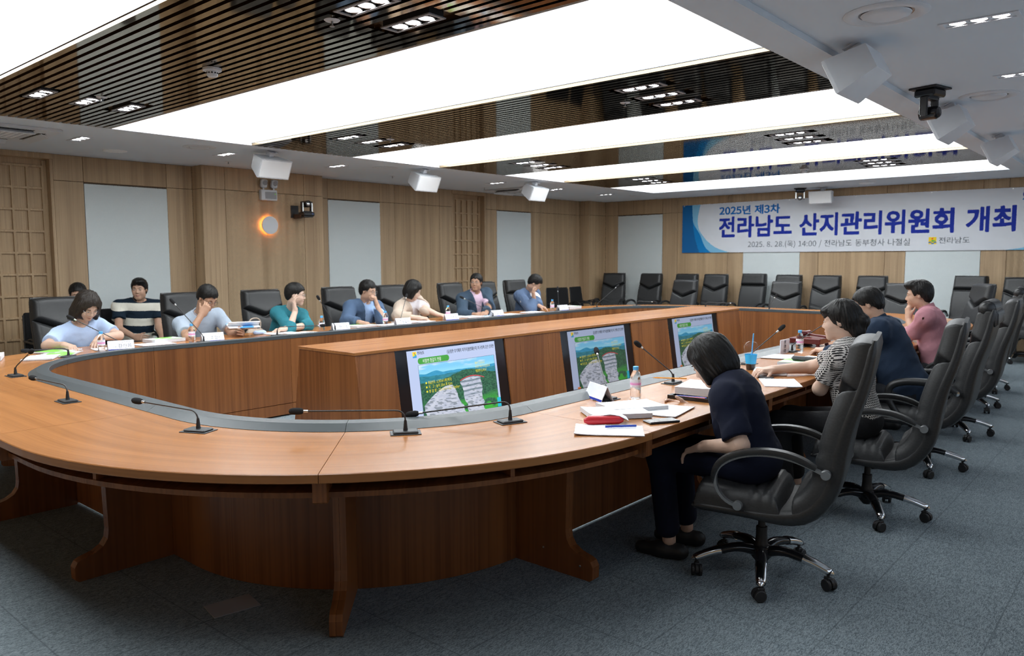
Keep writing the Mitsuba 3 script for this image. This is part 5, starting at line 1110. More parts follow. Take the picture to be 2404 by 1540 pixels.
# ceiling cassette air conditioners
_ac = [('panel', mikit.ply(ext(rrect(0.95, 0.95, 0.05).difference(rrect(0.56, 0.56, 0.02)), 0.022, -0.024), 'm_white_plastic')), ('grille', mikit.ply(bx(-0.275, 0.275, -0.275, 0.275, -0.022, 0.0, 0.004), 'm_white_edge'))]
for k in range(4):
    _ac.append((f'air_slot_{k:03d}' if k else 'air_slot', mikit.ply(mv(bx(-0.26, 0.26, 0.33, 0.395, -0.0255, -0.020), rz=90 * k), 'm_black')))
    _ac.append((f'flap_{k:03d}' if k else 'flap', mikit.ply(mv(mv(bx(-0.255, 0.255, -0.035, 0.035, -0.003, 0.003, 0.002), (0, 0.385, -0.043), rx=-28), rz=90 * k), 'm_white_plastic')))
for k in range(10):
    _ac.append((f'grille_slat_{k:03d}' if k else 'grille_slat', mikit.ply(bx(-0.26, 0.26, -0.25 + 0.052 * k, -0.23 + 0.052 * k, -0.027, -0.0215), 'm_white_plastic')))
for (x, y, lab) in [(-8.22, 2.28, 'white ceiling air conditioner at the left edge'), (-8.72, 10.32, 'white ceiling air conditioner behind the left speakers')]:
    stamp(_ac, 'air_conditioner', lab, 'air conditioner', M4((x, y, ZC)), 'ceiling air conditioners')

# pan and tilt cameras
_pz = [('base', mikit.ply(bx(-0.075, 0.075, -0.085, 0.085, -0.055, 0.0, 0.012), 'm_black_gloss')), ('mount_plate', mikit.ply(bx(-0.10, 0.10, -0.11, 0.11, 0.0, 0.012, 0.003), 'm_black')),
       ('yoke', mikit.ply(cat(bx(-0.026, 0.026, -0.083, -0.062, -0.20, -0.05, 0.008), bx(-0.026, 0.026, 0.062, 0.083, -0.20, -0.05, 0.008), bx(-0.03, 0.03, -0.08, 0.08, -0.07, -0.05, 0.006)), 'm_black')),
       ('yoke_trim', mikit.ply(bx(0.0262, 0.0285, -0.082, -0.064, -0.18, -0.06), 'm_silver')), ('yoke_trim_001', mikit.ply(bx(0.0262, 0.0285, 0.064, 0.082, -0.18, -0.06), 'm_silver'))]
_h = lathe([(0.0, -0.075), (0.036, -0.07), (0.046, -0.05), (0.047, 0.045), (0.044, 0.058), (0.034, 0.060), (0.033, 0.050), (0.0, 0.050)], 26); _h.apply_transform(M4((0, 0, -0.165), ry=90))
_l = sphere(0.028, (0.046, 0, -0.165), 2, (0.4, 1, 1))
_pz += [('camera_head', mikit.ply(_h, 'm_black_gloss', smooth=40)), ('lens', mikit.ply(_l, 'm_chrome', smooth=True)), ('indicator', mikit.ply(bx(0.0755, 0.077, -0.05, -0.04, -0.035, -0.027), 'm_led'))]
scene['m_led'] = {'type': 'principled', 'base_color': rgb(0.02, 0.15, 0.9), 'roughness': 0.3}
stamp(_pz, 'ceiling_camera', 'black pan and tilt camera hanging under the right ceiling', 'camera', M4((-1.46, 6.30, ZR - 0.014), rz=165))
stamp(_pz, 'ceiling_camera', 'small black pan and tilt camera hanging above the banner', 'camera', M4((-5.03, 13.32, ZC - 0.014), rz=-70, s=0.9))
_up = [(k, d) for k, d in _pz if k != 'mount_plate']
k = stamp(_up, 'wall_camera', 'black pan and tilt camera on a bracket of the pilaster', 'camera', M4((XP + 0.20, 6.24, 2.09), rz=0) @ M4(rx=180))
put(f'{k}__bracket', cat(bx(XP + 0.001, XP + 0.012, 6.12, 6.24, 2.07, 2.24, 0.003), bx(XP + 0.010, XP + 0.20, 6.155, 6.165, 2.06, 2.12), bx(XP + 0.010, XP + 0.26, 6.16, 6.30, 2.075, 2.088)), 'm_black')

# emergency light and the round wall lamp on the pilaster
k = thing('emergency_light', 'white emergency light with two lamp heads above the glowing disc', 'emergency light')
put(f'{k}__housing', bx(XP + 0.001, XP + 0.062, 5.645, 5.885, 2.285, 2.425, 0.008), 'm_white_plastic')
put(f'{k}__window', bx(XP + 0.0615, XP + 0.064, 5.700, 5.868, 2.305, 2.400), 'm_grey_frame')
put(f'{k}__indicator', bx(XP + 0.064, XP + 0.066, 5.842, 5.856, 2.365, 2.38), 'm_green_led')
scene['m_green_led'] = {'type': 'principled', 'base_color': rgb(0.25, 0.85, 0.10), 'roughness': 0.3}
for y in (5.690, 5.845):
    a = put(f'{k}__lamp_head', mv(bx(-0.03, 0.03, -0.045, 0.045, -0.055, 0.055, 0.014), (XP + 0.05, y, 2.505), ry=14), 'm_white_plastic')
    put(f'{a}__reflector', mv(lathe([(0.0, 0), (0.012, 0.001), (0.03, 0.004), (0.034, 0.004)], 20), (XP + 0.084, y, 2.512), ry=104), 'm_grey_frame', 40)
    put(f'{a}__neck', tube([(XP + 0.035, y, 2.42), (XP + 0.04, y, 2.46)], 0.012, 10), 'm_white_plastic')
k = thing('wall_lamp', 'round grey disc lamp with a warm glowing ring on the pilaster', 'wall lamp')
d = lathe([(0.0, 0), (0.116, 0.0), (0.119, 0.003), (0.119, 0.010), (0.116, 0.013), (0.0, 0.013)], 44)
put(f'{k}__disc', remap(d, [[0, 1, 0], [0, 0, 1], [1, 0, 0]]).apply_translation([XP + 0.048, 5.765, 1.959]) or None, 'm_white_plastic', 40)
rg = lathe([(0.088, 0.0), (0.088, 0.020)], 40); rg = TM(rg.vertices[:80], rg.faces[:80])
rg = remap(rg, [[0, 1, 0], [0, 0, 1], [1, 0, 0]]); rg.apply_translation([XP + 0.014, 5.765, 1.959])
scene[put(f'{k}__light_ring', rg, 'm_white_edge', True)]['emitter'] = {'type': 'area', 'radiance': rgb(SCONCE_L), 'sampling_weight': 2.0}
b_ = lathe([(0.0, 0), (0.086, 0), (0.086, 0.046), (0.0, 0.046)], 30); b_ = remap(b_, [[0, 1, 0], [0, 0, 1], [1, 0, 0]]); b_.apply_translation([XP + 0.001, 5.765, 1.959])
put(f'{k}__base', b_, 'm_white_plastic')

# ------------------------------------------------------------------ the banner
BN = thing('banner', 'wide white vinyl banner with large blue Korean lettering on the far wall', 'banner')
BX0, BX1, BZ0, BZ1, BY = -7.488, -0.95, 1.604, 2.540, YB - 0.030
mat('m_vinyl', proc(lambda p, n, uv: mix((0.60, 0.62, 0.665), (0.66, 0.68, 0.72), fbm(p.x * 2.2, p.z * 3.0, 1.0))), 0.6, spec=0.15)
nx, nz = 60, 8
gx, gz = np.meshgrid(np.linspace(BX0, BX1, nx), np.linspace(0, 1, nz), indexing='ij')
ztop = BZ1 - 0.02 + 0.022 * np.sin(np.pi * (gx - BX0) / (BX1 - BX0))


def bsag(x, z):
    """How far the vinyl hangs off the wall."""
    return 0.004 * np.sin(x * 5.1) + 0.003 * np.sin(x * 11.0 + z * 4)


zz = BZ0 + (ztop - BZ0) * gz
v = np.stack([gx, BY - bsag(gx, zz) * 0, zz], -1).reshape(-1, 3)
i, j = np.meshgrid(np.arange(nx - 1), np.arange(nz - 1), indexing='ij')
Q = np.stack([i * nz + j, (i + 1) * nz + j, (i + 1) * nz + j + 1, i * nz + j + 1], -1).reshape(-1, 4)
front = np.vstack([Q[:, [0, 1, 2]], Q[:, [0, 2, 3]]])
put(f'{BN}__sheet', cat(TM(v, front), TM(v + [0, 0.002, 0], front[:, ::-1])), 'm_vinyl', False)


def on_banner(g, lift, m, part, kind=None):
    mesh = ext(g, 0.0006) if hasattr(g, 'geom_type') else g
    vv = np.asarray(mesh.vertices)
    mm = TM(np.stack([vv[:, 0], BY - lift - vv[:, 2], vv[:, 1]], 1), mesh.faces)
    put(f'{BN}__{part}', mm, m, False, kind=kind)


def curve(pts, n=30):
    from scipy.interpolate import PchipInterpolator
    p = np.asarray(pts, float); o = np.argsort(p[:, 1]); f = PchipInterpolator(p[o, 1], p[o, 0])
    z = np.linspace(p[o[0], 1], p[o[-1], 1], n); return np.stack([f(z), z], 1)


H = BZ1 - 0.02 - BZ0
c1 = curve([(0.371, 0.0), (0.305, 0.18), (0.262, 0.338), (0.222, 0.62), (0.209, H)])
c2 = curve([(0.613, 0.0), (0.498, 0.10), (0.385, 0.338), (0.225, 0.62), (0.210, H)])
c3 = curve([(0.99, 0.0), (0.70, 0.10), (0.43, 0.338), (0.345, 0.48), (0.326, 0.62), (0.337, 0.72), (0.383, H)])
to_b = lambda c: [(BX0 + x, BZ0 + z) for x, z in c]
mat('m_print_dark', (0.012, 0.115, 0.315), 0.65, spec=0.12); mat('m_print_mid', (0.010, 0.185, 0.47), 0.65, spec=0.12); mat('m_print_light', (0.20, 0.46, 0.66), 0.65, spec=0.12)
mat('m_print_navy', (0.016, 0.032, 0.30), 0.65, spec=0.12); mat('m_print_blue', (0.006, 0.125, 0.41), 0.65, spec=0.12); mat('m_print_grey', (0.085, 0.10, 0.12), 0.65, spec=0.12)
mat('m_print_yellow', (0.80, 0.58, 0.03), 0.65, spec=0.12); mat('m_print_red', (0.72, 0.08, 0.04), 0.65, spec=0.12); mat('m_print_green', (0.08, 0.40, 0.09), 0.65, spec=0.12)
on_banner(Polygon(to_b(c2) + to_b(c3)[::-1]), 0.0005, 'm_print_light', 'light_swoosh')
on_banner(Polygon(to_b(c1) + to_b(c2)[::-1]).buffer(0), 0.0005, 'm_print_mid', 'blue_swoosh')
on_banner(Polygon([(BX0, BZ0), *to_b(c1), (BX0, BZ0 + H)]), 0.0005, 'm_print_dark', 'dark_swoosh')
e = curve([(BX1 - 1.12, 0.0), (BX1 - 0.80, 0.05), (BX1 - 0.45, 0.20), (BX1 - 0.2, 0.42), (BX1 - 0.001, 0.75)])
on_banner(Polygon([(x, BZ0 + z) for x, z in e] + [(BX1, BZ0)]), 0.0005, 'm_print_light', 'right_swoosh')


def blet(t, x0, x1, z0, h, m, bold):
    g, w = glyphs(t, h, bold)
    g, w = glyphs(t, h, bold, 1.0, (x1 - x0) / w)
    mesh = ext(g, 0.0006); mesh.apply_translation([x0, z0, 0])
    on_banner(mesh, 0.0012, m, 'lettering', 'stuff')


blet('2025년 제3차', -6.715, -5.545, 2.318, 0.175, 'm_print_blue', True)
blet('전라남도 산지관리위원회 개최', -6.725, -1.905, 1.925, 0.405, 'm_print_navy', True)
blet('2025. 8. 28.(목) 14:00 / 전라남도 동부청사 나철실', -6.14, -3.375, 1.700, 0.128, 'm_print_grey', False)
blet('전라남도', -2.975, -2.535, 1.722, 0.110, 'm_print_grey', False)
on_banner(sbox(-3.115, 1.706, -3.003, 1.818), 0.0012, 'm_print_yellow', 'emblem')
on_banner(Polygon([(-3.115 + 0.112 * t, 1.735 + 0.012 * math.sin(t * 9)) for t in np.linspace(0, 1, 14)] + [(-3.003 - 0.112 * t, 1.718 + 0.012 * math.sin((1 - t) * 9)) for t in np.linspace(0, 1, 14)]).buffer(0), 0.002, 'm_print_blue', 'emblem_wave')
on_banner(Polygon([(-3.055 + 0.030 * math.cos(a) * (1 + 0.3 * math.cos(a)), 1.757 + 0.012 * math.sin(a)) for a in np.linspace(0, 2 * math.pi, 16)]), 0.002, 'm_print_green', 'emblem_leaf')
on_banner(Polygon([(-3.062 + 0.013 * math.cos(a), 1.792 + 0.013 * math.sin(a)) for a in np.linspace(0, 2 * math.pi, 16)]), 0.002, 'm_print_red', 'emblem_sun')
o_ = Polygon([(-1.80 + 0.075 * math.cos(a), 2.425 + 0.06 * math.sin(a)) for a in np.linspace(0, 2 * math.pi, 30)])
on_banner(o_.difference(Polygon([(-1.80 + 0.035 * math.cos(a), 2.425 + 0.028 * math.sin(a)) for a in np.linspace(0, 2 * math.pi, 24)])), 0.0012, 'm_print_navy', 'slogan_letter')
on_banner(Polygon([(-1.88, 2.345), (-1.70, 2.335), (-1.70, 2.352), (-1.87, 2.368)]), 0.0012, 'm_print_mid', 'slogan_line')
gr = lathe([(0.007, 0), (0.013, 0.001), (0.013, 0.003), (0.007, 0.004)], 14)
for x in (-7.45, -6.42, -5.38, -4.25, -3.1, -2.0):
    zt = BZ1 - 0.035 + 0.022 * math.sin(math.pi * (x - BX0) / (BX1 - BX0))
    put(f'{BN}__grommet', mv(gr, (x, BY - 0.001, zt), rx=90), 'm_silver', 40)
# ------------------------------------------------------------------ people: smooth bodies from blended distance fields
UPV = np.array([0.0, 0.0, 1.0])


def unit(v):
    v = np.asarray(v, float); return v / (np.linalg.norm(v) + 1e-12)


def smin(a, b, k):
    h = np.maximum(k - np.abs(a - b), 0) / k
    return np.minimum(a, b) - h * h * k * 0.25


class Field:
    """A list of blended solids; each only touches the points near it."""

    def __init__(self):
        self.items, self.lo, self.hi = [], np.full(3, 9e9), np.full(3, -9e9)

    def _add(self, fn, lo, hi, k, sub):
        self.items.append((fn, np.asarray(lo, float), np.asarray(hi, float), k, sub))
        if not sub:
            self.lo, self.hi = np.minimum(self.lo, lo), np.maximum(self.hi, hi)

    def cap(self, a, b, ra, rb=None, k=0.02, sub=False, flat=None):
        """A tapered capsule; flat = (axis, factor) squashes it across one axis."""
        a, b = np.asarray(a, float), np.asarray(b, float); rb = ra if rb is None else rb
        ab = b - a; L2 = ab @ ab + 1e-12

        def fn(p):
            t = np.clip((p - a) @ ab / L2, 0, 1)
            q = p - a - t[:, None] * ab
            if flat is not None:
                c = q @ flat[0]; q = q + (c * (1 / flat[1] - 1))[:, None] * flat[0]
                return (np.sqrt((q * q).sum(1)) - (ra + (rb - ra) * t)) * flat[1]
            return np.sqrt((q * q).sum(1)) - (ra + (rb - ra) * t)
        r = max(ra, rb); self._add(fn, np.minimum(a, b) - r, np.maximum(a, b) + r, k, sub)

    def ell(self, c, r, R=np.eye(3), k=0.02, sub=False):
        """An ellipsoid; R: its axes as columns."""
        c, r = np.asarray(c, float), np.asarray(r, float)

        def fn(p):
            q = (p - c) @ R
            k0 = np.sqrt(((q / r) ** 2).sum(1)); k1 = np.sqrt(((q / r ** 2) ** 2).sum(1)) + 1e-9
            return k0 * (k0 - 1) / k1
        e = np.sqrt(((R * r) ** 2).sum(1)); self._add(fn, c - e, c + e, k, sub)

    def rbox(self, c, h, R, rad, k=0.01, sub=False):
        c, h = np.asarray(c, float), np.asarray(h, float)

        def fn(p):
            q = np.abs((p - c) @ R) - h + rad
            return np.sqrt((np.maximum(q, 0) ** 2).sum(1)) + np.minimum(q.max(1), 0) - rad
        e = np.abs(R) @ h; self._add(fn, c - e, c + e, k, sub)

    def raw(self, p, band=0.03):
        d = np.full(len(p), 0.2)
        for fn, lo, hi, k, sub in self.items:
            m = ((p > lo - band - k) & (p < hi + band + k)).all(1)
            if not m.any():
                continue
            v = fn(p[m])
            d[m] = -smin(-d[m], v, k) if sub else smin(d[m], v, k)
        return d


def mesh_field(fn, lo, hi, step, B=5):
    """Surface nets of fn(points) <= 0 inside the box; only the blocks near the surface are evaluated finely."""
    lo, hi = np.asarray(lo, float) - 2 * step, np.asarray(hi, float) + 2 * step
    nb = np.maximum(1, np.ceil((hi - lo) / (step * B)).astype(int))
    g = np.stack(np.meshgrid(*[np.arange(n) for n in nb], indexing='ij'), -1).reshape(-1, 3)
    dc = fn(lo + (g + 0.5) * step * B)
    act = (np.abs(dc) < step * B * 1.15).reshape(nb)
    n = nb * B + 1
    fine = np.zeros(n, bool)
    up = act.repeat(B, 0).repeat(B, 1).repeat(B, 2)
    fine[:-1, :-1, :-1] |= up; fine[1:, :-1, :-1] |= up; fine[:-1, 1:, :-1] |= up; fine[:-1, :-1, 1:] |= up
    fine[1:, 1:, :-1] |= up; fine[1:, :-1, 1:] |= up; fine[:-1, 1:, 1:] |= up; fine[1:, 1:, 1:] |= up
    d = np.ones(n, np.float32)
    s = np.where(dc.reshape(nb) < 0, -1.0, 1.0).repeat(B, 0).repeat(B, 1).repeat(B, 2); d[:-1, :-1, :-1] = s
    idx = np.argwhere(fine)
    d[fine] = fn(lo + idx * step)
    ins = d < 0
    cnt = sum(ins[a:n[0] - 1 + a, b:n[1] - 1 + b, c:n[2] - 1 + c].astype(np.int8) for a in (0, 1) for b in (0, 1) for c in (0, 1))
    cells = np.argwhere((cnt > 0) & (cnt < 8) & up[:n[0] - 1, :n[1] - 1, :n[2] - 1])
    if not len(cells):
        return None
    ident = np.full(n - 1, -1, np.int64); ident[tuple(cells.T)] = np.arange(len(cells))
    acc, num_ = np.zeros((len(cells), 3)), np.zeros(len(cells))
    corners = np.array([[a, b, c] for a in (0, 1) for b in (0, 1) for c in (0, 1)])
    val = {tuple(c): d[tuple((cells + c).T)] for c in corners}
    for c in corners:
        for ax in range(3):
            if c[ax] == 0:
                e = c.copy(); e[ax] = 1
                a, b = val[tuple(c)], val[tuple(e)]
                m = (a < 0) != (b < 0)
                t = np.clip(a[m] / (a[m] - b[m] + 1e-12), 0, 1)
                p = np.tile(c.astype(float), (m.sum(), 1)); p[:, ax] += t
                acc[m] += p; num_[m] += 1
    v = lo + (cells + acc / np.maximum(num_, 1)[:, None]) * step
    F = []
    for ax in range(3):
        o1, o2 = [(1, 2), (2, 0), (0, 1)][ax]
        sl0 = [slice(1, n[k] - 1) for k in range(3)]; sl0[ax] = slice(0, n[ax] - 1)
        sl1 = list(sl0); sl1[ax] = slice(1, n[ax])
        A, Bq = ins[tuple(sl0)], ins[tuple(sl1)]
        for flip, m in ((False, A & ~Bq), (True, ~A & Bq)):
            q = np.argwhere(m)
            if not len(q):
                continue
            q = q + np.array([1 if k != ax else 0 for k in range(3)])
            e1, e2 = np.eye(3, dtype=int)[o1], np.eye(3, dtype=int)[o2]
            ids = np.stack([ident[tuple((q - e1 - e2).T)], ident[tuple((q - e2).T)], ident[tuple(q.T)], ident[tuple((q - e1).T)]], 1)
            ids = ids[(ids >= 0).all(1)]
            if flip:
                ids = ids[:, ::-1]
            F += [ids[:, [0, 1, 2]], ids[:, [0, 2, 3]]]
    return TM(v, np.vstack(F))


def clip_to(fn, tests):
    """fn cut by half spaces: (point, outward normal) pairs; what lies beyond them is taken away."""
    def f(p):
        d = fn(p)
        for q, nrm in tests:
            d = np.maximum(d, (p - q) @ nrm)
        return d
    return f


def head_rot(yaw, pitch, roll):
    """Columns: forward, left, up of a head or torso (degrees; pitch up positive, roll towards its right shoulder)."""
    y, p, r = np.radians([yaw, pitch, roll])
    f = np.array([math.cos(y) * math.cos(p), math.sin(y) * math.cos(p), math.sin(p)])
    l0 = np.array([-math.sin(y), math.cos(y), 0.0]); u0 = np.cross(f, l0)
    l = math.cos(r) * l0 + math.sin(r) * u0; u = np.cross(f, l)
    return np.stack([f, l, u], 1)


def add_head(F, c, R, s=1.0, female=False):
    P = lambda x, y, z: c + R @ (np.array([x, y, z]) * s)
    F.ell(P(-0.014, 0, 0.030), np.array([0.094, 0.074, 0.086]) * s, R, 0.02)
    F.ell(P(0.022, 0, -0.030), np.array([0.068, 0.060, 0.080]) * s, R, 0.03)
    F.ell(P(0.012, 0, -0.066), np.array([0.070, 0.055 if female else 0.060, 0.042]) * s, R, 0.025)
    F.cap(P(0.070, -0.010, -0.098), P(0.070, 0.010, -0.098), 0.0165 * s, None, 0.03)
    for q in (-1, 1):
        F.ell(P(0.058, q * 0.036, -0.034), np.array([0.026, 0.024, 0.030]) * s, R, 0.025)
        F.cap(P(0.079, q * 0.018, 0.016), P(0.066, q * 0.044, 0.017), 0.009 * s, None, 0.018)
    for q in (-1, 1):
        F.ell(P(0.092, q * 0.031, 0.001), np.array([0.015, 0.017, 0.010]) * s, R, 0.012, sub=True)
        F.ell(P(0.0735, q * 0.031, 0.001), np.array([0.0145, 0.0155, 0.0125]) * s, R, 0.004)
    F.cap(P(0.082, 0, 0.006), P(0.101, 0, -0.030), 0.0075 * s, 0.0105 * s, 0.012)
    for q in (-1, 1):
        F.ell(P(0.091, q * 0.0105, -0.035), np.array([0.011, 0.008, 0.0075]) * s, R, 0.008)
        F.cap(P(0.0870, q * 0.017, -0.0645), P(0.0935, 0, -0.0605), 0.0045 * s, 0.0055 * s, 0.004)
        F.cap(P(0.0850, q * 0.014, -0.0715), P(0.0905, 0, -0.0735), 0.0050 * s, 0.0065 * s, 0.004)
        Re = R @ M4(rz=q * 24)[:3, :3]
        F.ell(P(-0.010, q * 0.0765, -0.004), np.array([0.019, 0.0065, 0.031]) * s, Re, 0.006)
        F.ell(P(-0.004, q * 0.0845, 0.001), np.array([0.009, 0.005, 0.017]) * s, Re, 0.004, sub=True)


def add_hand(F, w, d, n, side, curl=(30, 35, 38, 42), thumb=(0.7, 0.55, 0.35), s=1.0, spread=4.0):
    """w wrist, d towards the knuckles, n out of the palm, side +1 left hand, -1 right hand; curl: bend of each finger joint."""
    d, n = unit(d), unit(n); n = unit(n - d * (n @ d)); a = np.cross(n, d) * -side * -1
    # thumb side: for a left hand with the palm down and fingers forward it lies to the right
    R = np.stack([d, a, n], 1)
    F.rbox(w + d * 0.052 * s, np.array([0.050, 0.040, 0.0145]) * s, R, 0.012 * s, 0.014)
    F.cap(w - d * 0.01 * s, w + d * 0.03 * s, 0.0235 * s, 0.026 * s, 0.02, flat=(n, 0.72))
    F.ell(w + (d * 0.042 + a * 0.022 + n * 0.010) * s, np.array([0.034, 0.017, 0.014]) * s, R, 0.014)
    lens = [(0.042, 0.026, 0.021), (0.046, 0.029, 0.022), (0.042, 0.027, 0.021), (0.034, 0.021, 0.019)]
    tips = []
    for i, (ln, cu) in enumerate(zip(lens, curl)):
        o = (1.5 - i) * 0.0195
        p = w + (d * (0.094 - 0.004 * abs(1.2 - i)) + a * o) * s
        sp = math.radians(spread) * (1.5 - i)
        dirv = unit(d * math.cos(sp) + a * math.sin(sp)); th = 0.0
        for j, L in enumerate(ln):
            th += math.radians(cu * (0.8 if j == 0 else 1.0 if j == 1 else 0.75))
            v = dirv * math.cos(th) + n * math.sin(th)
            q = p + v * L * s
            F.cap(p, q, (0.0090 - 0.0008 * j) * s, (0.0083 - 0.0009 * j) * s, 0.0045)
            p = q
        tips.append(p)
    t0 = w + (d * 0.028 + a * 0.026 + n * 0.006) * s
    tv = unit(d * thumb[0] + a * thumb[1] + n * thumb[2])
    t1 = t0 + tv * 0.042 * s; tv2 = unit(tv * 0.75 + d * 0.35 + n * 0.18); t2 = t1 + tv2 * 0.030 * s
    F.cap(t0, t1, 0.0125 * s, 0.0098 * s, 0.010); F.cap(t1, t2, 0.0095 * s, 0.0080 * s, 0.005)
    return tips


def hair_field(style, c, R, s, seed):
    """Signed distance of the hair in the head's own axes."""
    F = Field(); I = np.eye(3)
    if style in ('short', 'swept', 'thin'):
        F.ell((-0.014, 0, 0.040), (0.108, 0.088, 0.094 if style != 'thin' else 0.088), I, 0.02)
        F.ell((-0.055, 0, -0.012), (0.060, 0.074, 0.070), I, 0.03)
        if style == 'swept':
            F.ell((0.050, 0.012, 0.092), (0.060, 0.066, 0.034), I, 0.03)
    elif style == 'bob':
        F.ell((-0.014, 0, 0.040), (0.112, 0.092, 0.096), I, 0.02)
        F.ell((-0.028, 0, -0.040), (0.096, 0.098, 0.100), I, 0.05)
        for q in (-1, 1):
            F.cap((0.030, q * 0.076, 0.03), (0.040, q * 0.080, -0.095), 0.022, 0.014, 0.03)
    elif style == 'wavy':
        F.ell((-0.014, 0, 0.040), (0.114, 0.096, 0.100), I, 0.02)
        F.ell((-0.030, 0, -0.055), (0.098, 0.106, 0.100), I, 0.05)
        for q in (-1, 1):
            F.cap((0.030, q * 0.078, 0.03), (0.030, q * 0.096, -0.120), 0.026, 0.022, 0.03)
            F.cap((-0.03, q * 0.090, -0.08), (-0.01, q * 0.110, -0.145), 0.030, 0.016, 0.03)
    elif style == 'bun':
        F.ell((-0.014, 0, 0.038), (0.108, 0.090, 0.094), I, 0.02)
        F.ell((-0.060, 0, -0.010), (0.062, 0.080, 0.070), I, 0.04)
        F.ell((-0.125, 0.0, -0.012), (0.040, 0.058, 0.046), I, 0.018)
        F.ell((-0.098, 0.030, -0.070), (0.042, 0.036, 0.040), I, 0.03)
        F.ell((0.074, 0, 0.062), (0.034, 0.070, 0.032), I, 0.02)

    def fn(p):
        q = (p - c) @ R / s
        d = F.raw(q)
        az = np.arctan2(q[:, 1], q[:, 0] + 0.02); rad = np.hypot(q[:, 1], q[:, 0] + 0.02)
        st = mnoise(np.stack([az * 13 + q[:, 2] * 9, q[:, 2] * 16, rad * 30], 1), seed)
        st2 = mnoise(np.stack([az * 34 + q[:, 2] * 22, q[:, 2] * 22, rad * 60], 1), seed + 3)
        d = d - (st - 0.45) * (0.011 if style == 'wavy' else 0.0065) - (st2 - 0.5) * 0.0035
        x, y, z = q.T
        if style in ('short', 'swept', 'thin', 'bun'):
            side = np.interp(x, [-0.12, -0.06, -0.03, 0.005, 0.030, 0.052, 0.075, 0.11], [-0.085, -0.075, -0.022, 0.004, -0.005, 0.040, 0.058, 0.062] if style != 'bun' else [-0.115, -0.10, -0.06, -0.03, -0.02, 0.030, 0.028, 0.030])
            if style == 'thin':
                side = side + 0.012 * (x > 0.05)
            wob = (mnoise(np.stack([az * 9, x * 0, x * 0 + seed], 1), seed + 9) - 0.5) * 0.022
            d = np.maximum(d, (side + wob - z) * 0.75)
        else:
            face = Field(); face.ell((0.108, 0, -0.035), (0.082, 0.060 if style == 'bob' else 0.054, 0.100), I, 0.01)
            face.ell((0.085, 0.0, 0.030), (0.050, 0.044, 0.030), I, 0.03)
            dd = face.raw(q)
            dd = dd + (mnoise(np.stack([y * 70, z * 6, x * 0], 1), seed + 5) - 0.5) * 0.012
            d = np.maximum(d, -dd)
            low = -0.118 if style == 'bob' else -0.165
            wob = (mnoise(np.stack([az * 11, x * 0, x * 0 + 1.5], 1), seed + 7) - 0.5) * 0.035
            d = np.maximum(d, (low + wob - z) * 0.8)
        return d * s
    return fn


mat('m_skin', {'type': 'mesh_attribute', 'name': 'vertex_color'}, 0.48, spec=0.38)
mat('m_hair', proc(lambda p, n, uv: mix((0.005, 0.0047, 0.0045), (0.012, 0.011, 0.0105), noise(p.x * 300, p.y * 300, p.z * 90))), 0.45, spec=0.25)
mat('m_hair_brown', proc(lambda p, n, uv: mix((0.014, 0.011, 0.009), (0.032, 0.024, 0.019), noise(p.x * 300, p.y * 300, p.z * 90))), 0.45, spec=0.28)
mat('m_eye', (0.012, 0.009, 0.008), 0.15)
mat('m_eye_white', (0.55, 0.53, 0.52), 0.3)
mat('m_brow', (0.020, 0.017, 0.015), 0.9, spec=0.1)
mat('m_wire', (0.30, 0.30, 0.31), 0.25, metal=1.0)
mat('m_gold', (0.78, 0.55, 0.24), 0.25, metal=1.0)
scene['m_lens'] = {'type': 'thindielectric', 'int_ior': 1.15}


def cloth(name, a, b, f=220.0, rough=0.85, sheen=0.25, weave=1.0):
    mat(name, proc(lambda p, n, uv: mix(a, b, 0.6 * noise(p.x * f, p.y * f, p.z * f) * weave + 0.4 * fbm(p.x * 9, p.y * 9, p.z * 9, 2))), rough, spec=0.2, sheen=sheen)
    return name


cloth('m_black_cloth', (0.010, 0.010, 0.011), (0.018, 0.018, 0.020))
cloth('m_navy_cloth', (0.0045, 0.0065, 0.018), (0.0075, 0.0105, 0.027))
cloth('m_trousers', (0.016, 0.017, 0.021), (0.026, 0.028, 0.033))
cloth('m_light_blue', (0.42, 0.55, 0.80), (0.50, 0.62, 0.84))
cloth('m_grey_shirt', (0.30, 0.36, 0.44), (0.40, 0.46, 0.54), 420)
cloth('m_teal', (0.022, 0.150, 0.190), (0.034, 0.190, 0.235), 300)
cloth('m_blazer', (0.052, 0.092, 0.165), (0.085, 0.128, 0.21), 420)
cloth('m_pale_blue', (0.33, 0.47, 0.72), (0.38, 0.52, 0.75))
cloth('m_beige', (0.47, 0.38, 0.31), (0.55, 0.45, 0.37), 300)
cloth('m_white_cloth', (0.72, 0.70, 0.74), (0.78, 0.76, 0.80))
cloth('m_dark_jacket', (0.030, 0.052, 0.085), (0.055, 0.085, 0.125), 420)
cloth('m_pink_pale', (0.62, 0.46, 0.58), (0.68, 0.52, 0.64))
cloth('m_slate_jacket', (0.075, 0.115, 0.20), (0.105, 0.15, 0.245), 420)
cloth('m_navy_jacket', (0.012, 0.023, 0.046), (0.024, 0.040, 0.072), 520)
cloth('m_pink', (0.36, 0.165, 0.195), (0.43, 0.205, 0.24), 300)


def stripes(p, n, uv):
    t = uv.x / 0.168
    w = t - dr.floor(t)
    navy, cream = mi.Color3f(0.010, 0.020, 0.034), mi.Color3f(0.66, 0.64, 0.56)
    return dr.select(w < 0.5, navy, cream) * (0.92 + 0.12 * noise(p.x * 300, p.y * 300, p.z * 300))


mat('m_stripes', proc(stripes), 0.9, spec=0.15)


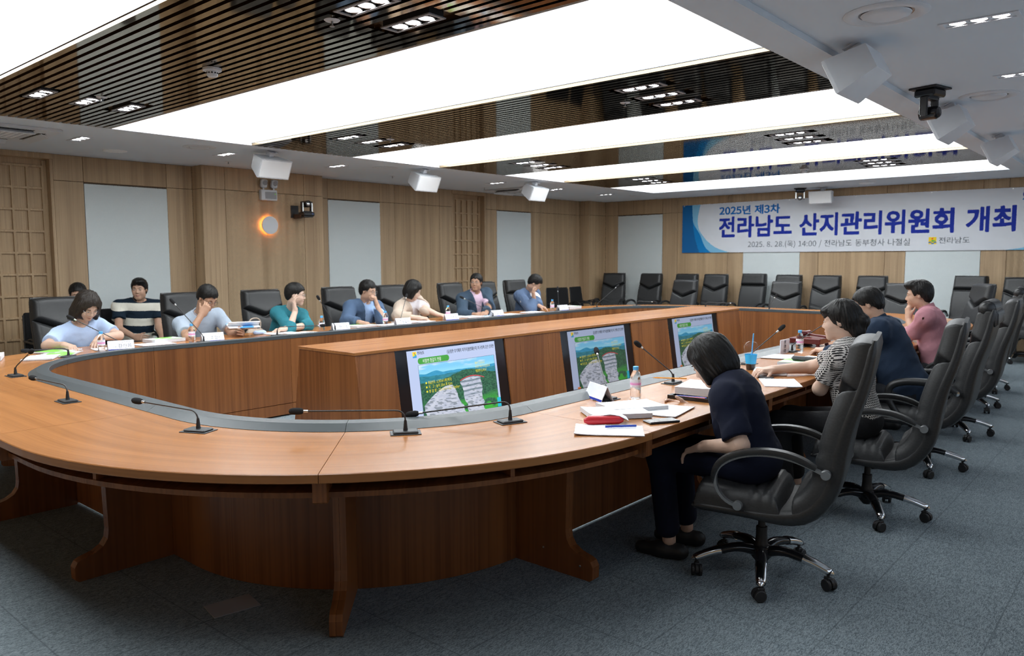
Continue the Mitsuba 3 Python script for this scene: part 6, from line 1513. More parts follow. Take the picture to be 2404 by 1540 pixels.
def tooth(p, n, uv):
    a, b = uv.x / 0.0125, uv.y / 0.0125
    r = dr.floor(a); h = r - 2 * dr.floor(r / 2)
    u, v = a - r - 0.5, b + 0.5 * h - dr.floor(b + 0.5 * h) - 0.5
    dark = (dr.abs(v) < 0.30 - 0.18 * u) & (dr.abs(u) < 0.36)
    return dr.select(dark, mi.Color3f(0.016, 0.015, 0.016), mi.Color3f(0.50, 0.47, 0.45))


mat('m_pattern', proc(tooth), 0.8, spec=0.2)

SKIN = {'f': (0.56, 0.375, 0.285), 'm': (0.47, 0.285, 0.200), 't': (0.40, 0.228, 0.150), 'l': (0.60, 0.42, 0.33)}


def paint_skin(v, c, R, s, tone):
    """Lips and nostrils darker, cheeks a little redder: the skin's own colours."""
    q = (np.asarray(v) - c) @ R / s
    base = np.tile(np.array(SKIN[tone]), (len(q), 1))
    base *= (0.96 + 0.08 * mnoise(np.asarray(v) * 45, 2))[:, None]
    lip = np.exp(-((q[:, 2] + 0.067) / 0.0075) ** 2 - (q[:, 1] / 0.021) ** 4) * (q[:, 0] > 0.074)
    base = base * (1 - lip[:, None]) + lip[:, None] * np.array([0.36, 0.145, 0.125])
    seam = np.exp(-((q[:, 2] + 0.0672) / 0.0022) ** 2 - (q[:, 1] / 0.020) ** 4) * (q[:, 0] > 0.074)
    base *= (1 - 0.55 * seam)[:, None]
    return base
# ------------------------------------------------------------------ things on the table
def mic(base, tip, yaw, label, rise=0.06):
    k = thing('gooseneck_microphone', label, 'microphone', 'gooseneck microphones set into the table')
    b = np.array([base[0], base[1], ZT]); h = np.array(tip, float)
    put(f'{k}__plate', cat(bx(-0.066, 0.066, -0.045, 0.045, 0, 0.004, 0.001), bx(-0.054, 0.054, -0.034, 0.034, 0.003, 0.013, 0.004)), 'm_gunmetal', False, to=M4(b, rz=yaw))
    put(f'{k}__boot', lathe([(0.0105, 0.012), (0.0085, 0.03), (0.0055, 0.058)], 14), 'm_black', 40, to=M4(b))
    c = b + [0, 0, rise]; d = unit(h - c); r = 0.045
    arc = [(1 - t) ** 2 * (c - [0, 0, min(r, rise - 0.03)]) + 2 * t * (1 - t) * c + t * t * (c + d * r) for t in np.linspace(0, 1, 9)]
    put(f'{k}__neck', tube([b + [0, 0, 0.015], *arc, h - d * 0.02], 0.0036, 10), 'm_gunmetal', 50)
    put(f'{k}__collar', tube([h - d * 0.045, h - d * 0.022], 0.0062, 12), 'm_silver', 40)
    put(f'{k}__foam', tube([h + d * t for t in (-0.026, -0.022, -0.01, 0.01, 0.024, 0.032, 0.035)], [0.006, 0.0115, 0.0145, 0.015, 0.013, 0.0085, 0.002], 16), 'm_foam', 60)


for b, h, yw, lab, rs in [((-5.72, 1.66), (-5.37, 1.65, 0.94), 0, 'microphone at the left end of the near curve', 0.06), ((-4.46, 1.53), (-4.81, 1.48, 0.85), 0, 'second microphone from the left on the near curve, with its head before the rim', 0.09), ((-3.24, 1.63), (-3.58, 1.52, 0.86), 25, 'microphone on the near curve left of the table joint', 0.09),
                          ((-2.51, 2.19), (-2.81, 1.85, 0.86), 52, 'microphone right of the table joint, pointing level to the left', 0.10), ((-2.31, 2.65), (-2.65, 2.36, 0.79), 70, 'microphone on the near curve below the nearest monitor', 0.10), ((-2.29, 3.41), (-2.53, 3.66, 0.97), 88, 'microphone standing behind the nearest name plate', 0.06),
                          ((-2.29, 4.12), (-2.34, 3.80, 1.01), 90, 'microphone beside the thick white book of the woman in navy', 0.06), ((-2.30, 5.21), (-2.13, 5.36, 1.005), 90, 'microphone behind the iced coffee', 0.06), ((-2.34, 6.12), (-2.08, 6.22, 1.01), 90, 'microphone before the face of the woman in the patterned blouse', 0.06),
                          ((-6.55, 2.27), (-6.62, 2.00, 0.82), -50, 'microphone at the left bend of the rim beside the green booklets', 0.07), ((-6.73, 2.75), (-6.86, 2.41, 1.035), 90, 'microphone in front of the woman in light blue', 0.06), ((-6.73, 3.47), (-6.84, 3.25, 1.13), 90, 'microphone in front of the man in the grey shirt', 0.06), ((-6.73, 4.23), (-6.47, 4.58, 0.845), 90, 'microphone in front of the woman in teal, bent level', 0.09),
                          ((-6.73, 4.92), (-6.67, 4.68, 1.11), 90, 'microphone left of the man in the blue blazer', 0.06), ((-6.73, 5.82), (-6.89, 6.06, 1.07), 90, 'microphone before the shoulder of the woman in beige', 0.06), ((-6.73, 7.39), (-7.02, 7.12, 1.005), 90, 'microphone across the chest of the man in the dark blue jacket', 0.06), ((-6.73, 8.79), (-6.76, 8.80, 1.07), 90, 'upright microphone before the turned visitor chair', 0.06),
                          ((-6.73, 9.74), (-6.50, 9.95, 1.08), 90, 'microphone at the far left bend of the table', 0.06), ((-6.50, 10.50), (-6.24, 10.60, 0.82), 45, 'level microphone at the far left corner of the table', 0.08), ((-5.50, 10.86), (-5.10, 10.95, 0.82), 0, 'level microphone at the far end above the console', 0.08), ((-4.50, 10.86), (-4.42, 10.90, 0.96), 0, 'upright microphone at the far end right of the console', 0.06)]:
    mic(b, h, yw, lab, rs)

scene['m_water'] = {'type': 'dielectric', 'int_ior': 1.30}
mat('m_cap', (0.10, 0.42, 0.80), 0.35)
mat('m_label', proc(lambda p, n, uv: mix((0.80, 0.78, 0.84), (0.80, 0.30, 0.62), smoothstep(0.842, 0.832, p.z) * smoothstep(0.822, 0.828, p.z))), 0.4)
_bt = [('body', mikit.ply(lathe([(0.0, 0.001), (0.024, 0.001), (0.0285, 0.006), (0.029, 0.022), (0.0275, 0.026), (0.029, 0.030), (0.029, 0.044), (0.0275, 0.048), (0.029, 0.052), (0.029, 0.112), (0.027, 0.126), (0.020, 0.143), (0.0135, 0.152), (0.0125, 0.158), (0.0, 0.158)], 28), 'm_water', smooth=50)),
       ('label', mikit.ply(TM(lathe([(0.0294, 0.062), (0.0294, 0.106)], 28).vertices[:56], lathe([(0.0294, 0.062), (0.0294, 0.106)], 28).faces[:56]), 'm_label', smooth=True)), ('cap', mikit.ply(lathe([(0.0, 0.154), (0.0145, 0.154), (0.015, 0.157), (0.015, 0.172), (0.013, 0.174), (0.0, 0.174)], 22), 'm_cap', smooth=30))]
for (x, y, lab) in [(-6.64, 2.551, 'water bottle with a blue cap before the woman in light blue'), (-6.782, 3.386, 'water bottle with a blue cap before the man in the grey shirt'), (-6.678, 4.719, 'water bottle with a blue cap right of the woman in teal'), (-6.73, 5.602, 'water bottle with a blue cap right of the man in the blue blazer'), (-6.905, 6.752, 'water bottle with a blue cap right of the woman in beige'),
                    (-6.74, 8.648, 'water bottle with a blue cap before the last man of the left side'), (-2.196, 3.546, 'water bottle with a blue cap behind the nearest name plate, largest in view'), (-2.293, 6.155, 'water bottle with a blue cap in front of the gavel block')]:
    stamp(_bt, 'water_bottle', lab, 'bottle', M4((x, y, ZT)), 'water bottles')

mat('m_plate', (0.74, 0.76, 0.82), 0.3); mat('m_ink', (0.05, 0.05, 0.07), 0.6)


def nameplate(x, y, face, name, label, z=ZT):
    k = thing('name_plate', label, 'name plate', 'folded name plates')
    to = M4((x, y, z), rz=face)
    for s in (1, -1):
        m = to @ M4((s * 0.019, 0, 0.040), ry=-s * 24)
        pn = put(f'{k}__face', bx(-0.0012, 0.0012, -0.10, 0.10, -0.044, 0.044), 'm_plate', False, to=m)
        put(f'{pn}__blue_strip', bx(s * 0.0013, s * 0.0017, -0.0995, 0.0995, -0.043, -0.031), 'm_print_navy', False, to=m)
        if s > 0:
            t = cat(lettering(name, 0.042, 0.0006, fit=0.105, loc=(-0.025, -0.020)), lettering('교수', 0.016, 0.0006, fit=0.026, loc=(-0.062, -0.018)), lettering('동신대학교', 0.016, 0.0006, fit=0.066, loc=(0.006, 0.024)))
            vv = np.asarray(t.vertices); put(f'{pn}__lettering', TM(np.stack([0.0013 + vv[:, 2], vv[:, 0], vv[:, 1]], 1), t.faces), 'm_ink', False, to=m, kind='stuff')


for (x, y, f, nm, lab) in [(-6.72, 2.735, -12, '강신희', 'folded white name plate right of the first bottle, before the woman in light blue'), (-6.77, 3.575, -10, '조철진', 'folded white name plate before the man in the grey shirt'), (-6.745, 5.0, -8, '장은주', 'folded white name plate right of the third bottle'), (-6.735, 5.86, -8, '장효석', 'folded white name plate between the blazer and the beige jacket'),
                           (-6.80, 6.70, -8, '박진호', 'folded white name plate under the fifth bottle'), (-6.79, 7.53, -8, '윤호', 'bright white name plate before the clasped hands'), (-6.79, 8.95, -8, '박호윤', 'folded white name plate at the far end of the left side'), (-2.335, 3.40, 62, '김민희', 'nearest name plate, with a blue strip, behind a microphone')]:
    nameplate(x, y, f, nm, lab)
k = thing('name_plate', 'upright name plate lettered on end, beside the bottle by the gavel', 'name plate')
put(f'{k}__face', bx(-2.352, -2.346, 5.90, 6.08, ZT, ZT + 0.11), 'm_plate', False)
t = lettering('위원장', 0.045, 0.0006, fit=0.10, loc=(-0.05, 0)); vv = np.asarray(t.vertices)
put(f'{k}__lettering', TM(np.stack([-2.345 + vv[:, 2], 5.965 + vv[:, 1] * 1.2, ZT + 0.055 - vv[:, 0]], 1), t.faces), 'm_ink', False, kind='stuff')

mat('m_cover_green', proc(lambda p, n, uv: mix((0.80, 0.83, 0.80), (0.22, 0.58, 0.09), smoothstep(0.42, 0.62, fbm(p.x * 7, p.y * 7, 1.0)))), 0.4)
mat('m_cover_blue', proc(lambda p, n, uv: mix((0.80, 0.82, 0.86), (0.10, 0.40, 0.78), smoothstep(0.55, 0.6, noise(p.x * 13, p.y * 13, 1.0)))), 0.4)


def sheets(x, y, rz, h, label, w=0.21, l=0.297, cover=None, z=ZT, cat_='papers', curl=0.006):
    k = thing('booklet' if cover else 'paper_stack', label, cat_)
    n = 9; u = np.linspace(-1, 1, n); U, V = np.meshgrid(u, u, indexing='ij'); s_ = int(abs(x * 100 + y * 37)) % 50
    Z = z + h + curl * (np.maximum(0, U - 0.3) ** 2 + np.maximum(0, -V - 0.4) ** 2 * (s_ % 3)); top = np.stack([U * w / 2, V * l / 2, Z], -1).reshape(-1, 3); bot = top.copy(); bot[:, 2] = np.maximum(top[:, 2] - h, z + 0.0002) if h > 0.004 else top[:, 2] - h
    i, j = np.meshgrid(np.arange(n - 1), np.arange(n - 1), indexing='ij'); Q = np.stack([i * n + j, (i + 1) * n + j, (i + 1) * n + j + 1, i * n + j + 1], -1).reshape(-1, 4)
    F = np.vstack([Q[:, [0, 1, 2]], Q[:, [0, 2, 3]]]); e = np.r_[np.arange(n) * n, (n - 1) * n + np.arange(1, n), (np.arange(n - 2, -1, -1)) * n + n - 1, np.arange(n - 2, 0, -1)]; e2 = np.roll(e, -1); o = n * n
    side = np.vstack([np.stack([e, e + o, e2], 1), np.stack([e2, e + o, e2 + o], 1)])
    to = M4((x, y, 0), rz=rz)
    put(f'{k}__pages', TM(np.vstack([top, bot]), np.vstack([F[:, ::-1] + o, side])), 'm_paper_edge', False, to=to)
    put(f'{k}__{"cover" if cover else "top_sheet"}', TM(top + [0, 0, 0.0004], F), cover or 'm_paper', True, to=to)


PB = 'sheets and booklets on the table'
for a in [(-1.86, 2.79, -56, 0.003, 'loose white sheets at the table edge, nearest the camera'), (-2.03, 3.10, -40, 0.022, 'stack of booklets with a greenish top sheet under the face mask'), (-2.06, 3.29, -28, 0.020, 'white booklet stack left of the pencil hand'), (-1.90, 3.34, 10, 0.004, 'loose sheet under the hand with the pencil'),
          (-2.03, 3.97, 12, 0.040, 'thick white book before the face of the woman in navy'), (-1.80, 4.53, 30, 0.004, 'white sheets with a blue edge beyond the woman in navy'), (-2.02, 4.92, 20, 0.012, 'white notebook beside the phone and the coffee'), (-2.30, 5.73, 15, 0.004, 'white papers below the upright name plate'), (-2.05, 5.75, -10, 0.006, 'white papers in front of the gavel block'),
          (-6.62, 2.10, 60, 0.010, 'white papers left of the rim microphone'), (-6.82, 2.30, 40, 0.006, 'white papers under the green booklets'), (-6.85, 2.72, -10, 0.006, 'open papers under the hands of the woman in light blue'), (-6.90, 3.10, 0, 0.008, 'papers right of the first name plate'), (-6.93, 4.38, 0, 0.010, 'white papers before the woman in teal'), (-6.76, 4.55, 20, 0.006, 'white sheet left of the third bottle'),
          (-6.85, 5.75, 0, 0.006, 'papers behind the fourth bottle'), (-6.88, 6.28, 10, 0.006, 'white papers before the woman in beige'), (-6.90, 7.15, 0, 0.016, 'pile of papers left of the clasped hands'), (-6.86, 7.85, 0, 0.006, 'papers right of the bright name plate'), (-6.86, 8.35, 0, 0.010, 'papers before the last man of the left side'), (-6.85, 1.80, 70, 0.035, 'black and white file pile at the left edge')]:
    sheets(*a)
for x, y, rz, h, cv, lab in [(-6.98, 2.34, 30, 0.012, 'm_cover_green', 'green booklet left of the woman in light blue'), (-6.74, 2.28, 55, 0.010, 'm_cover_green', 'green booklet before the first microphone of the left side'), (-7.08, 3.27, 5, 0.030, 'm_cover_green', 'thick green report between light blue blouse and grey shirt'), (-6.92, 5.40, 5, 0.022, 'm_cover_green', 'green report under the hand of the man in the blazer'),
                             (-6.92, 6.08, 5, 0.018, 'm_cover_green', 'green report before the woman in beige'), (-7.02, 7.02, 5, 0.016, 'm_cover_green', 'green report beside the fifth bottle'), (-6.95, 9.35, 0, 0.040, 'm_cover_green', 'thick green report at the far end of the left side'), (-2.00, 5.35, 8, 0.034, 'm_cover_green', 'thick green book under the spectacle case'), (-6.85, 7.40, 25, 0.008, 'm_cover_blue', 'blue and white booklet before the dark blue jacket')]:
    sheets(x, y, rz, h, lab, cover=cv, cat_='booklet')
k = thing('booklet', 'blue and white booklet held open by the man in the grey shirt', 'booklet')
for a_, s_ in ((-28, 1), (-60, 0)):
    put(f'{k}__leaf', bx(-0.10, 0.10, -0.145, 0.145, -0.004, 0.004), 'm_cover_blue' if s_ else 'm_paper', False, to=M4((-6.93, 3.98, 0.86), rz=-20) @ M4(ry=a_ + 35))


def small(name, mesh, m, label, category, smooth=30, to=None):
    put(thing(name, label, category), mesh, m, smooth, to=to)


k = thing('iced_coffee', 'iced coffee cup with a dome lid, blue sleeve and straw', 'cup')
CT = M4((-2.172, 4.957, ZT))
put(f'{k}__coffee', lathe([(0.0, 0.002), (0.028, 0.002), (0.036, 0.075), (0.0, 0.075)], 24), 'm_coffee', 40, to=CT); mat('m_coffee', (0.025, 0.011, 0.006), 0.1)
put(f'{k}__sleeve', lathe([(0.0335, 0.042), (0.041, 0.105), (0.0405, 0.105), (0.033, 0.042)], 28), 'm_sleeve', 40, to=CT); mat('m_sleeve', (0.03, 0.42, 0.78), 0.5)
for nm, pr in (('cup', [(0.029, 0.0), (0.0455, 0.142)]), ('dome_lid', [(0.047, 0.142), (0.046, 0.160), (0.036, 0.182), (0.016, 0.193)])):
    q = lathe(pr, 28); put(f'{k}__{nm}', TM(q.vertices[:-2], q.faces[:-56]), 'm_lens', True, to=CT)
put(f'{k}__straw', tube([(0.0, 0, 0.03), (0.012, 0.006, 0.245)], 0.0042, 10), 'm_cap', 40, to=CT)
small('smartphone', bx(-0.038, 0.038, -0.078, 0.078, 0, 0.010, 0.004), 'm_black_gloss', 'dark smartphone in a clear case at the table edge', 'phone', to=M4((-1.78, 3.10, ZT), rz=-30))
small('smartphone', bx(-0.036, 0.036, -0.075, 0.075, 0, 0.009, 0.004), 'm_gunmetal', 'smartphone beside the white notebook', 'phone', to=M4((-1.98, 4.68, ZT), rz=70))
k = thing('pencil_tray', 'open black pencil tray behind the hand with the pencil', 'pencil case'); TR = M4((-1.95, 3.69, ZT), rz=4)
put(f'{k}__tray', cat(bx(-0.115, 0.115, -0.03, 0.03, 0, 0.004), bx(-0.115, 0.115, -0.03, -0.026, 0, 0.02), bx(-0.115, 0.115, 0.026, 0.03, 0, 0.02), bx(-0.115, -0.095, -0.03, 0.03, 0, 0.02), bx(0.111, 0.115, -0.03, 0.03, 0, 0.02)), 'm_black_gloss', False, to=TR)
mat('m_red', (0.55, 0.02, 0.03), 0.3); mat('m_blue_pen', (0.02, 0.06, 0.40), 0.3); mat('m_pencil', (0.80, 0.30, 0.03), 0.4); mat('m_mahogany', (0.11, 0.018, 0.016), 0.2)
for y, m, c in ((-0.012, 'm_red', 'red'), (0.008, 'm_blue_pen', 'blue')):
    small('pen', tube([(-0.08, y, 0.012), (0.09, y, 0.018)], 0.0045, 10), m, f'{c} pen in the open black pencil tray', 'pen', 40, TR)
small('pen', tube([(-0.07, 0, 0.008), (0.07, 0, 0.008)], 0.005, 10), 'm_blue_pen', 'blue pen on the nearest loose sheets', 'pen', 40, M4((-1.845, 2.86, ZT + 0.004), rz=48))
small('pencil_tray', cat(bx(-0.12, 0.12, -0.03, 0.03, 0, 0.012, 0.004)), 'm_black_gloss', 'closed black pencil tray beyond the white notebook', 'pencil case', to=M4((-1.96, 5.12, ZT), rz=-8))
small('spectacle_case', bx(-0.085, 0.085, -0.03, 0.03, 0, 0.03, 0.012), 'm_gunmetal', 'dark spectacle case on the thick green book', 'spectacle case', to=M4((-1.96, 5.36, ZT + 0.036), rz=4))
small('pencil_case', tube([(-0.09, 0, 0.02), (-0.07, 0, 0.022), (0.07, 0, 0.022), (0.09, 0, 0.02)], [0.008, 0.02, 0.02, 0.008], 14), 'm_red', 'glossy red case under the face mask', 'pencil case', 40, M4((-1.95, 2.88, ZT), rz=45))
small('pencil_case', tube([(0, -0.07, 0.02), (0, -0.05, 0.022), (0, 0.05, 0.022), (0, 0.07, 0.02)], [0.01, 0.021, 0.021, 0.01], 14), 'm_light_blue', 'light blue pouch right of the held booklet', 'pencil case', 40, M4((-7.0, 4.20, ZT)))
mk = bx(-0.085, 0.085, -0.045, 0.045, 0, 0.003); mk = mk.subdivide().subdivide(); mv_ = np.asarray(mk.vertices).copy(); mv_[:, 2] += 0.025 - 4.0 * mv_[:, 0] ** 2; mk.vertices = mv_
small('face_mask', mk, 'm_white_cloth', 'white folded face mask on the stack of booklets', 'face mask', 40, M4((-1.955, 2.93, ZT + 0.022), rz=40))
k = thing('gavel', 'dark red wooden gavel lying on its block', 'gavel'); GT = M4((-2.38, 6.62, ZT + 0.078), rz=-25)
put(f'{k}__head', remap(lathe([(0.0, -0.05), (0.022, -0.05), (0.026, -0.04), (0.022, 0), (0.026, 0.04), (0.022, 0.05), (0.0, 0.05)], 20), [[1, 0, 0], [0, 0, 1], [0, 1, 0]]).apply_translation([-0.05, 0, 0.027]), 'm_mahogany', 40, to=GT)
put(f'{k}__handle', tube([(-0.03, 0, 0.027), (0.05, 0, 0.020), (0.24, 0, 0.016)], [0.008, 0.009, 0.012], 12), 'm_mahogany', 40, to=GT)
k = thing('gavel_block', 'dark red sounding block on four turned feet', 'gavel block'); GB = M4((-2.38, 6.62, ZT))
put(f'{k}__board', bx(-0.13, 0.13, -0.13, 0.13, 0.03, 0.075, 0.004), 'm_mahogany', False, to=GB)
for sx in (-1, 1):
    for sy in (-1, 1):
        put(f'{k}__foot', lathe([(0.010, 0), (0.018, 0.008), (0.014, 0.022), (0.017, 0.031)], 16), 'm_mahogany', 40, to=GB @ M4((sx * 0.105, sy * 0.105, 0)))
small('pencil', tube([(-0.09, 0, 0), (-0.075, 0, 0), (0.085, 0, 0)], [0.0008, 0.0035, 0.0035], 8), 'm_pencil', 'orange pencil in the hand of the woman in navy', 'pencil', 40, M4((-2.005, 3.575, 0.875), rz=28))
small('floor_box_cover', bx(-0.10, 0.10, -0.072, 0.072, 0.0, 0.004, 0.001), 'm_grey_frame', 'grey metal floor box cover on the carpet before the table', 'floor box', False, M4((-3.05, 1.655, 0.0), rz=80))
small('handbag', cat(bx(-0.05, 0.05, -0.10, 0.10, 0.0, 0.17, 0.03), tube(spline([(0, -0.06, 0.16), (0, -0.05, 0.27), (0, 0.05, 0.27), (0, 0.06, 0.16)], 16), 0.007, 8)), 'm_beige', 'small beige handbag on the chair of the woman in teal', 'handbag', 40, M4((-7.42, 4.40, 0.60)))
# ------------------------------------------------------------------ the people


def person(label, pel, neck, head, rot, face, half, arms, top, sleeve, hair, tone='m', glasses=None, jacket=None, girth=1.0, step=0.0055, hair_mat='m_hair', collar=None, trousers='m_trousers', uv_off=0.0, knees=None):
    key = thing('person', label, 'person')
    pel, neck, head = (np.array(q, float) for q in (pel, neck, head))
    up = unit(neck - pel); f0 = np.array([math.cos(math.radians(face)), math.sin(math.radians(face)), 0.0])
    l = unit(np.cross(up, f0)); f = np.cross(l, up); R3 = np.stack([f, l, up], 1)
    RH = head_rot(*rot); hs = 0.98
    at = lambda t: pel + (neck - pel) * t
    sh = {q: neck - up * 0.055 + l * q * half for q in (1, -1)}
    base = head + RH @ np.array([-0.025, 0, -0.075])

    def torso(F, o):
        F.ell(pel, np.array([0.120 * girth + o, 0.165 + o, 0.12 + o]), R3, 0.06)
        F.ell(at(0.36) + f * 0.01, np.array([0.108 * girth + o, 0.145 * girth + o, 0.16 + o]), R3, 0.08)
        F.ell(at(0.72), np.array([0.108 + o, 0.155 + o, 0.17 + o]), R3, 0.08)
        F.cap(sh[1] - up * 0.02, sh[-1] - up * 0.02, 0.058 + o, None, 0.06)
        for q in (1, -1):
            F.cap(neck - up * 0.015, sh[q], 0.040 + o * 0.6, 0.050 + o, 0.05)

    fine, hid = Field(), Field()
    add_head(fine, head, RH, hs, tone in 'fl')
    fine.cap(neck - up * 0.06, base, 0.056, 0.050, 0.03)
    torso(hid, -0.004)
    hands = {}
    for q, (el, wr, hd, pn, cu) in arms.items():
        el, wr = np.array(el, float), np.array(wr, float)
        fine.cap(sh[q], el, 0.046, 0.040, 0.02); fine.cap(el, wr, 0.041, 0.0265, 0.02)
        add_hand(fine, wr, np.array(hd, float), np.array(pn, float), q, cu)
    kn = knees or {q: pel + f0 * 0.43 + l * q * 0.11 + np.array([0, 0, 0.50 - pel[2]]) for q in (1, -1)}
    for q in (1, -1):
        hp = pel + l * q * 0.09 - UPV * 0.03; an = np.array([kn[q][0], kn[q][1], 0.09]) + f0 * -0.05
        hid.cap(hp, kn[q], 0.070, 0.050, 0.04); hid.cap(kn[q], an, 0.048, 0.034, 0.03)
    m1 = mesh_field(fine.raw, fine.lo, fine.hi, step)
    m2 = mesh_field(hid.raw, hid.lo, hid.hi, 0.014)
    m = cat(m1, m2)
    put(f'{key}__body', m, 'm_skin', True, color=paint_skin(m.vertices, head, RH, hs, tone))

    # clothing
    def garment(o, reach, fold, seed):
        T_ = Field(); torso(T_, o)
        for q, (el, wr, *_) in arms.items():
            el, wr = np.array(el, float), np.array(wr, float)
            segs = [(sh[q], el, 0.056 + o, 0.050 + o, min(1.0, reach))]
            if reach > 1:
                segs.append((el, wr, 0.050 + o, 0.036 + o, reach - 1))
            for a, b, ra, rb, t in segs:
                e = a + (b - a) * t; r2 = ra + (rb - ra) * t + (0.008 if t < 1 and reach < 1 else 0.0); d_ = unit(b - a)
                last = (t < 1) or (reach == 1)

                def fn(p, a=a, e=e, r0=ra, r2=r2, d_=d_, last=last):
                    ab = e - a; tt = np.clip((p - a) @ ab / (ab @ ab), 0, 1)
                    dd = np.sqrt(((p - a - tt[:, None] * ab) ** 2).sum(1)) - (r0 + (r2 - r0) * tt)
                    return np.maximum(dd, (p - e) @ d_) if last else dd
                mx = max(ra, r2); T_._add(fn, np.minimum(a, e) - mx, np.maximum(a, e) + mx, 0.035, False)
        T_.cap(neck + up * 0.0, base + up * 0.03, 0.060 + o * 0.3, 0.070 + o * 0.3, 0.02, sub=True)
        cutz = pel - up * 0.10

        def g(p):
            d = T_.raw(p, 0.035)
            q = (p - pel) @ R3
            w = mnoise(np.stack([q[:, 0] * 9 + q[:, 2] * 7, q[:, 1] * 9 - q[:, 2] * 6, q[:, 2] * 12], 1), seed) - 0.5
            w2 = mnoise(np.stack([q[:, 0] * 26 + q[:, 2] * 30, q[:, 1] * 26, q[:, 2] * 20], 1), seed + 4) - 0.5
            return np.maximum(d - fold * (w + 0.45 * w2), (cutz - p) @ up)
        return g, T_

    seed = int(abs(pel[1]) * 100) % 97
    g, T_ = garment(0.010, min(sleeve, 0.8) if jacket else sleeve, 0.012, seed)
    sm = mesh_field(g, T_.lo, T_.hi, step * 1.3)
    q = (np.asarray(sm.vertices) - pel)
    put(f'{key}__{"shirt"}', sm, top, True, uv=np.stack([q @ up + uv_off, q @ l], 1))
    if jacket:
        gj, TJ = garment(0.024, sleeve, 0.014, seed + 11)

        def open_front(p):
            d = gj(p); q = (p - neck) @ R3
            w = np.interp(q[:, 2], [-0.48, -0.34, -0.02, 0.05], [0.012, 0.018, 0.072, 0.085])
            v = np.abs(q[:, 1]) - w
            d = d - 0.006 * np.exp(-((v - 0.026) / 0.020) ** 2) * (q[:, 0] > 0)       # rolled lapels
            return np.where(q[:, 0] > 0.0, np.maximum(d, -np.minimum(v, 0) * 1.0 - 0.0 - np.maximum(v, 0)), d)

        def cutj(p):
            q = (p - neck) @ R3
            w = np.interp(q[:, 2], [-0.48, -0.34, -0.02, 0.05], [0.012, 0.018, 0.072, 0.085])
            return np.maximum(open_front(p), np.minimum(w - np.abs(q[:, 1]), q[:, 0] + 0.01))
        put(f'{key}__jacket', mesh_field(cutj, TJ.lo, TJ.hi, step * 1.3), jacket, True)
    if collar:
        th = np.radians(np.linspace(32, 328, 34))
        pth = [neck + up * (0.022 + 0.012 * math.cos(a) * -1) + f * (0.067 * math.cos(a) + 0.006) + l * 0.064 * math.sin(a) for a in th]
        put(f'{key}__collar', sweep(pth, np.array([(-0.003, -0.022), (0.003, -0.022), (0.010, 0.016), (0.004, 0.018)]), up=up), collar, 40)
    tr = Field(); tr.ell(pel - up * 0.02, np.array([0.132 * girth, 0.178, 0.11]), R3, 0.05)
    for q in (1, -1):
        hp = pel + l * q * 0.09 - UPV * 0.03; an = np.array([kn[q][0], kn[q][1], 0.16]) + f0 * -0.04
        tr.cap(hp, kn[q], 0.086, 0.066, 0.05); tr.cap(kn[q], an, 0.066, 0.060, 0.04)
    put(f'{key}__trousers', mesh_field(tr.raw, tr.lo, tr.hi, 0.011), trousers, True)
    for q in (1, -1):
        a = np.array([kn[q][0], kn[q][1], 0.0]) - f0 * 0.06
        sf = Field(); sf.cap(a - f0 * 0.05 + UPV * 0.042, a + f0 * 0.05 + UPV * 0.042, 0.040, 0.040, 0.02); sf.cap(a + f0 * 0.03 + UPV * 0.036, a + f0 * 0.16 + UPV * 0.032, 0.040, 0.030, 0.03)
        put(f'{key}__shoe', mesh_field(clip_to(sf.raw, [(np.array([0, 0, 0.002]), np.array([0, 0, -1.0]))]), sf.lo, sf.hi, 0.009), 'm_black', True)
    # head details
    P = lambda x, y, z: head + RH @ (np.array([x, y, z]) * hs)
    hf = hair_field(hair, head, RH, hs, seed)
    put(f'{key}__hair', mesh_field(hf, head - 0.26, head + 0.20, step * 0.8), hair_mat, True)
    for q in (1, -1):
        e = put(f'{key}__eye', TM(sphere(1, n=2, s=(0.0045, 0.0125, 0.0036)).vertices @ RH.T * hs + P(0.0865, q * 0.031, 0.0005), sphere(1, n=2).faces), 'm_eye_white', True)
        put(f'{e}__iris', TM(sphere(1, n=2, s=(0.0036, 0.0052, 0.0036)).vertices @ RH.T * hs + P(0.0885, q * 0.031, 0.0005), sphere(1, n=2).faces), 'm_eye', True)
        put(f'{e}__lash', tube([P(0.0885 - 0.006 * (t / 14) ** 2, q * (0.031 + 0.001 * t), 0.0052 - 0.002 * (t / 14) ** 2) for t in range(-14, 15, 4)], 0.0012, 6), 'm_eye', 40)
        put(f'{key}__eyebrow', tube([P(0.0895 - 0.010 * ((t + 8) / 24) ** 2, q * (0.031 + 0.001 * t), 0.0205 + 0.003 * math.cos(t / 10)) for t in range(-15, 20, 4)], [0.0015, 0.0026, 0.003, 0.003, 0.0028, 0.0026, 0.0022, 0.0016, 0.001], 6), 'm_brow', 40)
    if glasses:
        rings = [tube([P(0.104 - 0.006 * abs(math.cos(a)), q * 0.033 + 0.024 * math.cos(a), -0.004 + 0.018 * math.sin(a)) for a in np.linspace(0, 2 * math.pi, 22)[:-1]], 0.0011, 6, True) for q in (1, -1)]
        rings += [tube([P(0.104, -0.009, 0.0), P(0.106, 0, 0.003), P(0.104, 0.009, 0.0)], 0.0011, 6)] + [tube([P(0.098, q * 0.058, 0.002), P(0.05, q * 0.074, 0.006), P(-0.005, q * 0.080, 0.010)], 0.0011, 6) for q in (1, -1)]
        put(f'{key}__glasses', cat(rings), glasses, 40)
    return key


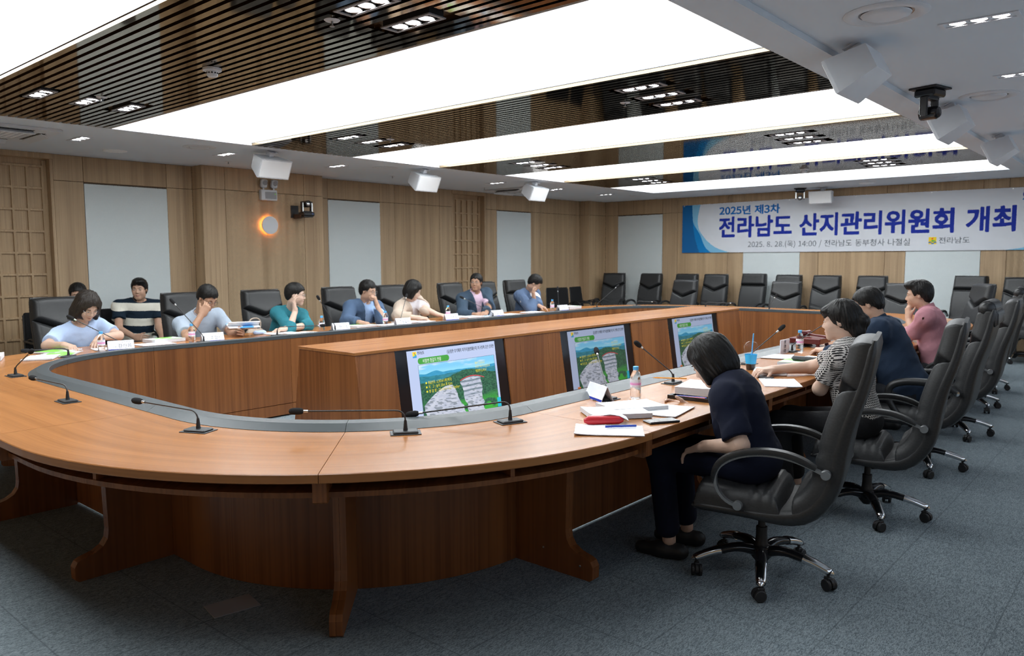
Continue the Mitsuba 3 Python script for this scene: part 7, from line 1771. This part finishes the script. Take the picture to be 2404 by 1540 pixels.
person('man with short black hair almost hidden behind the woman in light blue', (-9.0, 3.0, 0.55), (-8.92, 3.206, 0.999), (-8.88, 3.202, 1.137), (-20, -10, 0), 0, 0.18, {1: ((-8.75, 3.2, 0.72), (-8.55, 3.1, 0.66), (1, -0.2, -0.2), (0, 0, -1), (25, 30, 32, 36)), -1: ((-8.75, 2.78, 0.72), (-8.55, 2.88, 0.66), (1, 0.2, -0.2), (0, 0, -1), (25, 30, 32, 36))}, 'm_grey_shirt', 0.75, 'short', 'm', 'm_wire')
person('woman in a light blue puff sleeved blouse and glasses, head bent over her papers', (-7.56, 2.72, 0.56), (-7.36, 2.651, 0.932), (-7.22, 2.675, 1.106), (8, -38, 0), 0, 0.165, {-1: ((-7.22, 2.339, 0.784), (-7.03, 2.405, 0.798), (0.9, 0.35, -0.15), (0, 0, -1), (42, 55, 60, 66)), 1: ((-7.18, 2.907, 0.829), (-7.04, 2.701, 0.838), (0.75, -0.6, -0.35), (0, 0, -1), (25, 30, 32, 36))}, 'm_light_blue', 0.72, 'wavy', 'f', 'm_wire', hair_mat='m_hair_brown')
person('young man in a navy and cream striped polo shirt against the white board', (-8.98, 3.84, 0.56), (-8.92, 3.847, 1.044), (-8.86, 3.837, 1.176), (-38, -2, 0), -12, 0.2, {-1: ((-8.78, 3.562, 0.753), (-8.52, 3.625, 0.671), (0.9, 0.3, 0), (0.2, 0.9, -0.3), (42, 55, 60, 66)), 1: ((-8.75, 3.987, 0.735), (-8.5, 3.906, 0.65), (1, -0.1, -0.2), (0, 0, -1), (25, 30, 32, 36))}, 'm_stripes', 0.62, 'swept', 'm', collar='m_black_cloth', girth=1.1, uv_off=0.03)
person('man in a grey short sleeved shirt resting his brow on a fist, holding a booklet', (-7.58, 3.85, 0.56), (-7.4, 3.781, 0.96), (-7.22, 3.778, 1.132), (14, -34, 0), 0, 0.195, {-1: ((-7.02, 3.461, 0.779), (-7.04, 3.622, 0.985), (0.1, 0.62, 0.9), (-0.8, 0.3, 0.2), (55, 62, 66, 70)), 1: ((-7.15, 3.99, 0.759), (-6.98, 3.995, 0.782), (0.8, -0.4, 0.2), (-0.2, -0.9, 0.2), (20, 22, 24, 28))}, 'm_grey_shirt', 0.72, 'short', 't', 'm_black', girth=1.15, collar='m_grey_shirt')
person('short haired woman in a teal shirt with her cheek in her hand', (-7.55, 4.74, 0.56), (-7.36, 4.815, 0.955), (-7.24, 4.789, 1.127), (48, -8, 0), 6, 0.165, {-1: ((-7.0, 4.547, 0.784), (-7.1, 4.686, 0.959), (-0.12, -0.1, 1), (0.35, 0.95, 0.0), (20, 22, 24, 28)), 1: ((-7.05, 4.8, 0.8), (-6.98, 4.474, 0.79), (0.2, -1, -0.05), (0, 0, -1), (25, 30, 32, 36))}, 'm_teal', 1.25, 'short', 'l', 'm_wire', collar='m_teal')
person('man in a blue blazer over a pale blue shirt with a hand at his mouth', (-7.58, 5.85, 0.56), (-7.42, 5.868, 0.98), (-7.34, 5.853, 1.13), (20, -12, 0), 0, 0.195, {-1: ((-7.2, 5.426, 0.788), (-6.98, 5.442, 0.794), (0.9, 0.45, -0.1), (0, 0, -1), (42, 55, 60, 66)), 1: ((-7.05, 5.832, 0.8), (-7.16, 5.838, 0.965), (-0.1, -0.25, 1), (-0.7, -0.6, 0.1), (55, 62, 66, 70))}, 'm_pale_blue', 1.85, 'short', 'm', 'm_wire', 'm_blazer', collar='m_pale_blue')
person('woman with a black bob in a beige jacket, writing and looking down', (-7.56, 6.62, 0.56), (-7.4, 6.556, 0.976), (-7.3, 6.533, 1.114), (36, -26, 0), 8, 0.165, {-1: ((-7.2, 6.189, 0.812), (-7.0, 6.361, 0.79), (0.6, 0.8, -0.1), (0, 0, -1), (42, 55, 60, 66)), 1: ((-7.12, 6.586, 0.872), (-6.98, 6.664, 0.81), (0.5, 0.85, -0.1), (0, 0, -1), (25, 30, 32, 36))}, 'm_white_cloth', 1.6, 'bob', 'l', None, 'm_beige')
person('older man with glasses in a dark blue jacket and pink shirt, turned to look back', (-7.58, 7.92, 0.57), (-7.46, 7.813, 1.033), (-7.4, 7.786, 1.177), (-62, 0, 0), -14, 0.2, {-1: ((-7.25, 7.36, 0.764), (-7.0, 7.385, 0.768), (0.5, 0.9, 0.1), (-0.4, 0.4, -0.8), (55, 62, 66, 70)), 1: ((-7.2, 7.835, 0.834), (-6.98, 7.52, 0.773), (0.5, -0.9, 0.1), (-0.4, -0.4, -0.8), (55, 62, 66, 70))}, 'm_pink_pale', 1.72, 'short', 't', 'm_wire', 'm_dark_jacket', collar='m_pink_pale')
person('man in a slate blue jacket, head on his hand, last of the left side', (-7.56, 8.95, 0.56), (-7.42, 8.935, 1.02), (-7.26, 8.9, 1.144), (38, -40, 8), 4, 0.19, {-1: ((-7.02, 8.519, 0.776), (-7.06, 8.635, 0.922), (-0.1, -0.1, 1), (0.4, 0.9, 0), (20, 22, 24, 28)), 1: ((-7.1, 8.762, 0.828), (-6.96, 8.628, 0.827), (0.8, 0.4, -0.3), (0, 0, -1), (25, 30, 32, 36))}, 'm_white_cloth', 1.85, 'short', 'm', 'm_gold', 'm_slate_jacket')
person('woman with a black bob in a navy short sleeved dress, nearest of all', (-1.5, 3.47, 0.56), (-1.613, 3.47, 0.909), (-1.724, 3.47, 1.003), (186, -36, 0), 190, 0.165, {1: ((-1.461, 3.24, 0.664), (-1.661, 3.3, 0.619), (-1, 0.25, -0.45), (0, 0, -1), (20, 22, 24, 28)), -1: ((-1.782, 3.7, 0.707), (-1.901, 3.62, 0.704), (-0.95, -0.1, 0.12), (-0.15, -0.85, 0.1), (42, 55, 60, 66))}, 'm_navy_cloth', 0.85, 'bob', 'f', step=0.0045, collar='m_navy_cloth', trousers='m_navy_cloth', knees={1: np.array([-1.93, 3.36, 0.52]), -1: np.array([-1.95, 3.58, 0.53])})
person('woman with pinned up black hair in a black and white patterned blouse', (-1.4, 4.72, 0.56), (-1.476, 4.72, 0.997), (-1.52, 4.72, 1.13), (186, -6, 0), 184, 0.17, {1: ((-1.594, 4.62, 0.728), (-1.579, 4.8, 0.78), (-0.2, 1, 0.1), (0, 0, -1), (25, 30, 32, 36)), -1: ((-1.78, 4.98, 0.8), (-1.95, 4.78, 0.79), (-0.5, -0.9, 0), (0, 0, -1), (25, 30, 32, 36))}, 'm_pattern', 0.7, 'bun', 'f', step=0.005, trousers='m_black_cloth')
person('grey haired man in a navy jacket leaning over the table, behind the patterned blouse', (-1.45, 6.0, 0.56), (-1.655, 6.0, 1.028), (-1.745, 6.0, 1.159), (190, -26, 0), 184, 0.2, {1: ((-1.83, 5.84, 0.8), (-2.03, 5.98, 0.79), (-0.7, 0.7, 0), (0, 0, -1), (25, 30, 32, 36)), -1: ((-1.84, 6.22, 0.8), (-2.05, 6.12, 0.79), (-0.8, -0.6, 0), (0, 0, -1), (25, 30, 32, 36))}, 'm_navy_cloth', 1.85, 'thin', 'm', None, 'm_navy_jacket', girth=1.15, collar='m_navy_jacket')
person('man in a pink shirt with a hand over his mouth, farthest on the camera side', (-1.52, 7.36, 0.56), (-1.651, 7.36, 1.051), (-1.726, 7.36, 1.177), (188, -6, 0), 186, 0.2, {1: ((-1.72, 7.22, 0.862), (-1.789, 7.32, 0.97), (-0.15, 0.25, 1), (0.6, 0.5, 0.1), (20, 22, 24, 28)), -1: ((-1.86, 7.56, 0.8), (-2.05, 7.42, 0.79), (-0.8, -0.6, 0), (0, 0, -1), (25, 30, 32, 36))}, 'm_pink', 1.2, 'swept', 'm', girth=1.15, collar='m_pink')
